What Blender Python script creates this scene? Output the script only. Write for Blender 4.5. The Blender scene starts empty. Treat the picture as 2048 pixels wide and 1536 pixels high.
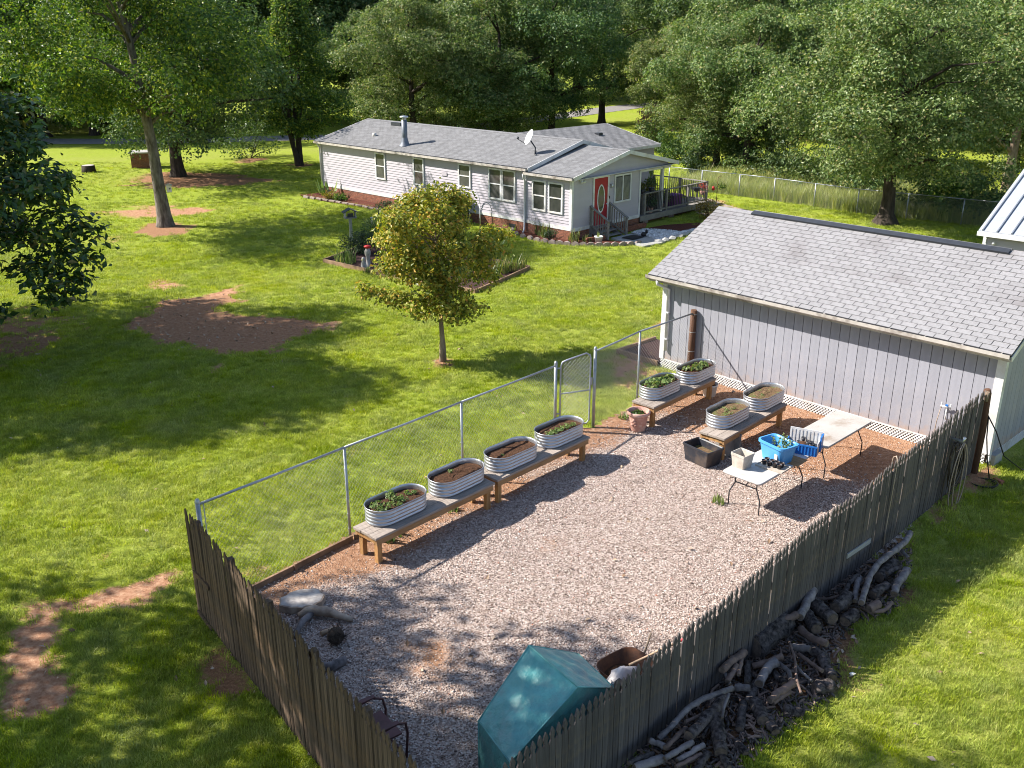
import bpy, math, random
import numpy as np
from mathutils import Vector, Matrix, Quaternion
SC = bpy.context.scene
COL = SC.collection
R = math.radians
RNG = np.random.default_rng(7)
random.seed(7)

# ---------------------------------------------------------------- camera, sky, sun, exposure
CAM_F, CAM_P, CAM_H = 1900.0, 20.5, 8.25            # focal length in px of a 2048 px wide frame, pitch, height
cd = bpy.data.cameras.new('camera')
cam = bpy.data.objects.new('camera', cd); COL.objects.link(cam)
cd.sensor_fit = 'HORIZONTAL'; cd.sensor_width = 36.0; cd.lens = 36.0*CAM_F/2048
cd.clip_start = 0.1; cd.clip_end = 2000
cam.location = (0, 0, CAM_H); cam.rotation_euler = (R(90-CAM_P), 0, 0)
SC.camera = cam

SUN_EL, SUN_AZ = 40.5, 172.0                          # degrees; azimuth counted from +x, towards the sun
wd = bpy.data.worlds.new('World'); SC.world = wd; wd.use_nodes = True
wn = wd.node_tree; wn.nodes.clear()
sk = wn.nodes.new('ShaderNodeTexSky'); sk.sky_type = 'NISHITA'; sk.sun_disc = False
sk.sun_elevation = R(SUN_EL); sk.sun_rotation = R(90-SUN_AZ)
sk.air_density = 1.0; sk.dust_density = 0.8; sk.ozone_density = 1.0
bg = wn.nodes.new('ShaderNodeBackground'); bg.inputs['Strength'].default_value = 0.095
wo = wn.nodes.new('ShaderNodeOutputWorld')
wn.links.new(sk.outputs[0], bg.inputs[0]); wn.links.new(bg.outputs[0], wo.inputs[0])

sl = bpy.data.lights.new('sun', 'SUN'); sl.energy = 5.0; sl.angle = R(0.55); sl.color = (1.0, 0.94, 0.86)
so = bpy.data.objects.new('sun', sl); COL.objects.link(so); so.location = (-30, 5, 40)
ldir = Vector((-math.cos(R(SUN_AZ))*math.cos(R(SUN_EL)), -math.sin(R(SUN_AZ))*math.cos(R(SUN_EL)), -math.sin(R(SUN_EL))))
so.rotation_euler = ldir.to_track_quat('-Z', 'Y').to_euler()
VS = SC.view_settings
VS.view_transform = 'Standard'; VS.look = 'None'; VS.exposure = 1.18; VS.gamma = 1.0; VS.use_curve_mapping = False
SC.cycles.filter_width = 1.0; SC.cycles.max_bounces = 6; SC.cycles.transparent_max_bounces = 8

# ---------------------------------------------------------------- places: points of the plan, found from a survey of the view
def sstep(t):
    t = np.clip(t, 0, 1); return t*t*(3-2*t)
U = np.array([math.cos(R(-46.4)), math.sin(R(-46.4))])   # along the shed wall, to the right
V = np.array([-U[1], U[0]])                               # away, along the side fences
FR0 = np.array([9.19, 17.05]); FR1 = np.array([-0.72, 6.92])     # right picket fence: at the shed, at the near corner
FL0 = np.array([-4.74, 12.26])                                   # left picket fence runs FL0 -> FR1
def terrain(x, y):
    x = np.asarray(x, float); y = np.asarray(y, float)
    z = -0.32*sstep((y-27)/9)
    d = (x-FR0[0])*U[0]*1.0 + (y-FR0[1])*U[1]*1.0
    z = z - 0.16*sstep((d+.1)/.9)*sstep((y-9)/6)*(1-sstep((y-22)/6))
    z = z + 0.03*np.sin(x*.31+1.3)*np.sin(y*.27)*sstep((y-24)/6)
    return z
def ray(px, py):
    p = R(CAM_P); a = (px-1024)/CAM_F; b = (768-py)/CAM_F
    return np.array([a, math.cos(p)+b*math.sin(p), -math.sin(p)+b*math.cos(p)])
def G(px, py, z=None):
    """the ground (or level z) point seen at a place of the survey picture"""
    d = ray(px, py); zz = 0.0 if z is None else z
    for _ in range(12):
        t = (zz-CAM_H)/d[2]; q = d*t
        if z is not None: break
        zz = float(terrain(q[0], q[1]))
    return np.array([q[0], q[1], zz])
def vnoise(x, y, seed=0):
    """smooth value noise for masks, about -1..1"""
    x = np.asarray(x, float); y = np.asarray(y, float)
    def h(i, j): 
        v = np.sin(i*127.1+j*311.7+seed*74.7)*43758.5453
        return v-np.floor(v)
    xi = np.floor(x); yi = np.floor(y); fx = x-xi; fy = y-yi
    fx = fx*fx*(3-2*fx); fy = fy*fy*(3-2*fy)
    a = h(xi, yi)*(1-fx)+h(xi+1, yi)*fx; b = h(xi, yi+1)*(1-fx)+h(xi+1, yi+1)*fx
    return (a*(1-fy)+b*fy)*2-1
def fbm(x, y, seed=0):
    return vnoise(x, y, seed)*.55+vnoise(x*2.1, y*2.1, seed+1)*.3+vnoise(x*4.3, y*4.3, seed+2)*.18

# ---------------------------------------------------------------- materials
def nt(name):
    m = bpy.data.materials.new(name); m.use_nodes = True
    t = m.node_tree; t.nodes.clear()
    o = t.nodes.new('ShaderNodeOutputMaterial'); return m, t, o
def N(t, typ, **kw):
    n = t.nodes.new(typ)
    for k, v in kw.items():
        if k in n.inputs: n.inputs[k].default_value = v
        else: setattr(n, k, v)
    return n
def c4(c): return (c[0], c[1], c[2], 1.0)
def mixc(t, fac, a, b, blend='MIX'):
    n = t.nodes.new('ShaderNodeMix'); n.data_type = 'RGBA'; n.blend_type = blend; n.clamp_factor = True
    for sock, val in ((n.inputs[0], fac), (n.inputs[6], a), (n.inputs[7], b)):
        if hasattr(val, 'is_linked'): t.links.new(val, sock)
        elif isinstance(val, (int, float)): sock.default_value = val
        else: sock.default_value = c4(val)
    return n.outputs[2]
def ramp(t, fac, stops):
    n = t.nodes.new('ShaderNodeValToRGB'); e = n.color_ramp.elements
    while len(e) < len(stops): e.new(0.5)
    for i, (p, c) in enumerate(stops):
        e[i].position = p; e[i].color = c4(c) if not isinstance(c, (int, float)) else (c, c, c, 1)
    t.links.new(fac, n.inputs[0]); return n.outputs[0]
def math_n(t, op, a, b=0.5):
    n = t.nodes.new('ShaderNodeMath'); n.operation = op
    for s, v in ((n.inputs[0], a), (n.inputs[1], b)):
        if hasattr(v, 'is_linked'): t.links.new(v, s)
        else: s.default_value = v
    return n.outputs[0]
def noise(t, vec, scale, detail=4, rough=.6):
    n = N(t, 'ShaderNodeTexNoise'); n.inputs['Scale'].default_value = scale
    n.inputs['Detail'].default_value = detail; n.inputs['Roughness'].default_value = rough
    if vec is not None: t.links.new(vec, n.inputs['Vector'])
    return n.outputs['Fac']
def coords(t, stretch=(1, 1, 1), kind='Object'):
    tc = N(t, 'ShaderNodeTexCoord'); mp = N(t, 'ShaderNodeMapping')
    mp.inputs['Scale'].default_value = stretch
    t.links.new(tc.outputs[kind], mp.inputs['Vector']); return mp.outputs[0]
def geopos(t):
    return N(t, 'ShaderNodeNewGeometry').outputs['Position']
def bump(t, h, strength=.3, dist=.02):
    b = N(t, 'ShaderNodeBump'); b.inputs['Strength'].default_value = strength; b.inputs['Distance'].default_value = dist
    t.links.new(h, b.inputs['Height']); return b.outputs[0]
def M(name, c1, c2=None, rough=.6, metal=0.0, spec=.4, scale=6, stretch=(1, 1, 1), rand=0.0, isl=0.0, bmp=.0, bscale=None, bdist=.01,
      dirt=None, splash=None, dscale=1.5, lo=.35, hi=.65):
    """a plain surface: two colours mixed by noise, an optional tint per object/island, fine relief, blotches of dirt"""
    m, t, o = nt(name); vec = coords(t, stretch)
    p = N(t, 'ShaderNodeBsdfPrincipled'); p.inputs['Roughness'].default_value = rough; p.inputs['Metallic'].default_value = metal
    p.inputs['Specular IOR Level'].default_value = spec
    c2 = c2 or tuple(x*.8 for x in c1)
    col = ramp(t, noise(t, vec, scale), [(lo, c1), (hi, c2)])
    if splash is not None:
        sz = N(t, 'ShaderNodeSeparateXYZ'); t.links.new(coords(t), sz.inputs[0])
        hgt = math_n(t, 'SUBTRACT', math_n(t, 'MULTIPLY', noise(t, geopos(t), 3.5, 5, .7), 1.1), math_n(t, 'MULTIPLY', sz.outputs[2], 1.25))
        col = mixc(t, ramp(t, hgt, [(-.0 if False else 0.0, 0.0), (.35, .75)]), col, splash)
    if dirt is not None:
        f = ramp(t, noise(t, coords(t), dscale, 5, .65), [(.48, 0.0), (.68, 1.0)])
        col = mixc(t, f, col, dirt)
    if rand or isl:
        r = N(t, 'ShaderNodeObjectInfo').outputs['Random']
        if isl: r = math_n(t, 'FRACT', math_n(t, 'ADD', r, N(t, 'ShaderNodeNewGeometry').outputs['Random Per Island']), 0)
        k = max(rand, isl)
        v = math_n(t, 'ADD', math_n(t, 'MULTIPLY', r, 2*k), 1-k)
        h = N(t, 'ShaderNodeHueSaturation'); t.links.new(v, h.inputs['Value']); t.links.new(col, h.inputs['Color']); col = h.outputs[0]
    t.links.new(col, p.inputs['Base Color'])
    if bmp:
        t.links.new(bump(t, noise(t, vec, bscale or scale*4, 5, .7), bmp, bdist), p.inputs['Normal'])
    t.links.new(p.outputs[0], o.inputs[0]); return m
def leaf_mat(name, stops, trans=.3, rough=.45, spec=.35, tr_tint=(1.05, 1.2, .40)):
    m, t, o = nt(name)
    g = N(t, 'ShaderNodeNewGeometry'); oi = N(t, 'ShaderNodeObjectInfo')
    col = ramp(t, g.outputs['Random Per Island'], stops)
    big = noise(t, coords(t), .55, 3)
    h = N(t, 'ShaderNodeHueSaturation'); t.links.new(col, h.inputs['Color'])
    v = math_n(t, 'ADD', math_n(t, 'MULTIPLY', big, .7), .65); t.links.new(v, h.inputs['Value'])
    hu = math_n(t, 'ADD', math_n(t, 'MULTIPLY', oi.outputs['Random'], .03), .485); t.links.new(hu, h.inputs['Hue'])
    col = h.outputs[0]
    p = N(t, 'ShaderNodeBsdfPrincipled'); p.inputs['Roughness'].default_value = rough; p.inputs['Specular IOR Level'].default_value = spec
    t.links.new(col, p.inputs['Base Color'])
    tr = N(t, 'ShaderNodeBsdfTranslucent'); t.links.new(mixc(t, 1.0, col, tr_tint, 'MULTIPLY'), tr.inputs[0])
    mx = N(t, 'ShaderNodeMixShader'); mx.inputs[0].default_value = trans
    t.links.new(p.outputs[0], mx.inputs[1]); t.links.new(tr.outputs[0], mx.inputs[2]); t.links.new(mx.outputs[0], o.inputs[0]); return m

MT = {}
MT['white'] = M('white_paint', (.66, .66, .66), (.58, .58, .58), rough=.5, scale=3, dirt=(.5, .47, .43), dscale=2)
MT['gutter'] = M('gutter_paint', (.50, .46, .42), (.40, .37, .34), rough=.4, scale=5, dirt=(.20, .17, .15), dscale=2.2)
MT['vinyl'] = M('vinyl_siding', (.425, .395, .435), (.39, .362, .40), rough=.55, scale=1.2, isl=.03)
MT['vinyl_shed'] = M('painted_board', (.29, .292, .33), (.25, .252, .288), rough=.65, scale=5, stretch=(1, 1, .25), rand=.06, bmp=.25, bscale=60, bdist=.004, dirt=(.33, .31, .32), splash=(.34, .24, .18), dscale=.9)
MT['shadow_gap'] = M('dark_backing', (.03, .03, .032), rough=.9)
MT['shingle_shed'] = M('grey_shingle', (.258, .254, .262), (.208, .203, .21), rough=.9, spec=.2, scale=25, isl=.055, rand=.055, bmp=.5, bscale=220, bdist=.003, dirt=(.185, .175, .18), dscale=.8)
MT['shingle_house'] = M('house_shingle', (.20, .20, .205), (.155, .155, .16), rough=.9, spec=.2, scale=14, isl=.13, bmp=.4, bscale=120, bdist=.003)
MT['metal_dark'] = M('dark_metal', (.05, .055, .065), rough=.4, metal=.3)
MT['pipe_grey'] = M('grey_pipe', (.17, .19, .23), rough=.5, metal=.2)
MT['galv'] = M('galvanised_steel', (.62, .64, .66), (.5, .52, .55), rough=.38, metal=.75, scale=9, bmp=.05, dirt=(.45, .45, .45), dscale=4)
MT['galv_planter'] = M('corrugated_steel', (.47, .48, .51), (.38, .395, .425), rough=.36, metal=.8, scale=7, dirt=(.5, .5, .5), dscale=3)
MT['pipe'] = M('fence_pipe', (.38, .40, .42), (.28, .30, .32), rough=.45, metal=.6, scale=10)
MT['wire'] = M('fence_wire', (.42, .44, .44), rough=.5, metal=.5)
MT['rust'] = M('rusty_steel', (.16, .065, .03), (.085, .04, .025), rough=.85, scale=9, bmp=.3, bscale=60)
MT['rust_red'] = M('maroon_paint', (.13, .05, .05), (.09, .04, .035), rough=.6, scale=8)
MT['picket'] = M('weathered_picket', (.118, .104, .10), (.048, .043, .043), rough=.9, spec=.15, scale=9, stretch=(3, 3, .12), rand=.22, bmp=.5, bscale=40, bdist=.006, dirt=(.19, .14, .085), dscale=1.1)
MT['picket_l'] = M('weathered_picket_brown', (.145, .10, .068), (.055, .04, .029), rough=.9, spec=.15, scale=9, stretch=(3, 3, .12), rand=.22, bmp=.5, bscale=40, bdist=.006, dirt=(.22, .125, .05), dscale=1.0)
MT['lumber'] = M('bench_lumber', (.40, .245, .12), (.28, .155, .07), rough=.8, spec=.2, scale=5, stretch=(.5, 4, 4), rand=.12, bmp=.25, bscale=30, bdist=.004)
MT['lumber_leg'] = M('bench_leg_lumber', (.43, .245, .10), (.29, .15, .06), rough=.8, spec=.2, scale=5, stretch=(4, 4, .6), rand=.12, bmp=.25, bscale=30, bdist=.004)
MT['grey_wood'] = M('grey_lumber', (.34, .29, .25), (.24, .20, .17), rough=.85, spec=.2, scale=6, stretch=(.5, 5, 5), rand=.1, bmp=.3, bscale=40, bdist=.004)
MT['deck_wood'] = M('deck_lumber', (.25, .235, .215), (.18, .165, .15), rough=.85, spec=.2, scale=5, rand=.1, bmp=.2, bscale=30)
MT['edging'] = M('timber_edging', (.26, .165, .10), (.16, .10, .06), rough=.9, scale=5, rand=.15, bmp=.4, bscale=30)
MT['post_brown'] = M('old_post', (.075, .035, .02), (.12, .06, .035), rough=.9, scale=8, stretch=(3, 3, .3), bmp=.5, bscale=30)
MT['soil'] = M('potting_soil', (.115, .06, .035), (.05, .028, .018), rough=1.0, spec=.1, scale=22, bmp=1.0, bscale=45, bdist=.03)
MT['soil_dry'] = M('dry_soil', (.20, .13, .075), (.11, .07, .04), rough=1.0, spec=.1, scale=18, bmp=1.0, bscale=45, bdist=.03, dirt=(.13, .17, .05), dscale=6)
MT['mulch'] = M('red_mulch', (.17, .06, .04), (.07, .03, .025), rough=1.0, spec=.1, scale=20, bmp=1.0, bscale=40, bdist=.05)
MT['mulch_dark'] = M('dark_mulch', (.09, .05, .045), (.045, .028, .025), rough=1.0, spec=.1, scale=14, bmp=1.0, bscale=30, bdist=.05)
MT['brick'] = M('red_brick', (.25, .10, .06), (.18, .07, .042), rough=.9, scale=8, isl=.22, bmp=.3, bscale=40)
MT['mortar'] = M('mortar', (.27, .22, .19), (.2, .16, .14), rough=.95, scale=8)
MT['concrete'] = M('concrete', (.36, .355, .34), (.29, .285, .27), rough=.9, scale=6, bmp=.3, bscale=50)
MT['concrete_block'] = M('edging_block', (.30, .235, .21), (.21, .17, .155), rough=.95, scale=10, rand=.15, bmp=.4, bscale=50)
MT['white_stone'] = M('white_pebble', (.62, .61, .60), (.42, .42, .42), rough=.9, scale=5, rand=.25)
MT['glass'] = M('window_glass', (.055, .055, .055), (.10, .098, .09), rough=.06, spec=.6, scale=1.3)
MT['glass_dark'] = M('screen_glass', (.03, .034, .03), (.06, .062, .055), rough=.15, spec=.5, scale=1.3)
MT['door_red'] = M('red_door', (.34, .012, .03), (.30, .01, .025), rough=.4)
MT['bluetub'] = M('blue_tub', (.085, .33, .66), (.075, .30, .62), rough=.4, spec=.4)
MT['bluedeep'] = M('deep_blue_plastic', (.02, .16, .50), (.015, .13, .42), rough=.4)
MT['cratelight'] = M('clouded_plastic', (.62, .62, .62), (.5, .5, .5), rough=.5, scale=8, dirt=(.38, .3, .24), dscale=5)
MT['black_plastic'] = M('black_plastic', (.022, .024, .032), (.03, .032, .04), rough=.45, scale=5, dirt=(.10, .075, .06), dscale=3)
MT['black_rubber'] = M('black_rubber', (.015, .015, .016), rough=.6)
MT['beige_bin'] = M('dusty_bin', (.50, .46, .40), (.40, .36, .31), rough=.7, scale=7, dirt=(.36, .30, .24), dscale=4)
MT['table'] = M('table_plastic', (.50, .495, .485), (.45, .44, .425), rough=.5, scale=2, dirt=(.38, .33, .28), dscale=2.2, bmp=.05, bscale=80)
MT['table_old'] = M('table_plastic_dirty', (.42, .40, .375), (.37, .345, .315), rough=.6, scale=2.5, dirt=(.24, .18, .13), dscale=1.7, bmp=.05, bscale=80)
MT['terra'] = M('pink_terracotta', (.50, .27, .215), (.42, .22, .17), rough=.8, scale=7, dirt=(.56, .40, .34), dscale=5)
MT['pot_white'] = M('white_pot', (.66, .63, .58), (.58, .54, .5), rough=.6)
MT['tarp'] = M('green_tarp', (.11, .36, .34), (.08, .27, .26), rough=.36, spec=.5, scale=5, bmp=.6, bscale=7, bdist=.05, dirt=(.15, .28, .27), dscale=3)
MT['sack'] = M('white_sack', (.62, .58, .57), (.5, .46, .46), rough=.6, scale=6, bmp=.4, bscale=9, bdist=.03)
MT['handle'] = M('pole_wood', (.46, .33, .22), (.36, .25, .16), rough=.7, scale=6)
MT['red_tape'] = M('red_tape', (.55, .03, .05), rough=.5)
MT['hose_tan'] = M('tan_hose', (.36, .28, .22), (.28, .21, .16), rough=.55, scale=12)
MT['hose_brown'] = M('brown_hose', (.085, .062, .042), (.05, .038, .028), rough=.6, scale=12)
MT['bark'] = M('grey_bark', (.21, .185, .16), (.085, .07, .058), rough=.95, spec=.15, scale=9, stretch=(1, 1, .25), bmp=1.0, bscale=22, bdist=.03)
MT['bark_tan'] = M('tan_bark', (.30, .235, .175), (.16, .115, .08), rough=.95, spec=.15, scale=7, stretch=(1, 1, .3), bmp=1.0, bscale=22, bdist=.03)
MT['bark_dark'] = M('dark_bark', (.07, .055, .045), (.03, .025, .02), rough=.95, spec=.15, scale=9, stretch=(1, 1, .25), bmp=1.0, bscale=22, bdist=.03)
MT['log_bark'] = M('log_bark', (.15, .125, .115), (.02, .017, .017), rough=.95, spec=.15, scale=14, rand=.2, bmp=1.0, bscale=26, bdist=.03)
MT['log_pale'] = M('bare_branch', (.25, .22, .215), (.10, .085, .082), rough=.85, scale=8, rand=.15, bmp=.4, bscale=30, bdist=.01)
MT['log_brown'] = M('brown_branch', (.22, .15, .12), (.11, .075, .06), rough=.9, scale=8, rand=.15, bmp=.5, bscale=30, bdist=.01)
MT['cut_end'] = M('sawn_end', (.17, .125, .095), (.08, .06, .05), rough=.9, scale=16)
MT['drift'] = M('driftwood', (.45, .36, .28), (.27, .20, .15), rough=.9, scale=7, stretch=(1, 1, 1), bmp=.6, bscale=18)
MT['stump_top'] = M('stump_top', (.48, .45, .42), (.30, .27, .25), rough=.9, scale=8, bmp=.3, bscale=30)
MT['metal_roof'] = M('metal_roof', (.46, .49, .54), (.40, .43, .48), rough=.4, metal=.3, scale=6, dirt=(.45, .45, .46), dscale=5)
MT['blind'] = M('window_blind', (.25, .25, .24), rough=.7)
MT['asphalt'] = M('old_asphalt', (.24, .225, .215), (.18, .17, .165), rough=.95, scale=4, bmp=.3, bscale=60)
MT['drive'] = M('drive_gravel', (.36, .28, .235), (.26, .2, .17), rough=.95, scale=7, bmp=.5, bscale=40)
MT['purple'] = M('purple_cushion', (.17, .05, .22), rough=.8)
MT['redflower'] = M('red_petals', (.55, .04, .03), (.4, .02, .02), rough=.6)
MT['rock'] = M('root_ball', (.10, .075, .055), (.04, .03, .022), rough=1, scale=12, bmp=1.0, bscale=25, bdist=.04)
MT['statue'] = M('statue_stone', (.36, .35, .33), (.25, .24, .23), rough=.9, scale=10)
MT['grey_board'] = M('grey_board', (.34, .34, .34), (.26, .26, .26), rough=.85, scale=7, stretch=(.4, 5, 5))

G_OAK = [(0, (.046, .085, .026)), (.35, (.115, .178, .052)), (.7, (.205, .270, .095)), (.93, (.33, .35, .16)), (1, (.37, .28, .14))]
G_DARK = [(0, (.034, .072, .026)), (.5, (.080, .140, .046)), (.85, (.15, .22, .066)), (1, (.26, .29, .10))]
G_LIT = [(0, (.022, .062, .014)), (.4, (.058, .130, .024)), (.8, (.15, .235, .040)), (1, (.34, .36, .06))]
MT['leaf_oak'] = leaf_mat('oak_leaf', G_OAK, .32)
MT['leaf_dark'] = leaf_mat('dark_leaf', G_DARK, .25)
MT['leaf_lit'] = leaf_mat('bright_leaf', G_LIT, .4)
MT['leaf_maple'] = leaf_mat('maple_leaf', [(0, (.085, .12, .02)), (.33, (.22, .235, .036)), (.7, (.38, .34, .057)), (.9, (.50, .35, .07)), (1, (.52, .25, .06))], .35)
MT['leaf_mag'] = leaf_mat('magnolia_leaf', [(0, (.024, .052, .014)), (.55, (.05, .095, .022)), (.85, (.09, .14, .032)), (1, (.20, .14, .05))], .2, rough=.33, spec=.45)
MT['leaf_herb'] = leaf_mat('seedling_leaf', [(0, (.10, .16, .05)), (.5, (.17, .24, .075)), (1, (.28, .33, .13))], .35)
MT['leaf_blade'] = leaf_mat('blade_leaf', [(0, (.06, .10, .03)), (.5, (.13, .17, .05)), (.85, (.24, .22, .08)), (1, (.33, .27, .13))], .35)
MT['leaf_shrub'] = leaf_mat('shrub_leaf', [(0, (.025, .05, .025)), (.5, (.05, .085, .035)), (1, (.09, .12, .05))], .25)
MT['leaf_yellow'] = leaf_mat('yellow_shrub_leaf', [(0, (.10, .11, .02)), (.5, (.24, .18, .03)), (1, (.38, .25, .04))], .35)
MT['leaf_pink'] = leaf_mat('pink_blossom', [(0, (.25, .11, .10)), (.6, (.42, .22, .19)), (1, (.5, .32, .27))], .3)
MT['leaf_weed'] = leaf_mat('tall_weed', [(0, (.17, .22, .06)), (.5, (.32, .36, .12)), (1, (.48, .45, .2))], .4)

# ---------------------------------------------------------------- mesh helpers
class MB:
    """collects shapes, then becomes ONE mesh object"""
    def __init__(s): s.v = []; s.f = []; s.sm = []
    def add(s, vs, fs, smooth=False):
        b = len(s.v); s.v += [tuple(map(float, p)) for p in vs]
        s.f += [tuple(i+b for i in f) for f in fs]; s.sm += [smooth]*len(fs); return s
    def box(s, x0, y0, z0, x1, y1, z1, m=None):
        vs = [(x0,y0,z0),(x1,y0,z0),(x1,y1,z0),(x0,y1,z0),(x0,y0,z1),(x1,y0,z1),(x1,y1,z1),(x0,y1,z1)]
        if m is not None: vs = [tuple(m @ Vector(p)) for p in vs]
        return s.add(vs, [(0,3,2,1),(4,5,6,7),(0,1,5,4),(1,2,6,5),(2,3,7,6),(3,0,4,7)])
    def bar(s, a, b, w, h, up=(0, 0, 1)):
        """a square bar from a to b"""
        a = Vector(a); b = Vector(b); d = (b-a).normalized(); u = Vector(up)
        if abs(d.dot(u)) > .99: u = Vector((1, 0, 0))
        r = d.cross(u).normalized(); u = r.cross(d)
        vs = [a+r*(i*w/2)+u*(j*h/2) for i, j in ((-1,-1),(1,-1),(1,1),(-1,1))]+[b+r*(i*w/2)+u*(j*h/2) for i, j in ((-1,-1),(1,-1),(1,1),(-1,1))]
        return s.add(vs, [(3,2,1,0),(4,5,6,7),(0,1,5,4),(1,2,6,5),(2,3,7,6),(3,0,4,7)])
    def tube(s, pts, r, n=8, cap=True, smooth=True, jit=0.0):
        pts = [Vector(p) for p in pts]; k = len(pts); rs = r if hasattr(r, '__len__') else [r]*k
        vs = []; prev = None
        for i, p in enumerate(pts):
            d = (pts[min(i+1, k-1)]-pts[max(i-1, 0)]).normalized()
            if prev is None:
                u = Vector((0, 0, 1)) if abs(d.z) < .9 else Vector((1, 0, 0)); x = d.cross(u).normalized()
            else: x = (prev-d*prev.dot(d)).normalized()
            prev = x; y = d.cross(x)
            for j in range(n):
                a = 2*math.pi*j/n; q = rs[i]*(1+(random.random()-.5)*jit)
                vs.append(p+x*(math.cos(a)*q)+y*(math.sin(a)*q))
        fs = [(i*n+j, i*n+(j+1) % n, (i+1)*n+(j+1) % n, (i+1)*n+j) for i in range(k-1) for j in range(n)]
        s.add(vs, fs, smooth)
        if cap:
            b = len(s.v)-len(vs)
            s.f += [tuple(b+j for j in reversed(range(n))), tuple(b+(k-1)*n+j for j in range(n))]; s.sm += [False, False]
        return s
    def prism(s, poly, z0, z1, m=None):
        n = len(poly); vs = [(x, y, z0) for x, y in poly]+[(x, y, z1) for x, y in poly]
        if m is not None: vs = [tuple(m @ Vector(p)) for p in vs]
        return s.add(vs, [tuple(reversed(range(n))), tuple(range(n, 2*n))]+[(i, (i+1) % n, n+(i+1) % n, n+i) for i in range(n)])
    def lathe(s, prof, n=24, c=(0, 0, 0), cap=False):
        vs = [(c[0]+r*math.cos(2*math.pi*j/n), c[1]+r*math.sin(2*math.pi*j/n), c[2]+z) for r, z in prof for j in range(n)]
        fs = [(i*n+j, i*n+(j+1) % n, (i+1)*n+(j+1) % n, (i+1)*n+j) for i in range(len(prof)-1) for j in range(n)]
        return s.add(vs, fs, True)
    def build(s, name, mat, parent=None, sub=None):
        me = bpy.data.meshes.new(name); me.from_pydata(s.v, [], s.f)
        me.polygons.foreach_set('use_smooth', s.sm); me.update()
        if mat is not None: me.materials.append(MT[mat] if isinstance(mat, str) else mat)
        o = bpy.data.objects.new(name, me); COL.objects.link(o)
        if parent is not None: o.parent = parent
        return o
def rot2(a): return Matrix.Rotation(a, 4, 'Z')
def tag(o, label=None, cat=None, group=None, kind=None):
    if label: o['label'] = label
    if cat: o['category'] = cat
    if group: o['group'] = group
    if kind: o['kind'] = kind
    return o
def thing(name, label, cat, loc=(0, 0, 0), rz=0.0, group=None):
    o = bpy.data.objects.new(name, None); COL.objects.link(o)
    o.empty_display_size = .2; o.location = loc; o.rotation_euler = (0, 0, rz)
    return tag(o, label, cat, group)
def copy_obj(o, parent=None):
    c = o.copy(); COL.objects.link(c)
    if parent is not None: c.parent = parent
    return c
def copy_tree(o, label=None, loc=None, rz=None, scale=None, group=None):
    c = copy_obj(o)
    for ch in list(o.children):
        k = copy_obj(ch, c)
        for g in list(ch.children): copy_obj(g, k)
    if label: c['label'] = label
    if group: c['group'] = group
    if loc is not None: c.location = loc
    if rz is not None: c.rotation_euler = (0, 0, rz)
    if scale is not None: c.scale = scale if hasattr(scale, '__len__') else (scale,)*3
    return c
def raw_mesh(name, v, f4, mat, parent=None, smooth=False):
    """a mesh of quads straight from arrays"""
    me = bpy.data.meshes.new(name); n = len(f4)
    me.vertices.add(len(v)); me.vertices.foreach_set('co', np.ascontiguousarray(v, np.float32).ravel())
    me.loops.add(n*4); me.loops.foreach_set('vertex_index', np.ascontiguousarray(f4, np.int32).ravel())
    me.polygons.add(n); me.polygons.foreach_set('loop_start', np.arange(0, n*4, 4, dtype=np.int32))
    me.polygons.foreach_set('loop_total', np.full(n, 4, np.int32))
    me.polygons.foreach_set('use_smooth', np.full(n, smooth, bool))
    me.update(); me.validate()
    if mat is not None: me.materials.append(MT[mat] if isinstance(mat, str) else mat)
    o = bpy.data.objects.new(name, me); COL.objects.link(o)
    if parent is not None: o.parent = parent
    return o
def unit(a): return a/np.maximum(np.linalg.norm(a, axis=-1, keepdims=True), 1e-9)
def leaves(name, pos, nrm, size, mat, parent=None, aspect=.62, rng=RNG, axis=None, fold=.18, curl=.0):
    """leaf-shaped folded quads at pos, facing nrm"""
    n = len(pos); nrm = unit(nrm)
    t = unit(np.cross(nrm, rng.normal(size=(n, 3)))) if axis is None else unit(axis)
    b = unit(np.cross(nrm, t)); L = size*(.55+.9*rng.random(n)); L = L[:, None]; W = L*aspect*.5
    up = nrm*L*fold
    v = np.stack([pos-t*L*.5, pos+b*W+up-t*L*.05, pos+t*L*.5-nrm*L*curl, pos-b*W+up-t*L*.05], 1).reshape(-1, 3)
    return raw_mesh(name, v, np.arange(n*4).reshape(-1, 4), mat, parent)

# ---------------------------------------------------------------- ground, yard of gravel, drives
CP = G(399, 1230, 0)[:2]*0+np.array([-4.57, 12.32])       # chain-link corner post
GP1 = G(1109.5, 862)[:2]; GP2 = G(1186, 855)[:2]
S0 = np.array([3.91, 23.35])                              # left corner of the shed wall
def shedp(t, d=0.0, z=0.0): p = S0+U*t+V*d; return (p[0], p[1], z)
WP = S0+U*.96-V*.12                                       # old wooden post before the shed wall
YARD = [CP, GP1, GP2, WP, S0+U*1.0, S0+U*8.0, FR0-U*.05, FR1]
YARD = [np.array(p) for p in YARD]
def seg_sd(x, y, a, b):
    e = b-a; t = np.clip(((x-a[0])*e[0]+(y-a[1])*e[1])/(e@e), 0, 1)
    return np.hypot(x-a[0]-e[0]*t, y-a[1]-e[1]*t)
def poly_in(x, y, P):
    x = np.asarray(x, float); y = np.asarray(y, float)
    ins = np.zeros(x.shape, bool); n = len(P)
    for i in range(n):
        a, b = P[i], P[(i+1) % n]
        c = ((a[1] > y) != (b[1] > y)) & (x < (b[0]-a[0])*(y-a[1])/(b[1]-a[1]+1e-12)+a[0]); ins ^= c
    return ins
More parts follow.
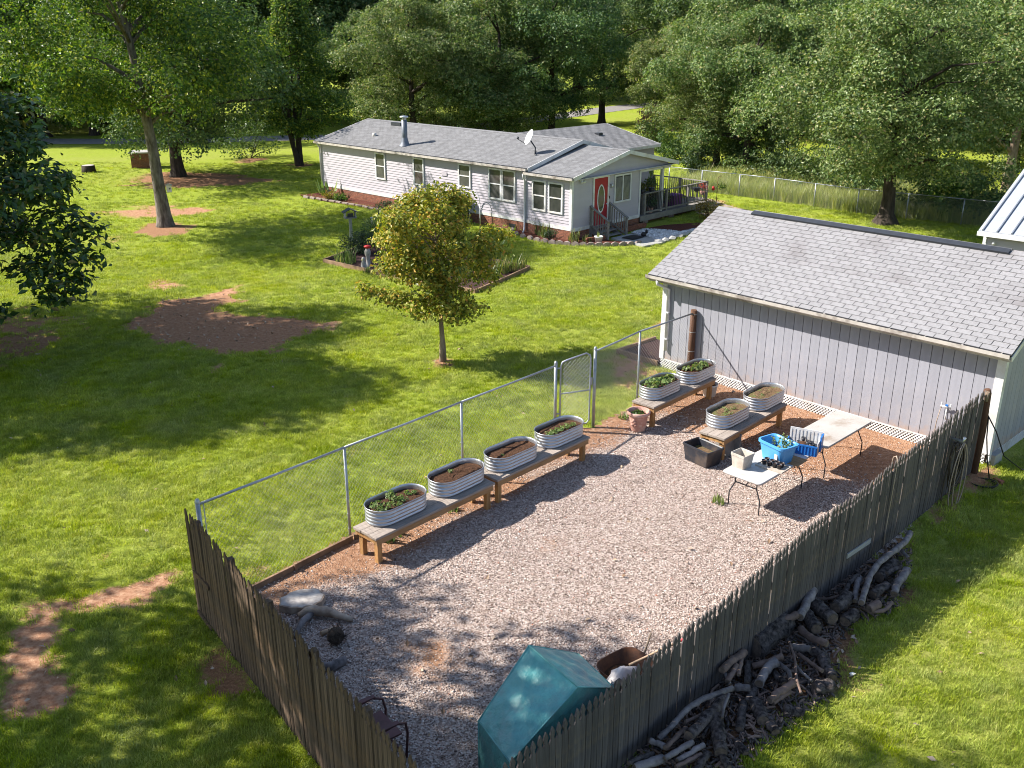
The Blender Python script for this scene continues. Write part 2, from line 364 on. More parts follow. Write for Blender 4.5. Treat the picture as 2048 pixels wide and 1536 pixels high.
def poly_sd(x, y, P):
    """distance to a polygon's edge, positive inside"""
    d = np.min([seg_sd(x, y, P[i], P[(i+1) % len(P)]) for i in range(len(P))], 0)
    return np.where(poly_in(x, y, P), d, -d)
def gpx(pts): return [G(*p)[:2] for p in pts]

# worn places in the lawn: outline in survey pixels, softness in m, how much of it is dark mulch, strength
PATCH = []
def patch(pts, soft=.5, mulch=0.0, k=1.0): PATCH.append((gpx(pts), soft*1.5, mulch, k))
patch([(245,648),(290,622),(330,603),(400,592),(470,585),(478,600),(440,622),(520,632),(640,645),(625,668),(540,700),(440,706),(330,688)], .55, .55)
patch([(392,598),(440,578),(486,571),(470,590),(420,604)], .35, 0)
patch([(285,572),(300,556),(345,553),(360,572),(320,585)], .45, 0, .8)
patch([(620,660),(655,636),(700,640),(660,664)], .4, 0, .8)
patch([(415,722),(440,720),(448,748),(424,745)], .3, 0, .8)
patch([(262,462),(290,448),(345,446),(392,452),(370,468),(300,474)], .4, .7)
patch([(196,428),(240,415),(330,411),(440,418),(400,428),(280,438)], .6, .15, .9)
patch([(205,475),(235,468),(255,480),(225,488)], .4, 0, .6)
patch([(140,540),(168,534),(192,540),(165,547)], .35, .7, .7)
patch([(270,352),(350,342),(470,348),(540,362),(500,372),(300,378)], 1.0, .8)
patch([(470,318),(500,312),(535,318),(500,326)], .5, .9)
patch([(575,330),(600,325),(628,330),(600,337)], .5, .8)
patch([(-80,645),(40,625),(110,640),(120,690),(60,720),(-80,725)], 1.3, .6, .85)
patch([(356,1143),(270,1162),(180,1178),(90,1192),(32,1216),(42,1250),(120,1244),(200,1228),(298,1199)], .26, 0, 1.0)
patch([(42,1208),(120,1215),(102,1260),(84,1300),(122,1343),(130,1424),(60,1418),(-8,1440),(-8,1336),(30,1296)], .28, 0, 1.0)
patch([(395,1330),(440,1300),(470,1330),(500,1370),(512,1400),(440,1380)], .3, .8, .9)
patch([(862,722),(880,714),(910,717),(905,732),(875,735)], .3, .5)
patch([(660,905),(700,893),(740,900),(705,915)], .35, .4, .6)
patch([(1215,740),(1240,690),(1290,655),(1328,640),(1322,720),(1300,750),(1250,790)], .6, .1, .8)
patch([(485,1145),(520,1130),(560,1130),(520,1160)], .25, 0, .8)
patch([(180,1110),(210,1100),(230,1115),(200,1125)], .25, 0, .5)
patch([(1420,398),(1452,402),(1475,425),(1430,420)], .5, .1, .6)
patch([(1930,960),(1985,930),(2000,945),(1960,985),(1880,1040),(1850,1060)], .35, .5, .9)
patch([(1250,1560),(1330,1400),(1430,1330),(1480,1280),(1560,1230),(1700,1130),(1800,1050),(1830,1070),(1800,1180),(1720,1260),(1680,1330),(1650,1400),(1560,1480),(1500,1560)], .35, .95, .95)
patch([(1660,1350),(1720,1330),(1740,1380),(1690,1400)], .4, .2, .5)
def lawn_masks(x, y):
    d = np.zeros(x.shape); mu = np.zeros(x.shape)
    nz = fbm(x*1.3, y*1.3, 5)+.6*fbm(x*5, y*5, 9)
    for P, soft, m, k in PATCH:
        c = np.mean(P, 0); r = max(np.linalg.norm(p-c) for p in P)+2*soft
        near = np.hypot(x-c[0], y-c[1]) < r+.5
        if not near.any(): continue
        sd = poly_sd(x[near], y[near], P)+nz[near]*soft*.8
        w = sstep(sd/(soft*.9)+.5)*k
        mu[near] = np.where(w > d[near], m, mu[near]); d[near] = np.maximum(d[near], w)
    dry = .5+.5*fbm(x*.22, y*.22, 21)
    return d, mu, dry
xs = np.concatenate([[-600,-400,-250,-160,-110], np.arange(-80,-18,2.0), np.arange(-18,14,.22), np.arange(14,60,2.0), [70,90,130,200,320,600]])
ys = np.concatenate([[-200,-80,-30,-10], np.arange(0,6,1.0), np.arange(6,34,.22), np.arange(34,70,.5), np.arange(70,130,3.0), [140,160,200,300,500,900]])
gx, gy = np.meshgrid(xs, ys)
gz = terrain(gx, gy)
vv = np.stack([gx, gy, gz], -1).reshape(-1, 3); nx, ny = len(xs), len(ys)
ii = (np.arange(ny-1)[:, None]*nx+np.arange(nx-1)).reshape(-1)
ff = np.stack([ii, ii+1, ii+1+nx, ii+nx], 1)
inner = poly_sd(gx, gy, YARD)
def lawn_mat():
    m, t, o = nt('lawn')
    at = N(t, 'ShaderNodeAttribute', attribute_name='mask'); sp = N(t, 'ShaderNodeSeparateColor'); t.links.new(at.outputs['Color'], sp.inputs[0])
    pos = geopos(t)
    big = noise(t, pos, .35, 4); mid = noise(t, pos, 2.2, 5); fine = noise(t, pos, 26, 4, .7)
    g = ramp(t, fine, [(.3, (.13, .175, .014)), (.5, (.25, .315, .032)), (.7, (.37, .42, .055))])
    olive = ramp(t, fine, [(.3, (.16, .18, .035)), (.5, (.29, .31, .065)), (.7, (.40, .40, .13))])
    f = ramp(t, math_n(t, 'ADD', math_n(t, 'MULTIPLY', mid, .5), math_n(t, 'MULTIPLY', sp.outputs[2], .5)), [(.42, 0.0), (.66, 1.0)])
    g = mixc(t, f, g, olive)
    clay = ramp(t, noise(t, pos, 9, 5, .7), [(.3, (.25, .115, .062)), (.5, (.44, .235, .14)), (.68, (.58, .37, .24))])
    mul = ramp(t, noise(t, pos, 24, 5, .75), [(.3, (.10, .05, .026)), (.5, (.26, .135, .07)), (.68, (.46, .28, .16))])
    d = mixc(t, sp.outputs[1], clay, mul)
    e = math_n(t, 'ADD', sp.outputs[0], math_n(t, 'MULTIPLY', math_n(t, 'SUBTRACT', noise(t, pos, 11, 6, .75), .5), 1.5))
    e = ramp(t, e, [(.3, 0.0), (.72, 1.0)])
    col = mixc(t, e, g, d)
    p = N(t, 'ShaderNodeBsdfPrincipled'); p.inputs['Roughness'].default_value = .9; p.inputs['Specular IOR Level'].default_value = .1
    t.links.new(col, p.inputs['Base Color'])
    t.links.new(bump(t, noise(t, pos, 38, 5, .75), .9, .05), p.inputs['Normal'])
    t.links.new(p.outputs[0], o.inputs[0]); return m
MT['lawn'] = lawn_mat()
def mask_attr(o, r, g, b):
    a = o.data.color_attributes.new('mask', 'FLOAT_COLOR', 'POINT')
    a.data.foreach_set('color', np.stack([r, g, b, np.ones_like(r)], 1).astype(np.float32).ravel())
gr = raw_mesh('ground', vv, ff, 'lawn', smooth=True); tag(gr, kind='structure')
dm, mm, dy = lawn_masks(vv[:, 0], vv[:, 1])
dy = np.clip(dy*.7+.35*sstep((vv[:, 0]+2)/8)*sstep((34-vv[:, 1])/6), 0, 1)
mask_attr(gr, dm, mm, dy)

# gravel yard between the fences and the shed
gs = .16
ax = np.arange(-6, 11, gs); ay = np.arange(6, 25, gs); bx, by = np.meshgrid(ax, ay)
sd = poly_sd(bx+gs/2, by+gs/2, YARD)
cell = sd > -.02
def bumps(x, y): return .035*fbm(x*.8, y*.8, 33)+.05*np.exp(-((x+1.6)**2+(y-10.3)**2)/.8)
nxy = bx.shape; idx = np.arange(bx.size).reshape(nxy)
q = np.stack([idx[:-1, :-1], idx[:-1, 1:], idx[1:, 1:], idx[1:, :-1]], -1)[cell[:-1, :-1]]
gzz = terrain(bx, by)+.012+np.clip(bumps(bx, by), -.006, .1)*np.clip(sd*2, 0, 1)
yv = np.stack([bx, by, gzz], -1).reshape(-1, 3)
def clayness(x, y):
    ds = (x-S0[0])*V[0]+(y-S0[1])*V[1]                        # 0 at the shed wall, negative in the yard
    dc = seg_sd(x, y, CP, GP2)
    a = sstep((ds+4.3)/2.8)*.97
    b = sstep((1.7-dc)/1.5)*.75
    e = np.exp(-((x+1.25)**2+(y-11.2)**2)/.35)*(.62+.5*fbm(x*3, y*3, 71))
    e2 = np.exp(-((x-.7)**2+(y-14.2)**2)/.2)*.5
    return np.clip(np.maximum.reduce([a, b, e, e2])+.34*fbm(x*1.4, y*1.4, 40)*(a+b+.5)+.30*fbm(x*.5, y*.5, 44)+.20*fbm(x*2.6, y*2.6, 48)+.10, 0, 1)
def yard_mat():
    m, t, o = nt('gravel_bed')
    at = N(t, 'ShaderNodeAttribute', attribute_name='mask'); sp = N(t, 'ShaderNodeSeparateColor'); t.links.new(at.outputs['Color'], sp.inputs[0])
    pos = geopos(t)
    vo = N(t, 'ShaderNodeTexVoronoi'); vo.inputs['Scale'].default_value = 34; t.links.new(pos, vo.inputs['Vector'])
    st = ramp(t, vo.outputs['Color'], [(.1, (.14, .10, .08)), (.45, (.30, .23, .195)), (.8, (.46, .39, .345))])
    clay = ramp(t, noise(t, pos, 11, 6, .75), [(.3, (.15, .075, .045)), (.5, (.29, .16, .095)), (.72, (.43, .29, .20))])
    e = math_n(t, 'ADD', sp.outputs[0], math_n(t, 'MULTIPLY', math_n(t, 'SUBTRACT', noise(t, pos, 9, 5, .7), .5), .8))
    col = mixc(t, ramp(t, e, [(.35, 0.0), (.7, 1.0)]), st, clay)
    p = N(t, 'ShaderNodeBsdfPrincipled'); p.inputs['Roughness'].default_value = .95; p.inputs['Specular IOR Level'].default_value = .1
    t.links.new(col, p.inputs['Base Color'])
    t.links.new(bump(t, vo.outputs['Distance'], .7, .02), p.inputs['Normal'])
    t.links.new(p.outputs[0], o.inputs[0]); return m
MT['gravel_bed'] = yard_mat()
used, inv = np.unique(q, return_inverse=True)
yo = raw_mesh('gravel_bed', yv[used], inv.reshape(-1, 4), 'gravel_bed', smooth=True); tag(yo, kind='structure')
cl = clayness(yv[used][:, 0], yv[used][:, 1]); mask_attr(yo, cl, cl*0, cl*0)

# strips laid over the terrain
def strip(name, pts, w, mat, dz=.02, n=30):
    P = np.array(pts, float); s = np.concatenate([[0], np.cumsum(np.linalg.norm(np.diff(P, axis=0), axis=1))])
    u = np.linspace(0, s[-1], n); c = np.stack([np.interp(u, s, P[:, 0]), np.interp(u, s, P[:, 1])], 1)
    d = unit(np.gradient(c, axis=0)); nn = np.stack([-d[:, 1], d[:, 0]], 1)
    mb = MB(); vs = []
    for i in range(n):
        wi = w*(1+.08*math.sin(i*1.7))
        for k in (-1, -.5, 0, .5, 1):
            p = c[i]+nn[i]*k*wi/2; vs.append((p[0], p[1], float(terrain(*p))+dz))
    mb.add(vs, [(i*5+k, i*5+k+1, (i+1)*5+k+1, (i+1)*5+k) for i in range(n-1) for k in range(4)], True)
    return tag(mb.build(name, mat), kind='structure')
strip('far_road', [(-140, 78), (-60, 79), (-30, 79), (-8, 84), (18, 122), (70, 140), (140, 150)], 4.0, 'asphalt', .03, 50)
strip('driveway', [(9.0, 51.5), (10.5, 47.5), (12.2, 43.5), (15.5, 38.0), (21.0, 32.5), (28, 27)], 2.8, 'drive', .03, 30)

# ---------------------------------------------------------------- scattered stuff (instances on points)
def hidden_src(mb, mat, name):
    me = bpy.data.meshes.new(name); me.from_pydata(mb.v, [], mb.f); me.update(); me.materials.append(MT[mat])
    return bpy.data.objects.new(name, me)
def scatter(name, pts, rot, scl, srcs, pick, kind='stuff'):
    me = bpy.data.meshes.new(name); n = len(pts)
    me.vertices.add(n); me.vertices.foreach_set('co', np.ascontiguousarray(pts, np.float32).ravel())
    a = me.attributes.new('rot', 'FLOAT_VECTOR', 'POINT'); a.data.foreach_set('vector', np.ascontiguousarray(rot, np.float32).ravel())
    a = me.attributes.new('scl', 'FLOAT', 'POINT'); a.data.foreach_set('value', np.ascontiguousarray(scl, np.float32))
    a = me.attributes.new('pick', 'INT', 'POINT'); a.data.foreach_set('value', np.ascontiguousarray(pick, np.int32))
    o = bpy.data.objects.new(name, me); COL.objects.link(o); tag(o, kind=kind)
    g = bpy.data.node_groups.new(name+'_nodes', 'GeometryNodeTree')
    g.interface.new_socket('Geometry', in_out='INPUT', socket_type='NodeSocketGeometry')
    g.interface.new_socket('Geometry', in_out='OUTPUT', socket_type='NodeSocketGeometry')
    gi = g.nodes.new('NodeGroupInput'); go = g.nodes.new('NodeGroupOutput')
    jn = g.nodes.new('GeometryNodeGeometryToInstance')
    for s in reversed(srcs):
        oi = g.nodes.new('GeometryNodeObjectInfo'); oi.inputs['Object'].default_value = s
        g.links.new(oi.outputs['Geometry'], jn.inputs[0])
    ip = g.nodes.new('GeometryNodeInstanceOnPoints'); ip.inputs['Pick Instance'].default_value = True
    def attr(nm, typ):
        x = g.nodes.new('GeometryNodeInputNamedAttribute'); x.data_type = typ; x.inputs['Name'].default_value = nm
        return [s for s in x.outputs if s.enabled and s.name == 'Attribute'][0]
    g.links.new(gi.outputs[0], ip.inputs['Points']); g.links.new(jn.outputs[0], ip.inputs['Instance'])
    g.links.new(attr('pick', 'INT'), ip.inputs['Instance Index'])
    e2r = g.nodes.new('FunctionNodeEulerToRotation'); g.links.new(attr('rot', 'FLOAT_VECTOR'), e2r.inputs[0])
    g.links.new(e2r.outputs[0], ip.inputs['Rotation']); g.links.new(attr('scl', 'FLOAT'), ip.inputs['Scale'])
    g.links.new(ip.outputs[0], go.inputs[0])
    md = o.modifiers.new('scatter', 'NODES'); md.node_group = g
    return o
def grass_mat(name, stops):
    m, t, o = nt(name)
    r = N(t, 'ShaderNodeObjectInfo').outputs['Random']; isl = N(t, 'ShaderNodeNewGeometry').outputs['Random Per Island']
    pos = geopos(t)
    col = ramp(t, math_n(t, 'ADD', math_n(t, 'MULTIPLY', r, .55), math_n(t, 'MULTIPLY', isl, .45)), stops)
    h = N(t, 'ShaderNodeHueSaturation'); t.links.new(col, h.inputs['Color'])
    b = noise(t, pos, .4, 4); b2 = noise(t, pos, 2.0, 4)
    t.links.new(math_n(t, 'ADD', math_n(t, 'MULTIPLY', math_n(t, 'ADD', b, b2), .9), .1), h.inputs['Value'])
    t.links.new(math_n(t, 'ADD', math_n(t, 'MULTIPLY', noise(t, pos, .9, 5), -.9), 1.4), h.inputs['Saturation'])
    t.links.new(math_n(t, 'ADD', math_n(t, 'MULTIPLY', b, -.05), .525), h.inputs['Hue'])
    col = h.outputs[0]
    p = N(t, 'ShaderNodeBsdfPrincipled'); p.inputs['Roughness'].default_value = .55; p.inputs['Specular IOR Level'].default_value = .3
    t.links.new(col, p.inputs['Base Color'])
    tr = N(t, 'ShaderNodeBsdfTranslucent'); t.links.new(mixc(t, 1.0, col, (1.2, 1.2, .6), 'MULTIPLY'), tr.inputs[0])
    mx = N(t, 'ShaderNodeMixShader'); mx.inputs[0].default_value = .35
    t.links.new(p.outputs[0], mx.inputs[1]); t.links.new(tr.outputs[0], mx.inputs[2]); t.links.new(mx.outputs[0], o.inputs[0]); return m
MT['grass'] = grass_mat('grass_blade', [(.1, (.165, .225, .018)), (.5, (.30, .37, .034)), (.8, (.42, .46, .055)), (1, (.52, .49, .15))])
def tuft(nb, rad, hgt, w, seed, lean=.6):
    rg = np.random.default_rng(seed); mb = MB()
    for _ in range(nb):
        a = rg.random()*6.28; r = rad*math.sqrt(rg.random()); x, y = r*math.cos(a), r*math.sin(a)
        b = rg.random()*6.28; h = hgt*(.5+.7*rg.random()); l = h*lean*rg.random()
        dx, dy = math.cos(b)*l, math.sin(b)*l; px, py = -math.sin(b)*w/2, math.cos(b)*w/2
        mb.add([(x-px, y-py, -.005), (x+px, y+py, -.005), (x+dx*.4+px*.8, y+dy*.4+py*.8, h*.6), (x+dx*.4-px*.8, y+dy*.4-py*.8, h*.6), (x+dx, y+dy, h)],
               [(0, 1, 2, 3), (3, 2, 4)])
    return mb
grass_src = [hidden_src(tuft(26, .085, .058, .007, 100+i, 1.1), 'grass', 'grass_tuft') for i in range(4)]
HOUSE_O = np.array([2.54, 40.56]); HA = np.array([math.cos(R(136)), math.sin(R(136))]); HB = np.array([math.cos(R(46)), math.sin(R(46))])
def hp(x, y, z=0.0):
    p = HOUSE_O+HB*x+HA*y; return (p[0], p[1], z)
BED = gpx([(647, 525), (951, 587), (1059.5, 539)]); BED.append(BED[0]+BED[2]-BED[1])
FLOWER = gpx([(1024,462),(1045,474),(1073,482),(1134,489),(1207,492),(1283,488),(1330,484),(1395,455)])+[np.array(hp(7, 1)[:2]), np.array(hp(0, 3)[:2])]
HOUSE_P = [np.array(hp(*p)[:2]) for p in ((-.6, 0), (-.6, 18.2), (9, 18.2), (9, 0))]
RB = [S0+U*-.95-V*.0, S0-V*.7-U*.9, S0-V*.7, S0]
def near_excl(x, y):
    ok = (poly_sd(x, y, YARD) < -.03) & ~poly_in(x, y, BED) & ~poly_in(x, y, FLOWER) & ~poly_in(x, y, HOUSE_P)
    ds = (x-S0[0])*V[0]+(y-S0[1])*V[1]; ts = (x-S0[0])*U[0]+(y-S0[1])*U[1]
    return ok & ~((ds > 0) & (ts > -.05) & (ts < 8.4) & (ds < 5.8))
def in_view(x, y, z=0, m=40):
    p = R(CAM_P); w = y*math.cos(p)-(z-CAM_H)*math.sin(p); w = np.maximum(w, .1)
    px = 1024+CAM_F*x/w; py = 768-CAM_F*(y*math.sin(p)+(z-CAM_H)*math.cos(p))/w
    return (px > -m-80) & (px < 2048+m+80) & (py < 1536+2*m)
def lawn_points(n, ylo, yhi, dens):
    out = []
    rg = np.random.default_rng(int(ylo*10)+3)
    wx = yhi*.62+1
    cnt = int(dens*(yhi-ylo)*2*wx); x = rg.uniform(-wx, wx, cnt); y = rg.uniform(ylo, yhi, cnt)
    k = in_view(x, y) & near_excl(x, y); x, y = x[k], y[k]
    d, _, _ = lawn_masks(x, y); k = rg.random(len(x)) > d*1.15-.12+.35*np.clip(fbm(x*.7, y*.7, 77)-.1, 0, 1)
    return x[k], y[k]
gxs, gys, gsc = [], [], []
for ylo, yhi, dens, s in ((5, 13, 190, 1.0), (13, 20, 150, 1.05), (20, 28, 95, 1.15), (28, 38, 60, 1.35), (38, 50, 26, 1.5), (50, 66, 9, 1.6)):
    x, y = lawn_points(0, ylo, yhi, dens); gxs.append(x); gys.append(y); gsc.append(np.full(len(x), s))
gx_, gy_, gs_ = map(np.concatenate, (gxs, gys, gsc)); rg = np.random.default_rng(5); n = len(gx_)
gs_ = gs_*(.75+.5*rg.random(n))*(1+.25*fbm(gx_*1.1, gy_*1.1, 3))
scatter('grass', np.stack([gx_, gy_, terrain(gx_, gy_)], 1), np.stack([rg.normal(0, .12, n), rg.normal(0, .12, n), rg.random(n)*6.28], 1), gs_, grass_src, rg.integers(0, 4, n))

def pebble(seed, flat=.6):
    rg = np.random.default_rng(seed); mb = MB()
    t = (1+5**.5)/2; vs = unit(np.array([(-1,t,0),(1,t,0),(-1,-t,0),(1,-t,0),(0,-1,t),(0,1,t),(0,-1,-t),(0,1,-t),(t,0,-1),(t,0,1),(-t,0,-1),(-t,0,1)], float))
    vs = vs*(.75+.5*rg.random((12, 1)))*np.array([1, .8+.2*rg.random(), flat])*.5
    mb.add(vs, [(0,11,5),(0,5,1),(0,1,7),(0,7,10),(0,10,11),(1,5,9),(5,11,4),(11,10,2),(10,7,6),(7,1,8),(3,9,4),(3,4,2),(3,2,6),(3,6,8),(3,8,9),(4,9,5),(2,4,11),(6,2,10),(8,6,7),(9,8,1)])
    return mb
def stone_mat():
    m, t, o = nt('gravel_stone')
    r = N(t, 'ShaderNodeObjectInfo').outputs['Random']
    col = ramp(t, r, [(0, (.09, .065, .057)), (.25, (.26, .20, .172)), (.55, (.43, .345, .30)), (.85, (.58, .49, .44)), (.95, (.72, .67, .63)), (1, (.38, .14, .08))])
    p = N(t, 'ShaderNodeBsdfPrincipled'); p.inputs['Roughness'].default_value = .85; p.inputs['Specular IOR Level'].default_value = .2
    t.links.new(col, p.inputs['Base Color']); t.links.new(p.outputs[0], o.inputs[0]); return m
MT['stone'] = stone_mat()
peb_src = [hidden_src(pebble(200+i), 'stone', 'gravel_stone') for i in range(5)]
rg = np.random.default_rng(11)
x = rg.uniform(-6, 10, 430000); y = rg.uniform(6.4, 24, 430000)
k = (poly_sd(x, y, YARD) > .02) & in_view(x, y); x, y = x[k], y[k]
k = rg.random(len(x)) > clayness(x, y)*.93+.0*x; x, y = x[k], y[k]
n = len(x); z = terrain(x, y)+.014+np.clip(bumps(x, y), -.006, .1)*np.clip(poly_sd(x, y, YARD)*2, 0, 1)
sc = .013+.019*rg.random(n)**2.0+.02*(rg.random(n) > .985)
scatter('gravel', np.stack([x, y, z+sc*.12], 1), np.stack([rg.normal(0, .3, n), rg.normal(0, .3, n), rg.random(n)*6.28], 1), sc, peb_src, rg.integers(0, 5, n))

# ---------------------------------------------------------------- the grey shed
SA = math.atan2(U[1], U[0])                                # local x runs along the wall to the right, local y away from the yard
L_W, EAVE, RIDGE, RD = 8.18, 2.47, 3.81, 2.88
shed = thing('shed', 'grey board-sided garden shed with a shingled roof and white corner trim', 'shed', (S0[0], S0[1], 0), SA)
ov = .34; sl_len = math.hypot(RD, RIDGE-EAVE); pit = math.atan2(RIDGE-EAVE, RD); DEP = 2*(RD-ov)+.0
mb = MB().box(-.02, .03, .22, L_W, DEP, 2.42); mb.build('wall', 'shadow_gap', shed)
# side walls and gables: boards of their own
nb = 36; bw = (L_W-.08)/nb
me0 = MB().box(.006, -.012, .24, bw-.006, .03, 2.42).build('siding_board', 'vinyl_shed', shed)
me0.location = (.04, 0, 0)
for i in range(1, nb):
    c = copy_obj(me0, shed); c.location = (.04+i*bw, random.uniform(-.002, .002), 0)
nside = int(DEP/bw)
def gable_h(y): return 2.42+max(0, min(y+ov, DEP+ov-y)-ov)*math.tan(pit)*.98
for sx in (0, 1):
    for i in range(nside):
        y0 = i*DEP/nside+.004; y1 = (i+1)*DEP/nside-.004
        xx0, xx1 = (-.05, -.02) if sx == 0 else (L_W, L_W+.03)
        b = MB(); b.add([(xx0,y0,.2),(xx1,y0,.2),(xx1,y1,.2),(xx0,y1,.2),(xx0,y0,gable_h(y0)),(xx1,y0,gable_h(y0)),(xx1,y1,gable_h(y1)),(xx0,y1,gable_h(y1))],
              [(0,3,2,1),(4,5,6,7),(0,1,5,4),(1,2,6,5),(2,3,7,6),(3,0,4,7)])
        b.build('siding_board', 'vinyl_shed', shed)
    b = MB(); yy = [0, DEP/2, DEP]; x0, x1 = (-.02, .03) if sx == 0 else (L_W-.05, L_W)
    b.add([(x0, 0, 2.3), (x0, DEP, 2.3), (x0, DEP/2, gable_h(DEP/2)-.02), (x1, 0, 2.3), (x1, DEP, 2.3), (x1, DEP/2, gable_h(DEP/2)-.02)], [(0,1,2),(3,5,4),(0,3,4,1),(1,4,5,2),(2,5,3,0)])
    b.build('gable_wall', 'shadow_gap', shed)
for x0, x1 in ((-.09, .045), (L_W-.1, L_W+.07)):
    MB().box(x0, -.035, .24, x1, -.013, 2.36).build('corner_trim', 'white', shed)
MB().box(-.09, -.012, .24, -.052, .10, 2.36).build('corner_trim', 'white', shed)
MB().box(L_W+.032, -.012, .08, L_W+.07, .10, 2.36).build('corner_trim', 'white', shed)
MB().box(-.33, -.30, 2.33, L_W+.2, -.02, 2.36).build('soffit', 'vinyl_shed', shed)
MB().box(-.33, -.315, 2.31, L_W+.2, -.302, 2.46).build('fascia', 'gutter', shed)
# gutter: an open trough
b = MB(); prof = [(-.318, 2.475), (-.318, 2.365), (-.40, 2.365), (-.43, 2.40), (-.435, 2.475), (-.428, 2.475), (-.42, 2.402), (-.397, 2.372), (-.324, 2.372), (-.324, 2.475)]
x0, x1 = -.36, L_W+.22; n = len(prof)
b.add([(x0, y, z) for y, z in prof]+[(x1, y, z) for y, z in prof], [(i, (i+1) % n, n+(i+1) % n, n+i) for i in range(n)]+[tuple(range(n)), tuple(reversed(range(n, 2*n)))])
gut = b.build('gutter', 'gutter', shed)
MB().box(x0+.02, -.418, 2.44, x1-.02, -.326, 2.452).build('gutter_shade_strip', 'shadow_gap', gut)  # near-black strip inside the trough, painting in the shade of its hollow
hb = MB().box(-.012, -.43, 2.466, .012, -.32, 2.480); h0 = hb.build('gutter_hanger', 'gutter', gut); h0.location = (.1, 0, 0)
for i in range(1, 12): copy_obj(h0, gut).location = (.1+i*.74, 0, 0)
d = MB().tube([(-.02, -.37, 2.37), (-.02, -.37, 2.28), (.13, -.07, 2.12), (.13, -.075, .5)], .042, 8)
ds_ = d.build('downspout', 'white', shed)
MB().box(.08, -.12, 1.5, .18, -.03, 1.53).build('strap', 'white', ds_); MB().box(.08, -.12, .8, .18, -.03, .83).build('strap', 'white', ds_)
# roof: deck, shingles in courses, ridge vent
nrm = np.array([0, -math.sin(pit), math.cos(pit)])
Sm = Matrix.Translation((0, -ov, EAVE)) @ Matrix.Rotation(pit, 4, 'X')     # slope frame: x along the eave, y up the slope
XL, XR = -.35, 8.41
MB().box(XL+.01, -.02, -.05, XR-.01, sl_len, -.008, Sm).build('roof_deck', 'shadow_gap', shed)
Sb = Matrix.Translation((0, -ov+2*RD, EAVE)) @ Matrix.Rotation(math.pi, 4, 'Z') @ Matrix.Rotation(pit, 4, 'X')
MB().box(-XR, -.02, -.05, -XL, sl_len, .0, Sb).build('roof_back', 'shingle_shed', shed)
rows = 22; ex = (sl_len+.01)/rows; tw = (XR-XL)/29
def tab(b, x0, x1, y0, m=None, z=0.0):
    vs = [(x0, y0, .0), (x1, y0, .0), (x1, y0, .016), (x0, y0, .016), (x0, y0+ex*1.12, -.006), (x1, y0+ex*1.12, -.006), (x1, y0+ex*1.12, .0015), (x0, y0+ex*1.12, .0015)]
    if m is not None: vs = [tuple(m @ Vector((p[0], p[1], p[2]+z))) for p in vs]
    b.add(vs, [(0,1,2,3),(3,2,6,7),(0,3,7,4),(1,5,6,2),(4,7,6,5)])
t0 = MB(); tab(t0, .007, tw-.007, 0); t0 = t0.build('shingle', 'shingle_shed', shed)
first = True; rest = MB(); cnt = 0
for r in range(rows):
    off = -tw*.5*(r % 2)
    for i in range(30):
        x0 = XL+off+i*tw; x1 = x0+tw
        if x1 < XL+.02 or x0 > XR-.02: continue
        jz = random.uniform(-.001, .003)
        if r < 10 and x0 >= XL-.001 and x1 <= XR+.001 and cnt < 285:
            o = t0 if first else copy_obj(t0, shed); first = False; cnt += 1
            o.matrix_local = Sm @ Matrix.Translation((x0, r*ex-.005, jz))
        else:
            tab(rest, max(x0, XL)+.007, min(x1, XR)-.007, r*ex-.005, Sm, jz)
tag(rest.build('shingle', 'shingle_shed', shed), kind='stuff')
b = MB()
for x in np.arange(XL, XR, .3):
    for sgn, mm in ((1, Sm), (-1, Sb)):
        xx = x if sgn > 0 else -x-.3
        b.box(xx+.002, sl_len-.13, .012, min(xx+.298, XR if sgn > 0 else 99), sl_len+.005, .02, mm)
b.build('ridge_cap', 'shingle_shed', shed)
b = MB()
for sgn in (-1, 1):
    m = Matrix.Translation((0, RD-ov, RIDGE)) @ Matrix.Rotation(-sgn*pit, 4, 'X')
    b.box(.75, -.15 if sgn < 0 else 0, .02, 7.1, 0 if sgn < 0 else .15, .06, m)
b.build('ridge_vent', 'metal_dark', shed)
for xr in (XL, XR-.02):
    b = MB(); b.box(xr, -.02, -.16, xr+.025, sl_len, -.052, Sm); b.box(-xr-.025, -.02, -.16, -xr, sl_len, -.052, Sb); b.build('rake_board', 'white', shed)
# white lattice skirt
def lattice(b, x0, x1, zf, y, dz_top, flip=False):
    """diagonal strips between z0(x) and z1 on the plane y; strips are real slats crossing each other"""
    p = .075; w = .025
    def pt(x, yy, z): return (y-yy if flip else x, x if flip else y+yy, z)
    for s in (1, -1):
        yy = -.004 if s > 0 else .004
        k0 = int((x0-1.2)/p); k1 = int((x1+1.2)/p)
        for k in range(k0, k1):
            z0 = zf(min(max(k*p, x0), x1)); h = dz_top-z0
            xa, xb = (k*p, k*p+s*h)
            za, zb = z0, dz_top
            lo, hi = min(xa, xb), max(xa, xb)
            if hi <= x0 or lo >= x1: continue
            def clip(xc): return za+(xc-xa)/(xb-xa)*(zb-za)
            A = [xa, za]; B = [xb, zb]
            for Q in (A, B):
                if Q[0] < x0: Q[1] = clip(x0); Q[0] = x0
                if Q[0] > x1: Q[1] = clip(x1); Q[0] = x1
            if abs(A[0]-B[0]) < .03: continue
            b.bar(pt(A[0], yy, A[1]), pt(B[0], yy, B[1]), .006 if True else w, w, up=(0, 0, 1))
gz_ = lambda x: float(terrain(S0[0]+U[0]*x, S0[1]+U[1]*x))-.01-max(0, (x-5.5))*.035
lt = MB(); lattice(lt, -.05, L_W-.02, gz_, -.016, .245); lt.build('lattice', 'white', shed)
b = MB(); b.box(-.05, -.024, .215, L_W, -.0125, .245); b.build('lattice_rail', 'white', shed)
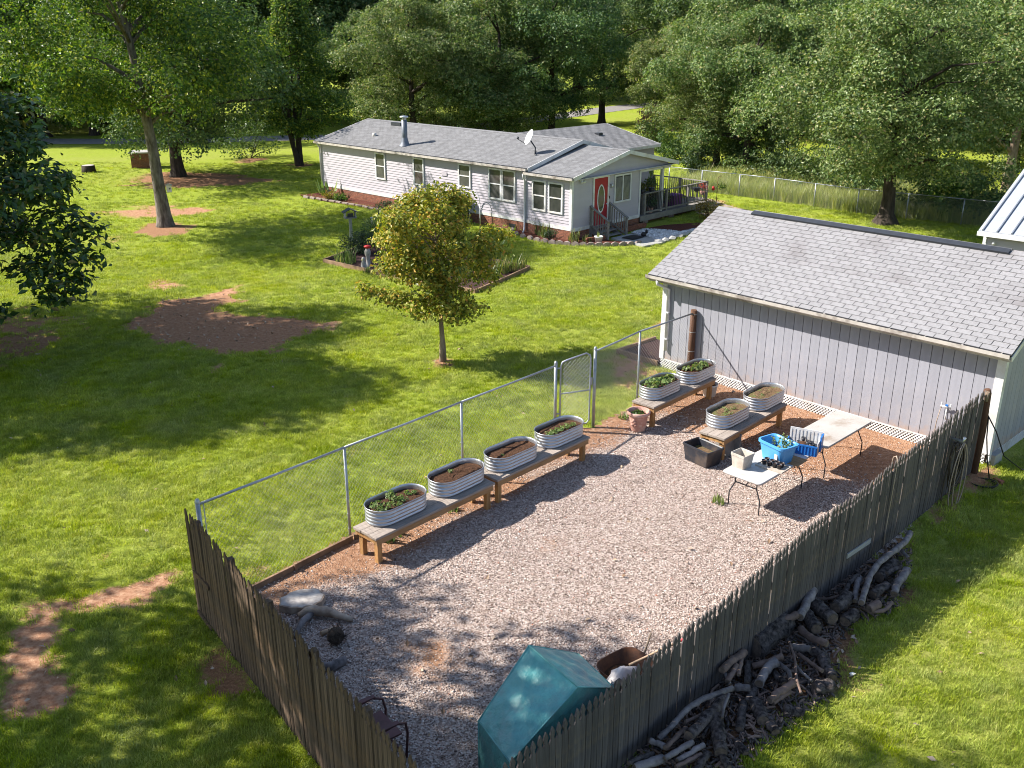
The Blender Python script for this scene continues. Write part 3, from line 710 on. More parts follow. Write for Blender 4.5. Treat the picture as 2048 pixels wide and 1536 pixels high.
lt = MB(); lattice(lt, .05, DEP, lambda x: -.16, L_W+.035, .2, True); lt.build('lattice', 'white', shed)
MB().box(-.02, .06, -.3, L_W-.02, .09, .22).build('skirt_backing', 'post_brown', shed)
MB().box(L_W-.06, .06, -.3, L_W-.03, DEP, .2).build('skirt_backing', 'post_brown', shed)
for x in (.1, 2.8, 5.5, L_W-.15): MB().box(x-.1, .1, -.3, x+.3, .5, .2).build('pier_block', 'concrete', shed)

# ---------------------------------------------------------------- picket fences
def picket_mesh(w, h, style):
    hw = w/2
    if style: pts = [(-hw, 0), (hw, 0), (hw, h-.19), (hw*.5, h-.155), (hw*.55, h-.13), (hw*.86, h-.095), (hw*.5, h-.045), (0, h), (-hw*.5, h-.045), (-hw*.86, h-.095), (-hw*.55, h-.13), (-hw*.5, h-.155), (-hw, h-.19)]
    else: pts = [(-hw, 0), (hw, 0), (hw, h-.09), (hw*.35, h), (-hw*.35, h), (-hw, h-.09)]
    m = Matrix.Rotation(math.pi/2, 4, 'X')
    return MB().prism(pts, -.009, .009, m)
def picket_fence(name, label, A, B, hA, hB, mat, style, rails_side, lean=0.0, pw=.092, posts=6, gap=.008, prof=None):
    """A, B on the plan; hA/hB top heights above zero at the two ends"""
    d = B-A; L = np.linalg.norm(d); d = d/L; ang = math.atan2(d[1], d[0])
    f = thing(name, label, 'picket fence', (A[0], A[1], 0), ang)
    n = int(L/(pw+gap)); step = L/n
    base = picket_mesh(pw, 1.0, style)
    heights = {}
    for i in range(n):
        x = (i+.5)*step; P = A+d*x; zb = float(terrain(*P))-.05
        zt = (hA+(hB-hA)*x/L if prof is None else float(np.interp(x, *prof)))+random.uniform(-.012, .012)+.02*math.sin(x*2.1)
        hgt = round((zt-zb)/.04)*.04
        if hgt not in heights:
            heights[hgt] = picket_mesh(pw, hgt, style).build('picket', mat, f); o = heights[hgt]
        else: o = copy_obj(heights[hgt], f)
        o.location = (x, random.uniform(-.004, .004), zt-hgt)
        o.rotation_euler = (R(lean+random.uniform(-.5, .5)), R(random.uniform(-.45, .45)), R(random.uniform(-1.2, 1.2)))
    s = rails_side
    for k, zz in enumerate((.36, .9, 1.42)):
        b = MB(); b.bar((0, s*.04, zz+(hA-1.85)), (L, s*.04, zz+(hB-1.85)), .04, .085); b.build('rail', mat, f)
    for i in range(posts):
        x = .12+(L-.3)*i/(posts-1); P = A+d*x
        MB().box(x-.045, s*.11-.045, float(terrain(*P))-.3, x+.045, s*.11+.045, hA+(hB-hA)*x/L-.22).build('post', mat, f)
    return f
fenceR = picket_fence('picket_fence', 'long weathered grey picket fence with spear tips between gravel yard and log pile', FR0-U*.06-V*.06, FR1, 1.70, 1.30, 'picket', True, -1, 0.0, prof=([0, 1.8, 5, 8, 9.2, 14.5], [1.76, 1.72, 1.57, 1.53, 1.38, 1.33]))
fenceL = picket_fence('picket_fence', 'brown sun-streaked picket fence leaning at the corner of the chain link', FL0, FR1-np.array([.03, -.06]), 1.76, 1.74, 'picket_l', True, 1, 0.6)
# loose boards nailed on
def board_on(fence, A, B, t0, t1, z0, z1, side, mat, name='nailed_board'):
    d = (B-A)/np.linalg.norm(B-A); nn = np.array([-d[1], d[0]])*side
    p = A+d*t0+nn*.025; q = A+d*t1+nn*.025
    mi = fence.matrix_world
    return MB().bar((t0, side*.026, z0), (t1, side*.026, z1), .02, .09).build(name, mat, fence)
def on_line(A, d, px, py):
    """where the survey sight line meets the vertical plane through A along d -> (distance, height)"""
    r = ray(px, py); n = np.array([-d[1], d[0]]); t = (A@n)/(r[:2]@n)
    return float((r[:2]*t-A)@d), CAM_H+r[2]*t
dR = (FR1-FR0)/np.linalg.norm(FR1-FR0); AR = FR0-U*.06-V*.06
a1, b1 = on_line(AR, dR, 1735, 1079); a2, b2 = on_line(AR, dR, 1688, 1110)
MB().bar((a1, .028, b1), (a2, .028, b2), .02, .085).build('nailed_board', 'grey_board', fenceR)
dL = (FR1-FL0)/np.linalg.norm(FR1-FL0)
for (p, q) in (((392, 1143), (421, 1175)), ((400, 1222), (428, 1262))):
    a1, b1 = on_line(FL0, dL, *p); a2, b2 = on_line(FL0, dL, *q)
    MB().bar((a1, -.03, b1), (a2, -.03, b2), .025, .075).build('nailed_board', 'picket_l', fenceL)
# posts that end the runs
t = thing('fence_post', 'knobbly brown post ending the picket fence beside the shed corner', 'post', (*(FR0-U*.02-V*.0), 0))
MB().tube([(0, 0, -.3), (0.01, 0, .9), (-.02, .01, 1.68), (-.03, .02, 1.76)], [.07, .068, .075, .06], 9, jit=.2).build('post', 'post_brown', t)
MB().tube([(-.07, -.08, 1.55), (-.07, -.09, 1.74)], [.04, .045], 7, jit=.2).build('cap_block', 'bark_tan', t)
wz = 1.76
t = thing('fence_post', 'dark brown round timber post where chain link meets the shed wall', 'post', (WP[0], WP[1], 0))
MB().tube([(0, 0, -.2), (0, 0, .9), (0, 0, wz)], [.085, .082, .078], 10, jit=.08).build('post', 'post_brown', t)
for z in (.7, 1.2, 1.66): MB().tube([(.088*math.cos(a), .088*math.sin(a), z) for a in np.linspace(0, 6.283, 13)], .006, 5, cap=False).build('band', 'wire', t)

# ---------------------------------------------------------------- chain link fences
def chain_fabric(b, A, B, zA0, zA1, zB0, zB1, p=.066, r=.0017):
    """two families of crossing wires between A and B"""
    A = np.array(A); B = np.array(B); L = np.linalg.norm(B-A); d = (B-A)/L; nn = np.array([-d[1], d[0]])
    H = (zA1-zA0+zB1-zB0)/2
    for s in (1, -1):
        k = -H if s > 0 else 0
        while k < L+(0 if s > 0 else H):
            xa, xb, ha, hb = k, k+s*H, 0.0, 1.0
            lo, hi = 0.0, 1.0
            f = lambda t: xa+(xb-xa)*t
            ts = [0.0, 1.0]
            t0 = (0-xa)/(xb-xa); t1 = (L-xa)/(xb-xa)
            lo, hi = max(0, min(t0, t1)), min(1, max(t0, t1))
            if hi-lo > .02:
                pts = []
                for tt in (lo, hi):
                    x = f(tt); u = x/L; z0 = zA0+(zB0-zA0)*u; z1 = zA1+(zB1-zA1)*u
                    P = A+d*x+nn*(.002*s); pts.append((P[0], P[1], z0+(z1-z0)*tt))
                b.tube(pts, r, 3, cap=False, smooth=False)
            k += p*1.414
T3 = lambda P: float(terrain(P[0], P[1]))
cf = thing('chain_link_fence', 'silver chain link fence between lawn and gravel yard', 'fence', (0, 0, 0))
def post_h(px, py_top, P):
    r = ray(px, py_top); t = math.hypot(*P)/math.hypot(r[0], r[1]); return CAM_H+r[2]*t
P2 = G(701, 1081)[:2]; P3 = None
dch = (GP1-P2)/np.linalg.norm(GP1-P2)
a3, _ = on_line(P2, dch, 924, 880); P3 = P2+dch*a3
P5 = GP2+(WP-GP2)*.42
posts = [(CP, post_h(394, 1003, CP), .035), (P2, post_h(688, 895, P2), .024), (P3, post_h(920.5, 804, P3), .024), (GP1, post_h(1110, 726, GP1), .035),
         (GP2, post_h(1187, 697, GP2), .035), (P5, post_h(1295, 663, P5), .024)]
for P, h, r in posts:
    big = r > .03
    o = MB().tube([(P[0], P[1], T3(P)-.2), (P[0], P[1], h)], r, 10).build('post', 'pipe', cf)
    if big: MB().lathe([(0.002, .05), (r*.8, .035), (r*1.15, 0), (r*1.15, -.03)], 10, (P[0], P[1], h)).build('post_cap', 'pipe', o)
hs = [p[1] for p in posts]
def rail(A, B, za, zb, off=.0):
    m = (np.array(A)+np.array(B))/2
    return MB().tube([(A[0], A[1], za), (m[0], m[1], (za+zb)/2-.006), (B[0], B[1], zb)], .021, 8).build('top_rail', 'pipe', cf)
rail(CP, P2, hs[0]-.05, hs[1]); rail(P2, P3, hs[1], hs[2]); rail(P3, GP1, hs[2], hs[3]-.06)
wt = wz-.08
rail(GP2, P5, hs[4]-.06, hs[5]); rail(P5, WP, hs[5], wt)
b = MB()
for A, B, za, zb in ((CP, P2, hs[0]-.06, hs[1]), (P2, P3, hs[1], hs[2]), (P3, GP1, hs[2], hs[3]-.06), (GP2, P5, hs[4]-.06, hs[5]), (P5, WP, hs[5], wt)):
    chain_fabric(b, A, B, T3(A)+.03, za-.01, T3(B)+.03, zb-.01)
tag(b.build('wire_mesh', 'wire', cf), kind='stuff')
b = MB().tube([(CP[0]+.06, CP[1]+.07, .05), (CP[0]+.06, CP[1]+.07, hs[0]-.06)], .008, 5); b.build('tension_bar', 'wire', cf)
bt = MB()
for P, h in ((P2, hs[1]), (P3, hs[2]), (P5, hs[5])):
    for z in np.arange(.25, h-.1, .28): bt.tube([(P[0]+.03*math.cos(a), P[1]+.03*math.sin(a), z) for a in np.linspace(0, 6.283, 9)], .004, 4, cap=False)
tag(bt.build('wire_tie', 'wire', cf), kind='stuff')
# gate
gt = thing('chain_link_gate', 'narrow chain link gate with rounded top corners closed between two posts', 'gate', (GP1[0], GP1[1], 0))
gd = GP2-GP1; gl = np.linalg.norm(gd); gd = gd/gl
def gpnt(s, z): return (gd[0]*s, gd[1]*s, z)
s0, s1 = .11, gl-.10; zt0, zt1 = hs[3]+.05, hs[4]-.09; zb_ = .12
frame = [gpnt(s0, zb_+.08), gpnt(s0, zt0-.14), gpnt(s0+.04, zt0-.04), gpnt(s0+.14, zt0), gpnt(s1-.1, zt1), gpnt(s1-.02, zt1-.05), gpnt(s1, zt1-.12), gpnt(s1, zb_+.08), gpnt(s1-.06, zb_), gpnt(s0+.06, zb_), gpnt(s0, zb_+.08)]
fr = MB().tube(frame, .019, 8, cap=False).build('gate_frame', 'pipe', gt)
MB().tube([gpnt(s0, .86), gpnt(s1, .9)], .017, 8).build('cross_rail', 'pipe', gt)
b = MB(); chain_fabric(b, gpnt(s0, 0)[:2], gpnt(s1, 0)[:2], zb_, zt0-.02, zb_, zt1-.02); tag(b.build('wire_mesh', 'wire', gt), kind='stuff')
for z in (.4, 1.45): MB().tube([gpnt(0, z), gpnt(s0, z)], .016, 6).build('hinge', 'pipe', gt)
MB().box(-.02, -.02, 0, .02, .02, .16).build('latch', 'pipe', gt).location = gpnt(s1+.03, 1.02)
# timber edging below the chain link
for A, B, lab in ((CP+np.array([.03, -.03]), P2, 'timber edging board along the chain link at the near gravel corner'), (P2+dch*.03, P2+dch*1.6, 'timber edging board along the chain link behind the first bench')):
    e = thing('edging_board', lab, 'edging board', (A[0], A[1], T3(A)), math.atan2(*(B-A)[::-1]))
    L = np.linalg.norm(B-A); MB().box(.02, -.07, -.05, L*.55, -.03, .11).build('board', 'edging', e); MB().box(L*.55+.01, -.07, -.05, L, -.03, .12).build('board', 'edging', e)
    MB().box(L*.55-.02, -.1, -.05, L*.55+.02, -.071, .14).build('stake', 'edging', e)
# small raised bed at the shed's left corner
Pn = G(1265, 700)[:2]; Pf = S0-U*.02-V*.05
tb = thing('raised_bed', 'small timber framed soil bed against the left corner of the shed', 'raised bed', (Pf[0], Pf[1], T3(Pf)), SA)
loc = np.array([(Pn-Pf)@U, (Pn-Pf)@V]); bw_ = -loc[0]; 
MB().box(-bw_, -.06, -.05, -.08, .0, .16).build('bed_board', 'edging', tb); MB().box(-bw_-.06, -.06, -.05, -bw_-.003, 1.6, .16).build('bed_board', 'edging', tb)
MB().box(-bw_, .003, -.02, -.08, 1.6, .09).build('soil', 'mulch_dark', tb)

# far chain link fence beyond the house
fpx = [(1337, 376), (1402, 384), (1477, 393), (1546.5, 402), (1627, 414.5), (1712.7, 427), (1811, 437.5), (1921, 449.5)]
fp = [G(*p)[:2] for p in fpx]; far = thing('chain_link_fence', 'low far chain link fence in front of the tall weeds', 'fence', (0, 0, 0))
last = fp[-1]+(fp[-1]-fp[-2])*1.0; fp.append(last); fp.append(last+(fp[-2]-fp[-3]))
b = MB()
for i, P in enumerate(fp):
    z = T3(P); MB().tube([(P[0], P[1], z-.1), (P[0], P[1], z+1.22)], .03, 8).build('post', 'pipe', far)
    if i:
        Q = fp[i-1]; zq = T3(Q); MB().tube([(Q[0], Q[1], zq+1.2), (P[0], P[1], z+1.2)], .020, 6).build('top_rail', 'pipe', far)
        chain_fabric(b, Q, P, zq+.03, zq+1.2, z+.03, z+1.2, .07, .0022)
tag(b.build('wire_mesh', 'wire', far), kind='stuff')

# metal-roofed outbuilding at the right edge
mz = 2.55
E0 = G(1957, 462, mz)[:2]; E1 = G(2048, 474, mz)[:2]; de = (E1-E0)/np.linalg.norm(E1-E0)
ob = thing('outbuilding', 'grey outbuilding with a pale standing seam metal roof at the right edge', 'outbuilding', (E0[0], E0[1], 0), math.atan2(de[1], de[0]))
rise = math.tan(R(24)); hw_ = 3.4; LB = 9.0; so_ = math.hypot(hw_, hw_*rise); pa = R(24)
m1 = Matrix.Translation((0, 0, mz)) @ Matrix.Rotation(pa, 4, 'X')
MB().box(0, 0, 0, LB, so_, .03, m1).build('roof', 'metal_roof', ob)
m2 = Matrix.Translation((0, 2*hw_, mz)) @ Matrix.Rotation(-pa, 4, 'X'); MB().box(0, -so_, 0, LB, 0, .03, m2).build('roof', 'metal_roof', ob)
s0_ = MB().box(-.018, 0, .03, .018, so_, .07, m1).build('roof_seam', 'pipe_grey', ob); s0_.location = (.12, 0, 0)
for i in range(1, 22): copy_obj(s0_, ob).location = (.12+i*.41, 0, 0)
MB().box(-.02, -.04, mz-.13, LB, 0, mz+.0).build('fascia', 'white', ob)
MB().box(.14, .18, -.3, LB-.2, 2*hw_-.2, mz-.05).build('wall', 'vinyl', ob)
MB().box(.12, .16, -.3, .22, .176, mz-.08).build('corner_trim', 'white', ob)
MB().box(.12, .18, -.3, .137, .30, mz-.08).build('corner_trim', 'white', ob)
MB().tube([(.45, .12, mz-.28), (.45, .1, mz-.36)], [.03, .05], 8).build('flood_light', 'white', ob)
MB().box(2.0, .13, 1.5, 3.4, .178, 2.25).build('window', 'white', ob); MB().box(2.06, .12, 1.55, 3.34, .129, 2.2).build('window_pane', 'glass', ob)

# ---------------------------------------------------------------- the house (local x = into the depth, local y = along the long wall to the far left)
HR = R(46)
house = thing('house', 'long pale lilac vinyl-sided single storey house with grey shingled roofs and red door', 'house', (HOUSE_O[0], HOUSE_O[1], 0), HR)
LM = 18.05; GAPY = 2.62; WIDTH = 7.1; ME, MR, MX = 2.55, 3.47, 3.5          # main wing: eave and ridge heights, ridge position
AE, AR_, AX = 2.40, 3.22, 3.6                                                # lower front wing
def clap(b, p0, p1, z0, z1, out, top=None, c=.125):
    """lapped boards between two plan points, leaning out along out; top(s) limits the height along a gable"""
    p0 = np.array(p0, float); p1 = np.array(p1, float); L = np.linalg.norm(p1-p0); d = (p1-p0)/L; o = np.array(out, float)
    n = int(math.ceil((z1-z0)/c))
    for i in range(n):
        za = z0+i*c; zb = min(za+c, z1); s0, s1 = 0.0, L
        if top is not None:
            ss = np.linspace(0, L, 200); ok = ss[np.array([top(s) for s in ss]) > zb-.02]
            if len(ok) < 2: continue
            s0, s1 = ok[0], ok[-1]
        a = p0+d*s0; e = p0+d*s1; lo = .027; hi = .004
        vs = [(a[0]+o[0]*lo, a[1]+o[1]*lo, za), (e[0]+o[0]*lo, e[1]+o[1]*lo, za), (e[0]+o[0]*hi, e[1]+o[1]*hi, zb), (a[0]+o[0]*hi, a[1]+o[1]*hi, zb),
              (a[0], a[1], za), (e[0], e[1], za)]
        b.add(vs, [(0, 1, 2, 3), (5, 4, 0) if False else (4, 5, 1, 0)])
def bricks(b, p0, p1, z0, z1, out):
    p0 = np.array(p0, float); p1 = np.array(p1, float); L = np.linalg.norm(p1-p0); d = (p1-p0)/L; o = np.array(out, float)
    ang = math.atan2(d[1], d[0]); r = 0; z = z0
    while z < z1-.04:
        x = -.1*(r % 2)
        while x < L:
            a = max(x, 0)+.005; e = min(x+.2, L)-.005
            if e-a > .03:
                j = random.uniform(0, .004); A = p0+d*a; B = p0+d*e
                q = [A, B, B+o*(.012+j), A+o*(.012+j)]
                b.prism([(k[0], k[1]) for k in q], z+.005, min(z+.067, z1))
            x += .205
        z += .075; r += 1
sid = MB()
clap(sid, (0, GAPY+.06), (0, LM), .26, ME-.02, (-1, 0))
clap(sid, (0, 0.02), (0, GAPY+.06), .26, AE-.02, (-1, 0))
gt_top = lambda s: AR_-.04-abs(s-AX)*(AR_-AE)/AX
clap(sid, (0.02, 0), (4.77, 0), .2, 2.2, (0, -1))
clap(sid, (0.02, 0), (7.2, 0), 2.2, AR_, (0, -1), gt_top)
clap(sid, (4.77, 0.02), (4.77, GAPY), .15, 2.2, (1, 0))
clap(sid, (4.77, GAPY-.02), (WIDTH, GAPY-.02), .1, 2.3, (0, -1))
clap(sid, (0.1, GAPY), (WIDTH, GAPY), 2.4, MR, (0, -1), lambda s: MR-.05-abs(s+.1-MX)*(MR-ME)/MX)
clap(sid, (WIDTH-.4, 3.2), (10.2, 3.2), 0, 2.7, (0, -1))
clap(sid, (10.2, 3.2), (10.2, 10.0), 0, 2.7, (1, 0)); clap(sid, (10.2, 3.2), (10.2, 10.0), 2.7, 3.45, (1, 0), lambda s: 3.42-abs(s-3.4)*.22)
tag(sid.build('siding', 'vinyl', house), kind='stuff')
b = MB().box(.005, GAPY, -.4, WIDTH, LM, ME-.03).box(.005, .005, -.4, 4.765, GAPY, AE-.03).box(4.8, .02, 2.2, 7.15, .06, 2.3).box(WIDTH, 3.21, -.4, 10.19, 10.0, 2.68)
b.prism([(0.05, 2.3), (7.15, 2.3), (AX, AR_-.08)], -.06, -.005, Matrix.Rotation(math.pi/2, 4, 'X')); b.build('wall', 'vinyl', house)
bk = MB(); bricks(bk, (0, 0), (0, LM), -.5, .13, (-1, 0)); bricks(bk, (0, 0), (4.8, 0), -.5, .05, (0, -1))
tag(bk.build('brick', 'brick', house), kind='stuff')
MB().box(-.004, -.004, -.55, .1, LM, .12).box(.1, -.004, -.55, 4.8, .1, .05).build('foundation', 'mortar', house)
w = lambda *a: MB().box(*a)
w(-.034, GAPY-.3, .13, -.002, LM, .26).build('skirt_trim', 'white', house); w(-.034, -.034, .1, -.002, GAPY-.3, .26).build('skirt_trim', 'white', house)
w(-.03, -.034, .05, 1.2, -.002, .2).build('skirt_trim', 'white', house); w(2.55, -.034, .05, 4.75, -.002, .2).build('skirt_trim', 'white', house)
w(-.045, -.045, .15, .06, .0, 2.34).build('corner_trim', 'white', house); w(-.045, .003, .15, .0, .09, 2.34).build('corner_trim', 'white', house)
w(-.045, LM-.07, .15, .02, LM+.03, 2.5).build('corner_trim', 'white', house)
w(4.70, -.05, .06, 4.80, -.026, 2.2).build('corner_trim', 'white', house)
w(-.04, GAPY+.0, .2, -.026, GAPY+.1, 2.4).build('corner_trim', 'white', house)
# foundation vents
for y in (17.3, 11.0, 3.3): w(-.03, y, -.22, -.015, y+.4, -.05).build('foundation_vent', 'metal_dark', house)
# roofs
def gable_roof(pre, x0, xr, x1, y0, y1, ze, zr, rows=26, nt_=None, ov=0.0):
    """ridge along y"""
    out = []
    tri = MB()
    for side in (0, 1):
        xe = x0 if side == 0 else x1; run = abs(xr-xe); sl = math.hypot(run, zr-ze); dirx = 1 if side == 0 else -1; L = y1-y0
        nrw = int(sl/.145)
        nx_, nz_ = -dirx*(zr-ze)/sl, run/sl
        def P(s, y, h): return (xe+dirx*run*s/sl+nx_*h, y, ze+(zr-ze)*s/sl+nz_*h)
        vs = [P(0, y0, 0), P(0, y1, 0), P(sl, y1, 0), P(sl, y0, 0), P(0, y0, -.09), P(0, y1, -.09), P(sl, y1, -.09), P(sl, y0, -.09)]
        deck.add(vs, [(0,1,2,3),(4,7,6,5),(0,4,5,1),(1,5,6,2),(3,2,6,7),(0,3,7,4)])
        for r in range(nrw+1):
            s0 = r*.145; s1 = min(s0+.155, sl)
            if s0 > sl-.03: break
            y = y0-(.16 if r % 2 else 0)
            while y < y1:
                a = max(y, y0)+.004; e = min(y+.32, y1)-.004
                if e-a > .02:
                    h = .012+random.uniform(0, .004)
                    tri.add([P(s0, a, .002), P(s0, e, .002), P(s0, e, h), P(s0, a, h), P(s1, e, .004), P(s1, a, .004)], [(0,1,2,3),(3,2,4,5)])
                y += .32
    y = y0
    while y < y1-.02:
        e = min(y+.3, y1)-.006
        for dirx, xe in ((1, x0), (-1, x1)):
            run = abs(xr-xe); sl = math.hypot(run, zr-ze)
            vs = [(xr-dirx*.16*run/sl, y, zr-.16*(zr-ze)/sl+.02), (xr-dirx*.16*run/sl, e, zr-.16*(zr-ze)/sl+.02), (xr, e, zr+.026), (xr, y, zr+.026)]
            tri.add(vs, [(0,1,2,3)])
        y += .3
    return tri
deck = MB()
t1 = gable_roof('main', -.22, MX, WIDTH+.2, 2.38, LM+.22, ME, MR)
t2 = gable_roof('low', -.2, AX, 7.42, -.25, GAPY+.1, AE, AR_)
tag(t1.build('shingle', 'shingle_house', house), kind='stuff'); tag(t2.build('shingle', 'shingle_house', house), kind='stuff')
# rear wing: ridge runs along x
sw = MB()
wy0, wyr, wy1, wx0, wx1, wze, wzr = 3.0, 6.6, 10.2, 3.53, 10.45, 2.7, 3.5
for dirn, ye in ((1, wy0), (-1, wy1)):
    run = abs(wyr-ye); sl = math.hypot(run, wzr-wze)
    def P(s, x, h): return (x, ye+dirn*run*s/sl-dirn*(wzr-wze)/sl*h, wze+(wzr-wze)*s/sl+run/sl*h)
    deck.add([P(0, wx0, 0), P(0, wx1, 0), P(sl, wx1, 0), P(sl, wx0, 0), P(0, wx0, -.09), P(0, wx1, -.09), P(sl, wx1, -.09), P(sl, wx0, -.09)], [(0,1,2,3),(4,7,6,5),(0,4,5,1),(1,5,6,2),(3,2,6,7),(0,3,7,4)])
    for r in range(int(sl/.145)+1):
        s0 = r*.145; s1 = min(s0+.155, sl); x = wx0-(.16 if r % 2 else 0)
        if s0 > sl-.03: break
        while x < wx1:
            a = max(x, wx0)+.004; e = min(x+.32, wx1)-.004
            if e-a > .02:
                h = .012+random.uniform(0, .004); sw.add([P(s0, a, .002), P(s0, e, .002), P(s0, e, h), P(s0, a, h), P(s1, e, .004), P(s1, a, .004)], [(0,1,2,3),(3,2,4,5)])
            x += .32
tag(sw.build('shingle', 'shingle_house', house), kind='stuff')
deck.build('roof_deck', 'shadow_gap', house)
def rake(x0, xr, x1, y, ze, zr, mat='white'):
    for xe in (x0, x1):
        b = MB(); b.bar((xe, y, ze-.07), (xr, y, zr-.07), .028, .17); b.build('rake_board', mat, house)
rake(-.22, MX, WIDTH+.2, 2.365, ME, MR); rake(-.2, AX, 7.42, -.265, AE, AR_); rake(-.22, MX, WIDTH+.2, LM+.235, ME, MR)
b = MB(); b.bar((wx1+.015, wy0, wze-.07), (wx1+.015, wyr, wzr-.07), .03, .16); b.build('rake_board', 'white', house)
w(5.5, wy0-.03, wze-.14, wx1, wy0-.002, wze-.0).build('fascia', 'white', house)
w(-.21, -.2, AE-.10, .0, 2.34, AE-.085).build('soffit', 'white', house); w(-.22, 2.42, ME-.10, .0, LM+.2, ME-.085).build('soffit', 'white', house)
w(-.20, -.24, AE-.12, 7.4, -.004, AE-.105).build('soffit', 'white', house)
for y0, y1, z in ((-.25, GAPY-.05, AE), (2.42, LM+.22, ME)):
    g_ = w(-.32, y0, z-.12, -.222, y1, z-.015).build('gutter', 'gutter', house); w(-.31, y0+.01, z-.013, -.23, y1-.01, z-.009).build('gutter_trough', 'metal_dark', g_)
dsp = MB().tube([(-.27, GAPY-.02, AE-.1), (-.27, GAPY-.02, AE-.25), (-.08, GAPY+.06, AE-.4), (-.08, GAPY+.06, -.15), (-.25, GAPY+.0, -.3)], .045, 6).build('downspout', 'white', house)
MB().tube([(-.27, LM, ME-.1), (-.1, LM-.02, ME-.35), (-.08, LM-.02, -.2)], .04, 6).build('downspout', 'white', house)
# windows
def window(axis, u0, u1, z0, z1, kind='hung', out=-.055, glass='glass'):
    """axis 'y': on the long wall (x = out); axis 'x': on the gable wall (y = out)"""
    def bx(a0, zz0, a1, zz1, d0, d1):
        return (d0, a0, zz0, d1, a1, zz1) if axis == 'y' else (a0, d0, zz0, a1, d1, zz1)
    f = .07; o = MB()
    o.box(*bx(u0, z0, u0+f, z1, out-.02, .0)).box(*bx(u1-f, z0, u1, z1, out-.02, .0)).box(*bx(u0+f, z0, u1-f, z0+f, out-.026, .0)).box(*bx(u0+f, z1-f, u1-f, z1, out-.022, .0))
    wi = o.build('window', 'white', house)
    MB().box(*bx(u0+f, z0+f, u1-f, z1-f, out+.012, -.006)).build('window_pane', glass, wi)
    if kind == 'hung':
        zm = (z0+z1)/2; MB().box(*bx(u0+f, zm-.025, u1-f, zm+.025, out-.012, out+.01)).build('meeting_rail', 'white', wi)
        MB().box(*bx(u0+f, z0+f, u0+f+.03, zm-.025, out-.006, out+.01)).box(*bx(u1-f-.03, z0+f, u1-f, zm-.025, out-.006, out+.01)).build('sash', 'white', wi)
    else:
        um = (u0+u1)/2; MB().box(*bx(um-.03, z0+f, um+.03, z1-f, out-.012, out+.01)).build('meeting_rail', 'white', wi)
        s = MB()
        for k in range(24):
            zz = z0+f+.05+k*(z1-z0-2*f-.1)/24; s.box(*bx(u0+f+.02, zz, um-.04, zz+.02, out+.004, out+.011)); s.box(*bx(um+.04, zz, u1-f-.02, zz+.02, out+.004, out+.011))
        tag(s.build('blind_slat', 'blind', wi), kind='stuff')
    return wi
for a, c, lo, hi in ((12.45, 13.26, 1.0, 2.33), (9.47, 10.27, 1.0, 2.34), (6.16, 7.01, 1.25, 2.34), (4.15, 4.98, .94, 2.34), (3.28, 4.12, .94, 2.34), (1.44, 2.25, .76, 2.08), (.46, 1.30, .76, 2.08)):
    window('y', a, c, lo, hi, glass='glass_dark' if a < 2 else 'glass')
window('x', 2.84, 4.05, .95, 2.19, 'slide')
w(-.05, 7.82, 1.66, -.02, 8.18, 1.84).build('wall_vent', 'vinyl', house)
# red door
dr = w(1.46, -.05, .12, 2.36, -.027, 2.17).build('door', 'door_red', house)
def oval(rx, rz, y0, y1, cx=1.91, cz=1.27, n=28):
    return MB().prism([(cx+rx*math.cos(2*math.pi*i/n), cz+rz*math.sin(2*math.pi*i/n)) for i in range(n)], -y1, -y0, Matrix(((1,0,0,0),(0,0,-1,0),(0,1,0,0),(0,0,0,1))) @ Matrix.Scale(1, 4))
def oval_y(rx, rz, y0, y1, cx=1.91, cz=1.27, n=28):
    b = MB(); vs = [(cx+rx*math.cos(2*math.pi*i/n), y, cz+rz*math.sin(2*math.pi*i/n)) for y in (y0, y1) for i in range(n)]
    b.add(vs, [tuple(range(n)), tuple(reversed(range(n, 2*n)))]+[(i, n+i, n+(i+1) % n, (i+1) % n) for i in range(n)]); return b
oval_y(.26, .62, -.062, -.0505).build('oval_frame', 'white', dr); oval_y(.20, .55, -.067, -.0625).build('oval_glass', 'glass', dr)
MB().lathe([(.002, .03), (.03, .025), (.03, -.025), (.002, -.03)], 10).build('handle', 'galv', dr).location = (2.28, -.08, 1.0)
w(2.27, -.058, 1.10, 2.31, -.051, 1.2).build('lock', 'black_plastic', dr)
MB().box(1.36, -.06, .1, 1.455, -.026, 2.28).box(2.365, -.06, .1, 2.46, -.026, 2.28).box(1.455, -.06, 2.175, 2.365, -.026, 2.28).build('door_frame', 'white', house)
lt_ = MB().lathe([(.02, .1), (.05, .08), (.06, -.05), (.03, -.09)], 8, (2.62, -.1, 1.75)).build('wall_lamp', 'galv', house); w(2.58, -.06, 1.72, 2.66, -.026, 1.84).build('lamp_bracket', 'galv', lt_)
w(2.50, -.05, 1.2, 2.55, -.027, 1.32).build('keypad', 'black_plastic', house)
fl = MB().tube([(.5, -.08, 2.18), (.5, -.16, 2.12)], [.04, .06], 8).tube([(.68, -.08, 2.18), (.68, -.16, 2.12)], [.04, .06], 8).box(.45, -.08, 2.18, .73, -.027, 2.22).build('flood_light', 'white', house)
# porch posts and beam
w(6.55, .02, .12, 6.68, .15, 2.2).build('porch_post', 'white', house); w(4.82, .02, 2.1, 7.2, .12, 2.2).build('porch_beam', 'white', house)
w(7.1, 2.4, .1, 7.2, 2.5, 2.3).build('porch_post', 'white', house)
w(4.78, .1, 2.18, 7.3, 2.58, 2.2).build('porch_ceiling', 'vinyl', house)
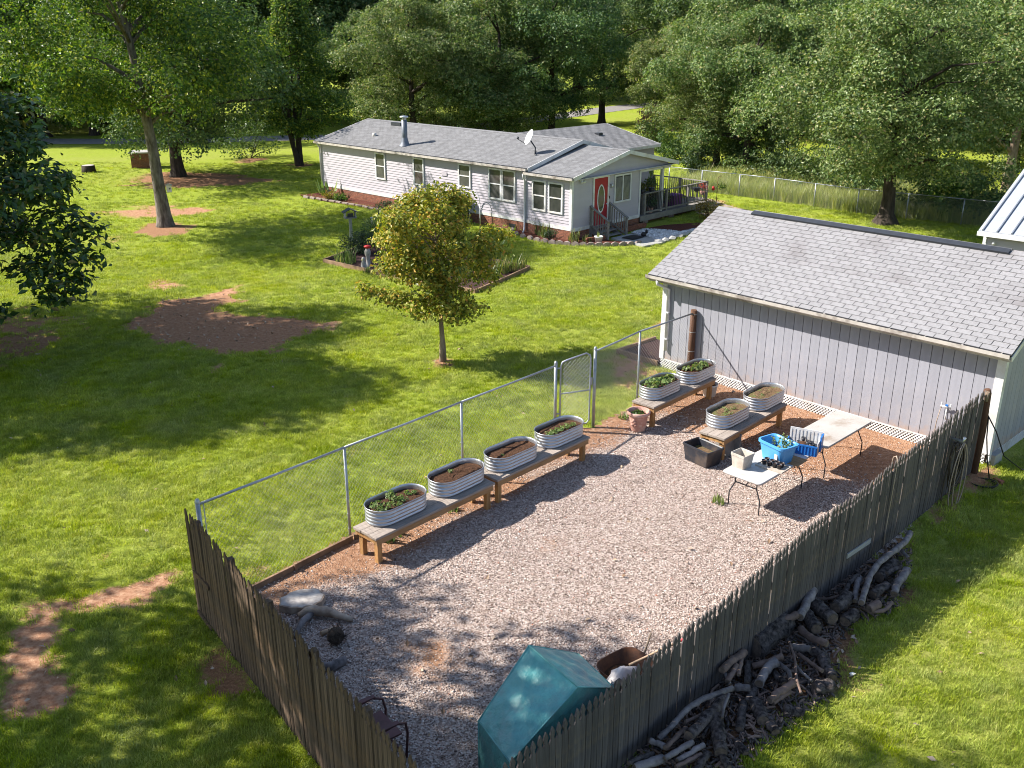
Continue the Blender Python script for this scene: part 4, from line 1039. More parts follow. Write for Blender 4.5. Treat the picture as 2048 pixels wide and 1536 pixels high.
# chimney pipe, vents, dish on the roof
def roof_z(x, y): return ME+(MR-ME)*(x+.22)/(MX+.22)
def on_roof(px, py):
    r = ray(px, py); lo, hi = 20, 70
    for k in range(60):
        m = (lo+hi)/2; q = np.array([r[0]/r[1]*m, m]); l = q-HOUSE_O; x, y = l@HB, l@HA
        z = CAM_H+r[2]/r[1]*m
        if z > roof_z(x, y): lo = m
        else: hi = m
    return x, y, roof_z(x, y)
x, y, z = on_roof(810, 291)
ch = MB().tube([(x, y, z-.1), (x, y, z+1.25)], .14, 14).build('chimney_pipe', 'pipe_grey', house)
MB().lathe([(.3, 0), (.22, .12), (.17, .3), (.145, .42)], 14, (x, y, z-.02)).build('flashing', 'pipe_grey', ch)
MB().lathe([(.002, 1.46), (.20, 1.43), (.22, 1.40), (.22, 1.36), (.10, 1.35), (.12, 1.24)], 14, (x, y, z)).build('cap', 'galv', ch)
x, y, z = on_roof(749, 272); MB().tube([(x, y, z-.05), (x, y, z+.16)], .11, 10).build('roof_vent', 'white', house)
x, y, z = on_roof(794, 251); w(x-.1, y-.4, z-.02, x+.1, y+.4, z+.16).build('roof_vent', 'metal_dark', house)
yv_ = 6.3; MB().box(7.9, 5.0, 3.10, 8.2, 5.3, 3.28).build('roof_vent', 'metal_dark', house)
x, y, z = on_roof(1070, 309)
di = MB().tube([(x, y, z-.03), (x+.02, y, z+.3), (x-.02, y+.28, z+.62)], .03, 8).build('satellite_dish', 'metal_dark', house)
dishm = Matrix.Translation((x-.06, y+.30, z+.74)) @ Vector((-.80, .30, .42)).to_track_quat('Z', 'Y').to_matrix().to_4x4()
b = MB(); b.lathe([(.002, -.09), (.15, -.07), (.27, -.02), (.33, .03), (.335, .03), (.27, -.03), (.15, -.082), (.002, -.10)], 24)
b.v = [tuple(dishm @ Vector((p[0]*.85, p[1]*1.1, p[2]))) for p in b.v]; b.build('reflector', 'white', di)
tip = dishm @ Vector((0, -.30, .50)); MB().tube([dishm @ Vector((0, -.34, 0)), tip], .015, 6).build('feed_arm', 'metal_dark', di)
MB().tube([tip, tip+Vector((.02, .0, .1))], .05, 7).build('feed_horn', 'metal_dark', di)
MB().tube([(x+.3, y+.2, z+.09), (x, y, z)], .02, 6).build('brace', 'metal_dark', di)

# outdoor units on the long wall
ac = thing('air_conditioner', 'dark louvred heat pump under a house window behind the maple', 'air conditioner', hp(-.65, 6.62, -.32), HR)
MB().box(-.4, -.5, 0, .4, .5, 1.25).build('case', 'metal_dark', ac)
b = MB()
for i in range(14): b.box(-.42, -.46, .1+i*.08, -.401, .46, .14+i*.08)
tag(b.build('louver', 'pipe_grey', ac), kind='stuff'); MB().box(-.2, -.15, 1.251, .2, .2, 1.262).build('label_plate', 'cratelight', ac)
bx_ = thing('meter_box', 'small white framed access box low on the house wall', 'utility box', hp(-.05, 9.5, .3), HR)
MB().box(-.05, -.25, 0, .02, .25, .38).build('box', 'white', bx_); MB().box(-.06, -.19, .05, -.051, .19, .3).build('door', 'gutter', bx_)
tr = thing('garden_arch', 'thin white looped wire trellis against the house wall', 'trellis', hp(-.35, 5.6, -.3), HR)
MB().tube([(0, -.35+.35*(1-math.cos(a)), 1.0+.5*math.sin(a)) for a in np.linspace(0, math.pi, 12)], .02, 6).build('arch', 'white', tr)
MB().tube([(0, -.35, 0), (0, -.35, 1.0)], .02, 6).build('upright', 'white', tr); MB().tube([(0, .35, 0), (0, .35, 1.0)], .02, 6).build('upright', 'white', tr)

# ---------------------------------------------------------------- steps, deck
GZ = lambda x, y: T3(hp(x, y))
stp = thing('porch_steps', 'weathered grey wooden steps with baluster handrails leading to the red door', 'steps', hp(1.9, 0, 0), HR)
for k in range(4):
    z = .08-.15*k; y1 = -.02-.27*k
    for j in (0, 1): MB().box(-.62, y1-.27+.135*j+.006, z-.035, .62, y1-.27+.135*j+.129, z).build('tread', 'deck_wood', stp)
for s in (-1, 1):
    MB().bar((s*.59, -.05, -.03), (s*.59, -1.1, -.52), .04, .2).build('stringer', 'deck_wood', stp)
    for y, zt in ((-.06, 1.0), (-1.02, .48)): MB().box(s*.65-.045, y-.045, -.5 if y < -.5 else -.4, s*.65+.045, y+.045, zt).build('newel_post', 'deck_wood', stp)
    MB().bar((s*.65, .0, 1.03), (s*.65, -1.1, .46), .13, .04).build('handrail', 'deck_wood', stp)
    MB().bar((s*.65, .0, .22), (s*.65, -1.05, -.27), .05, .07).build('bottom_rail', 'deck_wood', stp)
    bl = MB().box(-.018, -.018, 0, .018, .018, .76).build('baluster', 'deck_wood', stp)
    for i in range(6):
        o = bl if i == 0 else copy_obj(bl, stp); y = -.2-.135*i; o.location = (s*.65, y, .14+y*.51-.0+.05)
mt = thing('door_mat', 'dark door mat lying before the porch steps', 'mat', hp(2.1, -1.75, GZ(2, -1.75)+.10), HR); MB().box(-.4, -.3, 0, .4, .3, .02).build('mat', 'black_rubber', mt)
dk = thing('deck', 'grey wooden deck with white and black baluster railing beside the house', 'deck', hp(0, 0, 0), HR)
DX0, DX1, DY0, DY1, DZ = 4.82, 10.45, -.05, 3.3, .1
p0_ = MB().box(0, -.065, -.03, DX1-DX0, .065, 0).build('floor_board', 'deck_wood', dk); p0_.location = (DX0, DY0+.07, DZ)
for i in range(1, 24):
    y = DY0+.07+i*.14
    if y > DY1: break
    if y < 2.5: copy_obj(p0_, dk).location = (DX0, y, DZ)
    else:
        o = copy_obj(p0_, dk); o.location = (DX0+2.4, y, DZ); o.scale = ((DX1-DX0-2.4)/(DX1-DX0), 1, 1)
MB().box(DX0, DY0-.035, DZ-.25, DX1+.03, DY0-.002, DZ+.0).build('rim_joist', 'deck_wood', dk); MB().box(DX1+.002, DY0, DZ-.25, DX1+.035, DY1, DZ).build('rim_joist', 'deck_wood', dk)
posts_ = [(5.2, DY0+.05), (6.95, DY0+.05), (8.75, DY0+.05), (DX1-.06, DY0+.05), (DX1-.06, 1.6), (DX1-.06, DY1-.05), (8.4, DY1-.05)]
for x, y in posts_: MB().box(x-.05, y-.05, DZ-.2, x+.05, y+.05, DZ+1.02).build('railing_post', 'deck_wood', dk)
def railing(a, b_):
    MB().bar((*a, DZ+1.0), (*b_, DZ+1.0), .1, .04).build('top_rail', 'deck_wood', dk); MB().bar((*a, DZ+.12), (*b_, DZ+.12), .05, .07).build('bottom_rail', 'deck_wood', dk)
    L = math.hypot(b_[0]-a[0], b_[1]-a[1]); n = int(L/.125)
    for i in range(1, n):
        t = i/n; MBo = copy_obj(bal, dk); MBo.location = (a[0]+(b_[0]-a[0])*t, a[1]+(b_[1]-a[1])*t, DZ+.15)
bal = MB().box(-.012, -.012, 0, .012, .012, .83).build('baluster', 'metal_dark', dk); bal.location = (5.3, DY0+.05, DZ+.15)
for i in range(len(posts_)-1): railing(posts_[i], posts_[i+1])
for x, y in ((5.5, .3), (7.6, .3), (9.8, .3), (9.8, 2.6)): MB().box(x-.2, y-.2, -.7, x+.2, y+.2, DZ-.04).build('pier', 'concrete_block', dk)
MB().box(5.3, DY0+.3, -.7, 9.7, DY0+.36, DZ-.25).build('skirt_board', 'post_brown', dk)
dt = thing('plant_shelf', 'grey wooden plant shelf along the porch railing', 'shelf', hp(5.9, .35, DZ), HR)
MB().box(-.7, -.2, .9, .7, .2, .94).build('shelf_top', 'deck_wood', dt)
for s in (-1, 1): MB().box(s*.62-.03, -.18, 0, s*.62+.03, .18, .9).build('leg', 'deck_wood', dt)
MB().box(-.7, -.2, .4, .7, .2, .43).build('shelf_board', 'deck_wood', dt)
bn = thing('porch_bench', 'grey bench with slatted back standing deep in the porch', 'bench', hp(8.0, 2.6, DZ), HR)
for i in range(4): MB().box(-.8, -.25+.13*i, .42, .8, -.14+.13*i, .45).build('seat_slat', 'deck_wood', bn)
for i in range(4): MB().box(-.8, .28, .52+.13*i, .8, .31, .62+.13*i).build('back_slat', 'deck_wood', bn)
for s in (-.7, .7): MB().box(s-.03, -.25, 0, s+.03, .3, .42).build('leg', 'deck_wood', bn)
cu = thing('cushion', 'purple covered box standing on the deck behind the railing', 'box', hp(8.3, .55, DZ), HR); MB().box(-.35, -.3, 0, .35, .3, .5).build('body', 'purple', cu); MB().box(-.37, -.32, .501, .37, .32, .55).build('lid', 'purple', cu)

ORD = ['first', 'second', 'third', 'fourth', 'fifth', 'sixth', 'seventh', 'eighth', 'ninth']
# ---------------------------------------------------------------- benches and steel planters
BD = R(47.0); BU = np.array([math.cos(BD), math.sin(BD)]); BV = np.array([-BU[1], BU[0]])
BH = .52
def make_bench(label, near_right_foot, L, wd=.6, boards=False, group='wooden benches under the planters'):
    """near_right_foot: plan point of the leg that is nearest on the yard side"""
    P = np.array(near_right_foot)+BV*(wd/2-.05)+BU*(L/2-.06)
    t = thing('wooden_bench', label, 'bench', (P[0], P[1], T3(P)+.01), BD, group)
    for k in (-1, 0, 1):
        o = MB().box(-L/2, -wd/6+.004, 0, L/2, wd/6-.004, .04).build('top_plank', 'grey_wood' if k else 'grey_wood', t); o.location = (random.uniform(-.006, .006), k*wd/3, BH-.04)
    for s in (-1, 1):
        MB().box(-L/2+.03, s*(wd/2-.04)-.02, BH-.15, L/2-.03, s*(wd/2-.04)+.02, BH-.042).build('apron', 'lumber', t)
        MB().box(s*(L/2-.05)-.02, -wd/2+.065, BH-.13, s*(L/2-.05)+.02, wd/2-.065, BH-.042).build('end_apron', 'lumber_leg', t)
        for q in (-1, 1): MB().box(s*(L/2-.115)-.045, q*(wd/2-.105)-.045, 0, s*(L/2-.115)+.045, q*(wd/2-.105)+.045, BH-.041).build('leg', 'lumber_leg', t)
    return t, P
b1, p1 = make_bench('wooden bench nearest the left picket fence carrying two steel planters', G(757, 1130)[:2], 2.78)
b2, p2 = make_bench('wooden bench at the gate end of the chain link carrying two steel planters', G(995, 1009)[:2]+BU*.02, 2.70)
b3, p3 = make_bench('wooden bench beside the pink pot near the old brown post', G(1305, 857)[:2], 2.55)
b4, p4 = make_bench('wooden bench beside the open black tub before the shed', G(1444, 923)[:2], 2.62)
# boards leaning below bench 4
t = thing('plywood_board', 'grey board leaning under the bench by the black tub', 'board', (*(p4-BU*.72-BV*.02), .012), BD)
MB().box(-.02, -.3, 0, .0, .25, .42, Matrix.Rotation(R(10), 4, 'Y')).build('board', 'deck_wood', t)
t = thing('plywood_board', 'grey sheet propped flat against the yard side of that bench', 'board', (*(p4-BU*.75-BV*.22), .012), BD)
MB().box(-.32, -.012, 0, .32, .012, .40, Matrix.Rotation(R(-12), 4, 'X')).build('board', 'deck_wood', t)

PL, PW, PH = 1.20, .60, .295
def stadium(off, n=14):
    r = PW/2+off; h = PL/2-PW/2; pts = []
    for i in range(n+1):
        a = -math.pi/2+math.pi*i/n; pts.append((h+r*math.cos(a), r*math.sin(a)))
    for i in range(n+1):
        a = math.pi/2+math.pi*i/n; pts.append((-h+r*math.cos(a), r*math.sin(a)))
    return pts
def planter_meshes():
    rows_ = []
    nz = 33
    for i in range(nz):
        z = PH*i/(nz-1)*.97; u = i/(nz-1)*4.5
        f = .5-.5*math.cos(2*math.pi*u); rows_.append((-.022+.016*f, z))
    rows_ += [(-.004, PH*.98), (.004, PH), (-.004, PH+.01), (-.016, PH), (-.02, PH*.9), (-.026, PH*.5), (-.026, .05)]
    n = len(stadium(0)); b = MB(); vs = []
    for o, z in rows_: vs += [(x, y, z) for x, y in stadium(o)]
    b.add(vs, [(i*n+j, i*n+(j+1) % n, (i+1)*n+(j+1) % n, (i+1)*n+j) for i in range(len(rows_)-1) for j in range(n)], True)
    return b
def soil_mesh(seed, level):
    rg = np.random.default_rng(seed); b = MB(); rings = 7; st = stadium(-.028); n = len(st); vs = []
    for k in range(rings):
        f = 1-k/rings
        for x, y in st:
            hx = max(-PL/2+PW/2, min(PL/2-PW/2, x)); xx = hx*(.25+.75*f)+(x-hx)*f
            vs.append((xx, y*f, level+.02*(1-f)+rg.normal(0, .007)))
    vs.append((0, 0, level+.02))
    fs = [(k*n+j, k*n+(j+1) % n, (k+1)*n+(j+1) % n, (k+1)*n+j) for k in range(rings-1) for j in range(n)]+[((rings-1)*n+j, (rings-1)*n+(j+1) % n, rings*n) for j in range(n)]
    return b.add(vs, fs, True)
def plant_mesh(seed, nleaf, rad, hgt, size, mat, name, parent, up=.7, stems=True):
    rg = np.random.default_rng(seed); a = rg.random(nleaf)*6.28; r = rad*np.sqrt(rg.random(nleaf)); z = hgt*(.25+.75*rg.random(nleaf))*(1-.35*(r/rad)**2)
    pos = np.stack([r*np.cos(a), r*np.sin(a), z], 1)
    nr = np.stack([np.cos(a)*.7, np.sin(a)*.7, np.full(nleaf, up)], 1)+rg.normal(0, .35, (nleaf, 3))
    o = leaves(name, pos, nr, size, mat, parent, aspect=.75, rng=rg)
    return o
planters = []
def planter(label, c, rz, seed, level, soil, zoff=BH):
    t = thing('steel_planter', label, 'planter', (c[0], c[1], zoff+.012+T3(c)), rz, 'oval galvanised steel planters on the benches')
    if not planters: planter_meshes().build('shell', 'galv_planter', t)
    else: copy_obj([o for o in planters[0].children if o.name.startswith('shell')][0], t)
    soil_mesh(seed, level).build('soil', soil, t); planters.append(t); return t
def pc(a, b): return (G(*a, .83)[:2]+G(*b, .83)[:2])/2
PC = [pc((719.5,1012),(860.6,977.7)), pc((848,954),(975,927.6)), pc((962,904),(1079.4,885.5)), pc((1063.6,859),(1171.7,842)),
      pc((1273,765.5),(1367,756)), pc((1349,736),(1435.6,726.5)), pc((1407.5,821.7),(1505,807)), pc((1481,787.5),(1575.5,775))]
PLAB = ['oval steel planter with leafy greens nearest the left picket fence', 'oval steel planter of bare brown soil with one sprout, second from the left fence',
        'oval steel planter of bare brown soil, third from the left fence', 'oval steel planter with a row of lettuce before the gate',
        'oval steel planter crowded with broccoli leaves above the pink pot', 'oval steel planter with pale cabbages against the old brown post',
        'shiny oval steel planter of weedy dry soil above the black tub', 'shiny oval steel planter of dry soil nearest the shed wall']
for i, c in enumerate(PC):
    planter(PLAB[i], c, BD+R(random.uniform(-1.5, 1.5)), 300+i, .215 if i != 6 else .20, 'soil' if i < 6 else 'soil_dry')
def sprout(pi, lx, ly, kind, rad, hgt, label, n=40, size=.05, mat='leaf_herb', group=None, seed=None):
    t = planters[pi]; c = PC[pi]; p = c+BU*lx+BV*ly
    s = thing(kind, label, 'plant', (p[0], p[1], t.location.z+.23), 0, group)
    sd = seed or (500+pi*50+int(lx*100)+int(ly*37)); plant_mesh(sd, n, rad, hgt, size, mat, 'foliage', s)
    b = MB(); rg = np.random.default_rng(sd)
    for _ in range(4): a = rg.random()*6.28; b.tube([(0, 0, -.02), (math.cos(a)*rad*.6, math.sin(a)*rad*.6, hgt*.7)], .004, 4)
    b.build('stem', 'leaf_herb', s); return s
for i, (lx, ly, r_, h_, n_) in enumerate(sorted(((-.40,.02,.12,.14,60), (-.28,-.12,.11,.12,50), (-.45,-.14,.09,.10,40), (-.02,.08,.10,.13,40), (.08,-.06,.11,.10,45), (-.08,-.12,.10,.09,40), (.30,.05,.07,.06,18), (.42,.0,.06,.05,14), (.02,.17,.07,.15,30)))):
    sprout(0, lx, ly, 'leafy_green', r_, h_, f'leafy green, {ORD[i]} from the fence end of the planter nearest the left fence', n_, .05, group='leafy greens in the nearest planter')
sprout(1, -.02, .12, 'seedling', .055, .06, 'single sprout standing alone in the second planter', 14, .045)
sprout(2, -.25, -.02, 'seedling', .035, .03, 'tiny sprout in the third planter of bare soil', 8, .03)
for i in range(9): sprout(3, -.42+i*.09, -.10+.02*(i % 2), 'lettuce', .065, .055, f'{ORD[i]} pale lettuce from the bench side in the row before the gate', 24, .045, group='lettuce row in the planter by the gate')
for i in range(5): sprout(3, -.35+i*.15, .03, 'seedling', .04, .035, f'{ORD[i]} tiny seedling from the near end behind the lettuce row by the gate', 8, .03, group='seedlings behind the lettuce row')
for i, (lx, ly, r_, h_) in enumerate(sorted(((-.42,.05,.12,.15), (-.25,-.08,.12,.12), (-.05,.1,.13,.12), (.05,-.1,.11,.10), (.28,-.05,.14,.11), (.40,.05,.10,.08), (-.45,-.12,.08,.1), (.2,.12,.10,.09)))):
    sprout(4, lx, ly, 'broccoli_plant', r_, h_, f'bluish broccoli plant, {ORD[i]} from the near end of the planter above the pink pot', 26, .085, group='broccoli plants above the pink pot')
for i, (lx, ly, r_, h_) in enumerate(sorted(((-.2,.05,.10,.09), (-.05,-.06,.11,.09), (.12,.06,.09,.08), (.22,-.08,.11,.09), (.36,.04,.09,.08), (-.28,.12,.07,.07)))):
    sprout(5, lx, ly, 'cabbage', r_, h_, f'pale cabbage seedling, {ORD[i]} from the near end of the planter by the old brown post', 22, .075, group='cabbages by the old brown post')
for i, (lx, ly) in enumerate(sorted(((-.25,-.08), (-.1,-.13), (-.05,.0), (.05,.08), (.15,-.02)))):
    sprout(6, lx, ly, 'weed', .07, .035, f'low green weed, {ORD[i]} from the near end of the dry planter above the black tub', 22, .025, group='weeds in the dry planter')
for lx, ly, w_ in ((-.3, .05, 'nearer'), (-.1, .0, 'farther')): sprout(7, lx, ly, 'weed', .05, .03, 'low green weed, the '+w_+' of two in the dry planter nearest the shed', 14, .022, group='weeds in the dry planter nearest the shed')

# ---------------------------------------------------------------- pots, tubs
P = G(1275.5, 860)[:2]
t = thing('flower_pot', 'large pink terracotta pot with a wide rim and green weeds', 'pot', (P[0], P[1], .012))
MB().lathe([(.002, 0), (.155, 0), (.165, .02), (.21, .36), (.212, .37), (.25, .38), (.258, .40), (.258, .44), (.245, .455), (.225, .445), (.215, .36), (.21, .34)], 28).build('body', 'terra', t)
MB().lathe([(.212, .34), (.1, .36), (.002, .365)], 20).build('soil', 'soil', t)
b = MB()
for a, z in ((-2.2, .20), (-2.35, .24), (-2.05, .24), (-2.2, .28), (-2.4, .17), (-2.0, .17)): 
    rr = .165+.045*z/.36+.004; b.lathe([(.002, .035), (.03, .02), (.035, 0), (.03, -.02), (.002, -.035)], 7, (rr*math.cos(a), rr*math.sin(a), z))
b.build('relief', 'terra', t)
s = thing('weed', 'bushy green weed growing in the pink terracotta pot', 'plant', (P[0], P[1], .37)); plant_mesh(901, 130, .15, .08, .045, MT['leaf_lit'], 'foliage', s); MB().tube([(0, 0, 0), (0, .01, .06)], .005, 4).build('stem', 'leaf_herb', s)
P = G(1418, 792)[:2]
t = thing('plant_pot', 'cream pot standing in the shade under the bench', 'pot', (P[0], P[1], .012))
MB().lathe([(.002, 0), (.14, 0), (.15, .02), (.185, .26), (.20, .27), (.20, .31), (.185, .31), (.17, .25)], 22).build('body', 'pot_white', t); MB().lathe([(.18, .25), (.002, .27)], 16).build('soil', 'soil', t)
def tub(label, c, rz, lx, ly, h, mat, taper=.85, wall=.02, rim=.03, name='storage_tub', r=.08, z0=None, cat='tub'):
    t = thing(name, label, cat, (c[0], c[1], z0), rz)
    def rr(sx, sy, r, n=5):
        pts = []
        for cx, cy, a0 in ((sx-r, sy-r, 0), (-sx+r, sy-r, 90), (-sx+r, -sy+r, 180), (sx-r, -sy+r, 270)):
            for i in range(n+1): a = R(a0+90*i/n); pts.append((cx+r*math.cos(a), cy+r*math.sin(a)))
        return pts
    b = MB(); prof = [(taper, 0, 0), (1.0, 0, h-.05), (1.0, rim, h-.045), (1.0, rim, h), (1.0, -.004, h+.002), (1.0, -wall, h-.02), (taper, -wall, wall)]
    vs = []
    for k, o, z in prof: vs += [(x, y, z) for x, y in rr(lx/2*k+o, ly/2*k+o, r)]
    n = len(rr(1, 1, .1)); m = len(prof)
    b.add(vs, [(i*n+j, i*n+(j+1) % n, (i+1)*n+(j+1) % n, (i+1)*n+j) for i in range(m-1) for j in range(n)], False)
    b.f += [tuple(reversed(range(n))), tuple(range((m-1)*n, m*n))]; b.sm += [False, False]
    b.build('shell', mat, t)
    return t, rr
# black tub on the ground: corners seen at rim height
h_ = .36
c1, c2, c3, c4_ = [G(x, y, h_)[:2] for x, y in ((1371, 886), (1393, 874), (1446.6, 895), (1417, 909.6))]
cc = (c1+c2+c3+c4_)/4; ax_ = (c3+c4_-c1-c2)/2; a_ = math.atan2(ax_[1], ax_[0]); lx = np.linalg.norm(ax_); ly = np.linalg.norm((c2+c3-c1-c4_)/2)
t, rr = tub('open black plastic tub half full of sandy soil on the gravel', cc, a_, lx, max(ly, .38), h_, 'black_plastic', .88, .02, .012, r=.03, z0=.012)
MB().prism(rr(lx/2*.95-.02, max(ly, .38)/2*.95-.02, .03), .03, .2).build('soil', 'soil_dry', t)

# ---------------------------------------------------------------- two folding tables
TD = R(44.5); TU = np.array([math.cos(TD), math.sin(TD)]); TV = np.array([-TU[1], TU[0]]); TZ = .74
def folding_table(label, c, L, W, z, mat):
    t = thing('folding_table', label, 'table', (c[0], c[1], T3(c)+.012), TD, 'white folding tables')
    def rr(sx, sy, r, n=6):
        pts = []
        for cx, cy, a0 in ((sx-r, sy-r, 0), (-sx+r, sy-r, 90), (-sx+r, -sy+r, 180), (sx-r, -sy+r, 270)):
            for i in range(n+1): a = R(a0+90*i/n); pts.append((cx+r*math.cos(a), cy+r*math.sin(a)))
        return pts
    b = MB(); n = 28; prof = [(-.03, z-.045), (0, z-.04), (.004, z-.02), (0, z-.004), (-.01, z)]; vs = []
    for o, zz in prof: vs += [(x, y, zz) for x, y in rr(L/2+o, W/2+o, .075+o)]
    b.add(vs, [(i*n+j, i*n+(j+1) % n, (i+1)*n+(j+1) % n, (i+1)*n+j) for i in range(4) for j in range(n)], True); b.f += [tuple(reversed(range(n))), tuple(range(4*n, 5*n))]; b.sm += [False, False]
    b.build('tabletop', mat, t)
    for s in (-1, 1):
        x = s*(L/2-.2)
        for q in (-1, 1):
            MB().tube([(x, q*W*.28, z-.045), (x, q*W*.28, z-.24), (x+s*.02, q*W*.40, z-.45), (x+s*.02, q*W*.40, 0)], .013, 6).build('leg', 'metal_dark', t)
        MB().tube([(x, -W*.28, z-.23), (x, W*.28, z-.23)], .011, 6).build('crossbar', 'metal_dark', t)
        MB().tube([(x, 0, z-.23), (x-s*.4, 0, z-.05)], .010, 6).build('brace', 'metal_dark', t)
    return t
K = [G(x, y, TZ)[:2] for x, y in ((1521, 967), (1455.6, 933), (1640, 900))]
tL = 1.86; tW = .80
cn = K[0]+TU*tL/2+TV*tW/2
K2 = G(1745, 843, TZ)[:2]; cfar = K2-TU*tL/2+TV*tW/2
tn = folding_table('white folding table nearest the gravel, holding the blue tub and a pale bin', cn, tL, tW, TZ-.03, 'table')
tf = folding_table('stained beige folding table nearest the shed, bare on top', cfar, tL+.02, tW, TZ, 'table_old')
TT = TZ-.03+.0125
def tpos(px, py, z=TT): return G(px, py, z)[:2]
# things on the near table
cb = (tpos(1522, 921)+tpos(1571, 914))/2
B0 = [G(x, y, TT)[:2] for x, y in ((1519, 915), (1562, 936), (1580, 925))]
ax_ = B0[1]-B0[0]; a_ = math.atan2(ax_[1], ax_[0]); 
cen = (B0[0]+B0[2])/2+TU*.02
t, rr = tub('light blue plastic tub with soil and a leggy seedling on the table', cen+TU*.05, a_, .60, .44, .36, 'bluetub', .82, .02, .022, r=.1, z0=TT)
MB().prism(rr(.238, .172, .07), .03, .16).build('soil', 'soil', t)
MB().box(.12, -.208, .08, .19, -.200, .2).build('sticker', 'white', t)
s = thing('seedling', 'leggy green plant growing out of the blue tub', 'plant', (cen[0]+TU[0]*.05+.06, cen[1]+TU[1]*.05-.02, TT+.17))
rg = np.random.default_rng(77); st = MB(); lp = []
for i in range(7):
    bx, by = rg.normal(0, .08), rg.normal(0, .06); tx, ty, tz = bx+rg.normal(0, .05), by+rg.normal(0, .05), .22+.16*rg.random()
    st.tube([(bx, by, 0), ((bx+tx)/2, (by+ty)/2, tz*.5), (tx, ty, tz)], .004, 4)
    for k in range(14): f = .25+.75*rg.random(); lp.append((bx+(tx-bx)*f+rg.normal(0, .03), by+(ty-by)*f+rg.normal(0, .03), tz*f))
st.build('stem', 'leaf_herb', s); lp = np.array(lp); leaves('foliage', lp, rg.normal(0, .5, lp.shape)+[0, 0, .6], .05, 'leaf_herb', s, .7, rg)
# pale bin
B0 = [G(x, y, TT)[:2] for x, y in ((1461, 932), (1488, 943), (1502, 935))]
ax_ = B0[1]-B0[0]; a_ = math.atan2(ax_[1], ax_[0]); cen = (B0[0]+B0[2])/2+TU*.03
t, rr = tub('dusty off-white square bin empty at the table corner', cen, a_, .30, .30, .28, 'beige_bin', .85, .014, .008, name='waste_bin', r=.025, z0=TT, cat='bin')
# folding crate: clear panels with blue frame
cr = tpos(1605, 900); cz = thing('folding_crate', 'blue and clear collapsible crate half folded on the table', 'crate', (cr[0], cr[1], TT), R(-28))
MB().box(-.30, -.22, 0, .30, .22, .03).build('base', 'bluedeep', cz)
b = MB().box(-.30, .19, .03, .30, .205, .36); b.build('side_panel', 'cratelight', cz)
rb = MB()
for i in range(9): rb.box(-.28+i*.068, .183, .05, -.262+i*.068, .189, .33)
tag(rb.build('rib', 'table', cz), kind='stuff')
MB().box(-.30, -.22, .03, .30, -.205, .2).build('side_panel', 'bluedeep', cz)
rb = MB()
for i in range(10): rb.box(-.29+i*.06, -.232, .03, -.265+i*.06, -.221, .2)
rb.box(-.30, -.235, .18, .30, -.221, .21); rb.build('rib', 'bluedeep', cz)
MB().box(.285, -.2, .03, .30, .188, .26).build('end_panel', 'cratelight', cz); MB().box(.302, -.02, .03, .33, .21, .33).build('corner_post', 'bluedeep', cz); MB().box(-.32, -.22, .03, -.302, .19, .16).build('end_panel', 'bluedeep', cz)
cs = thing('seed_tray_heap', 'crumpled pots and soil heaped inside the collapsible crate', 'pots', (cr[0], cr[1], TT+.032), R(-28))
rg = np.random.default_rng(5); b = MB()
for i in range(14): b.lathe([(.03, 0), (.045, .07), (.04, .07), (.002, .02)], 8, (rg.uniform(-.22, .22), rg.uniform(-.14, .13), .02+.10*rg.random()))
tag(b.build('pot', 'black_plastic', cs), kind='stuff'); MB().lathe([(.2, 0), (.15, .08), (.06, .13), (.002, .14)], 12).build('soil', 'soil', cs)
# tray of nursery pots
P = tpos(1546, 934); tt = thing('nursery_tray', 'grey flat tray holding black nursery pots on the table', 'tray', (P[0], P[1], TT), R(-44))
MB().box(-.27, -.17, 0, .27, .17, .012).box(-.27, -.17, .013, -.255, .17, .03).box(.255, -.17, .013, .27, .17, .03).box(-.254, -.17, .013, .254, -.155, .03).box(-.254, .155, .013, .254, .17, .03).build('tray', 'beige_bin', tt)
pp0 = None
for i in range(4):
    for j in range(2):
        lab = f"small black nursery pot, {ORD[i]} along the {['row beside the blue tub', 'outer row'][j]} of the grey tray"
        x, y = -.17+i*.10+random.uniform(-.01, .01), .08-j*.10; q = P+np.array([math.cos(R(-44))*x-math.sin(R(-44))*y, math.sin(R(-44))*x+math.cos(R(-44))*y])
        if pp0 is None:
            pp0 = thing('nursery_pot', lab, 'pot', (q[0], q[1], TT+.013), 0, 'nursery pots in the tray')
            MB().lathe([(.002, 0), (.032, 0), (.047, .08), (.052, .085), (.045, .085), (.04, .06)], 12).build('body', 'black_plastic', pp0); MB().lathe([(.042, .06), (.002, .065)], 10).build('soil', 'soil', pp0)
        else: copy_tree(pp0, lab, loc=(q[0], q[1], TT+.013), rz=random.random()*6)
P = tpos(1590, 922); t = thing('cardboard', 'brown damp cardboard scrap lying between tub and crate', 'cardboard', (P[0], P[1], TT), R(-44)); MB().box(-.16, -.2, 0, .16, .2, .006).build('sheet', 'lumber', t)

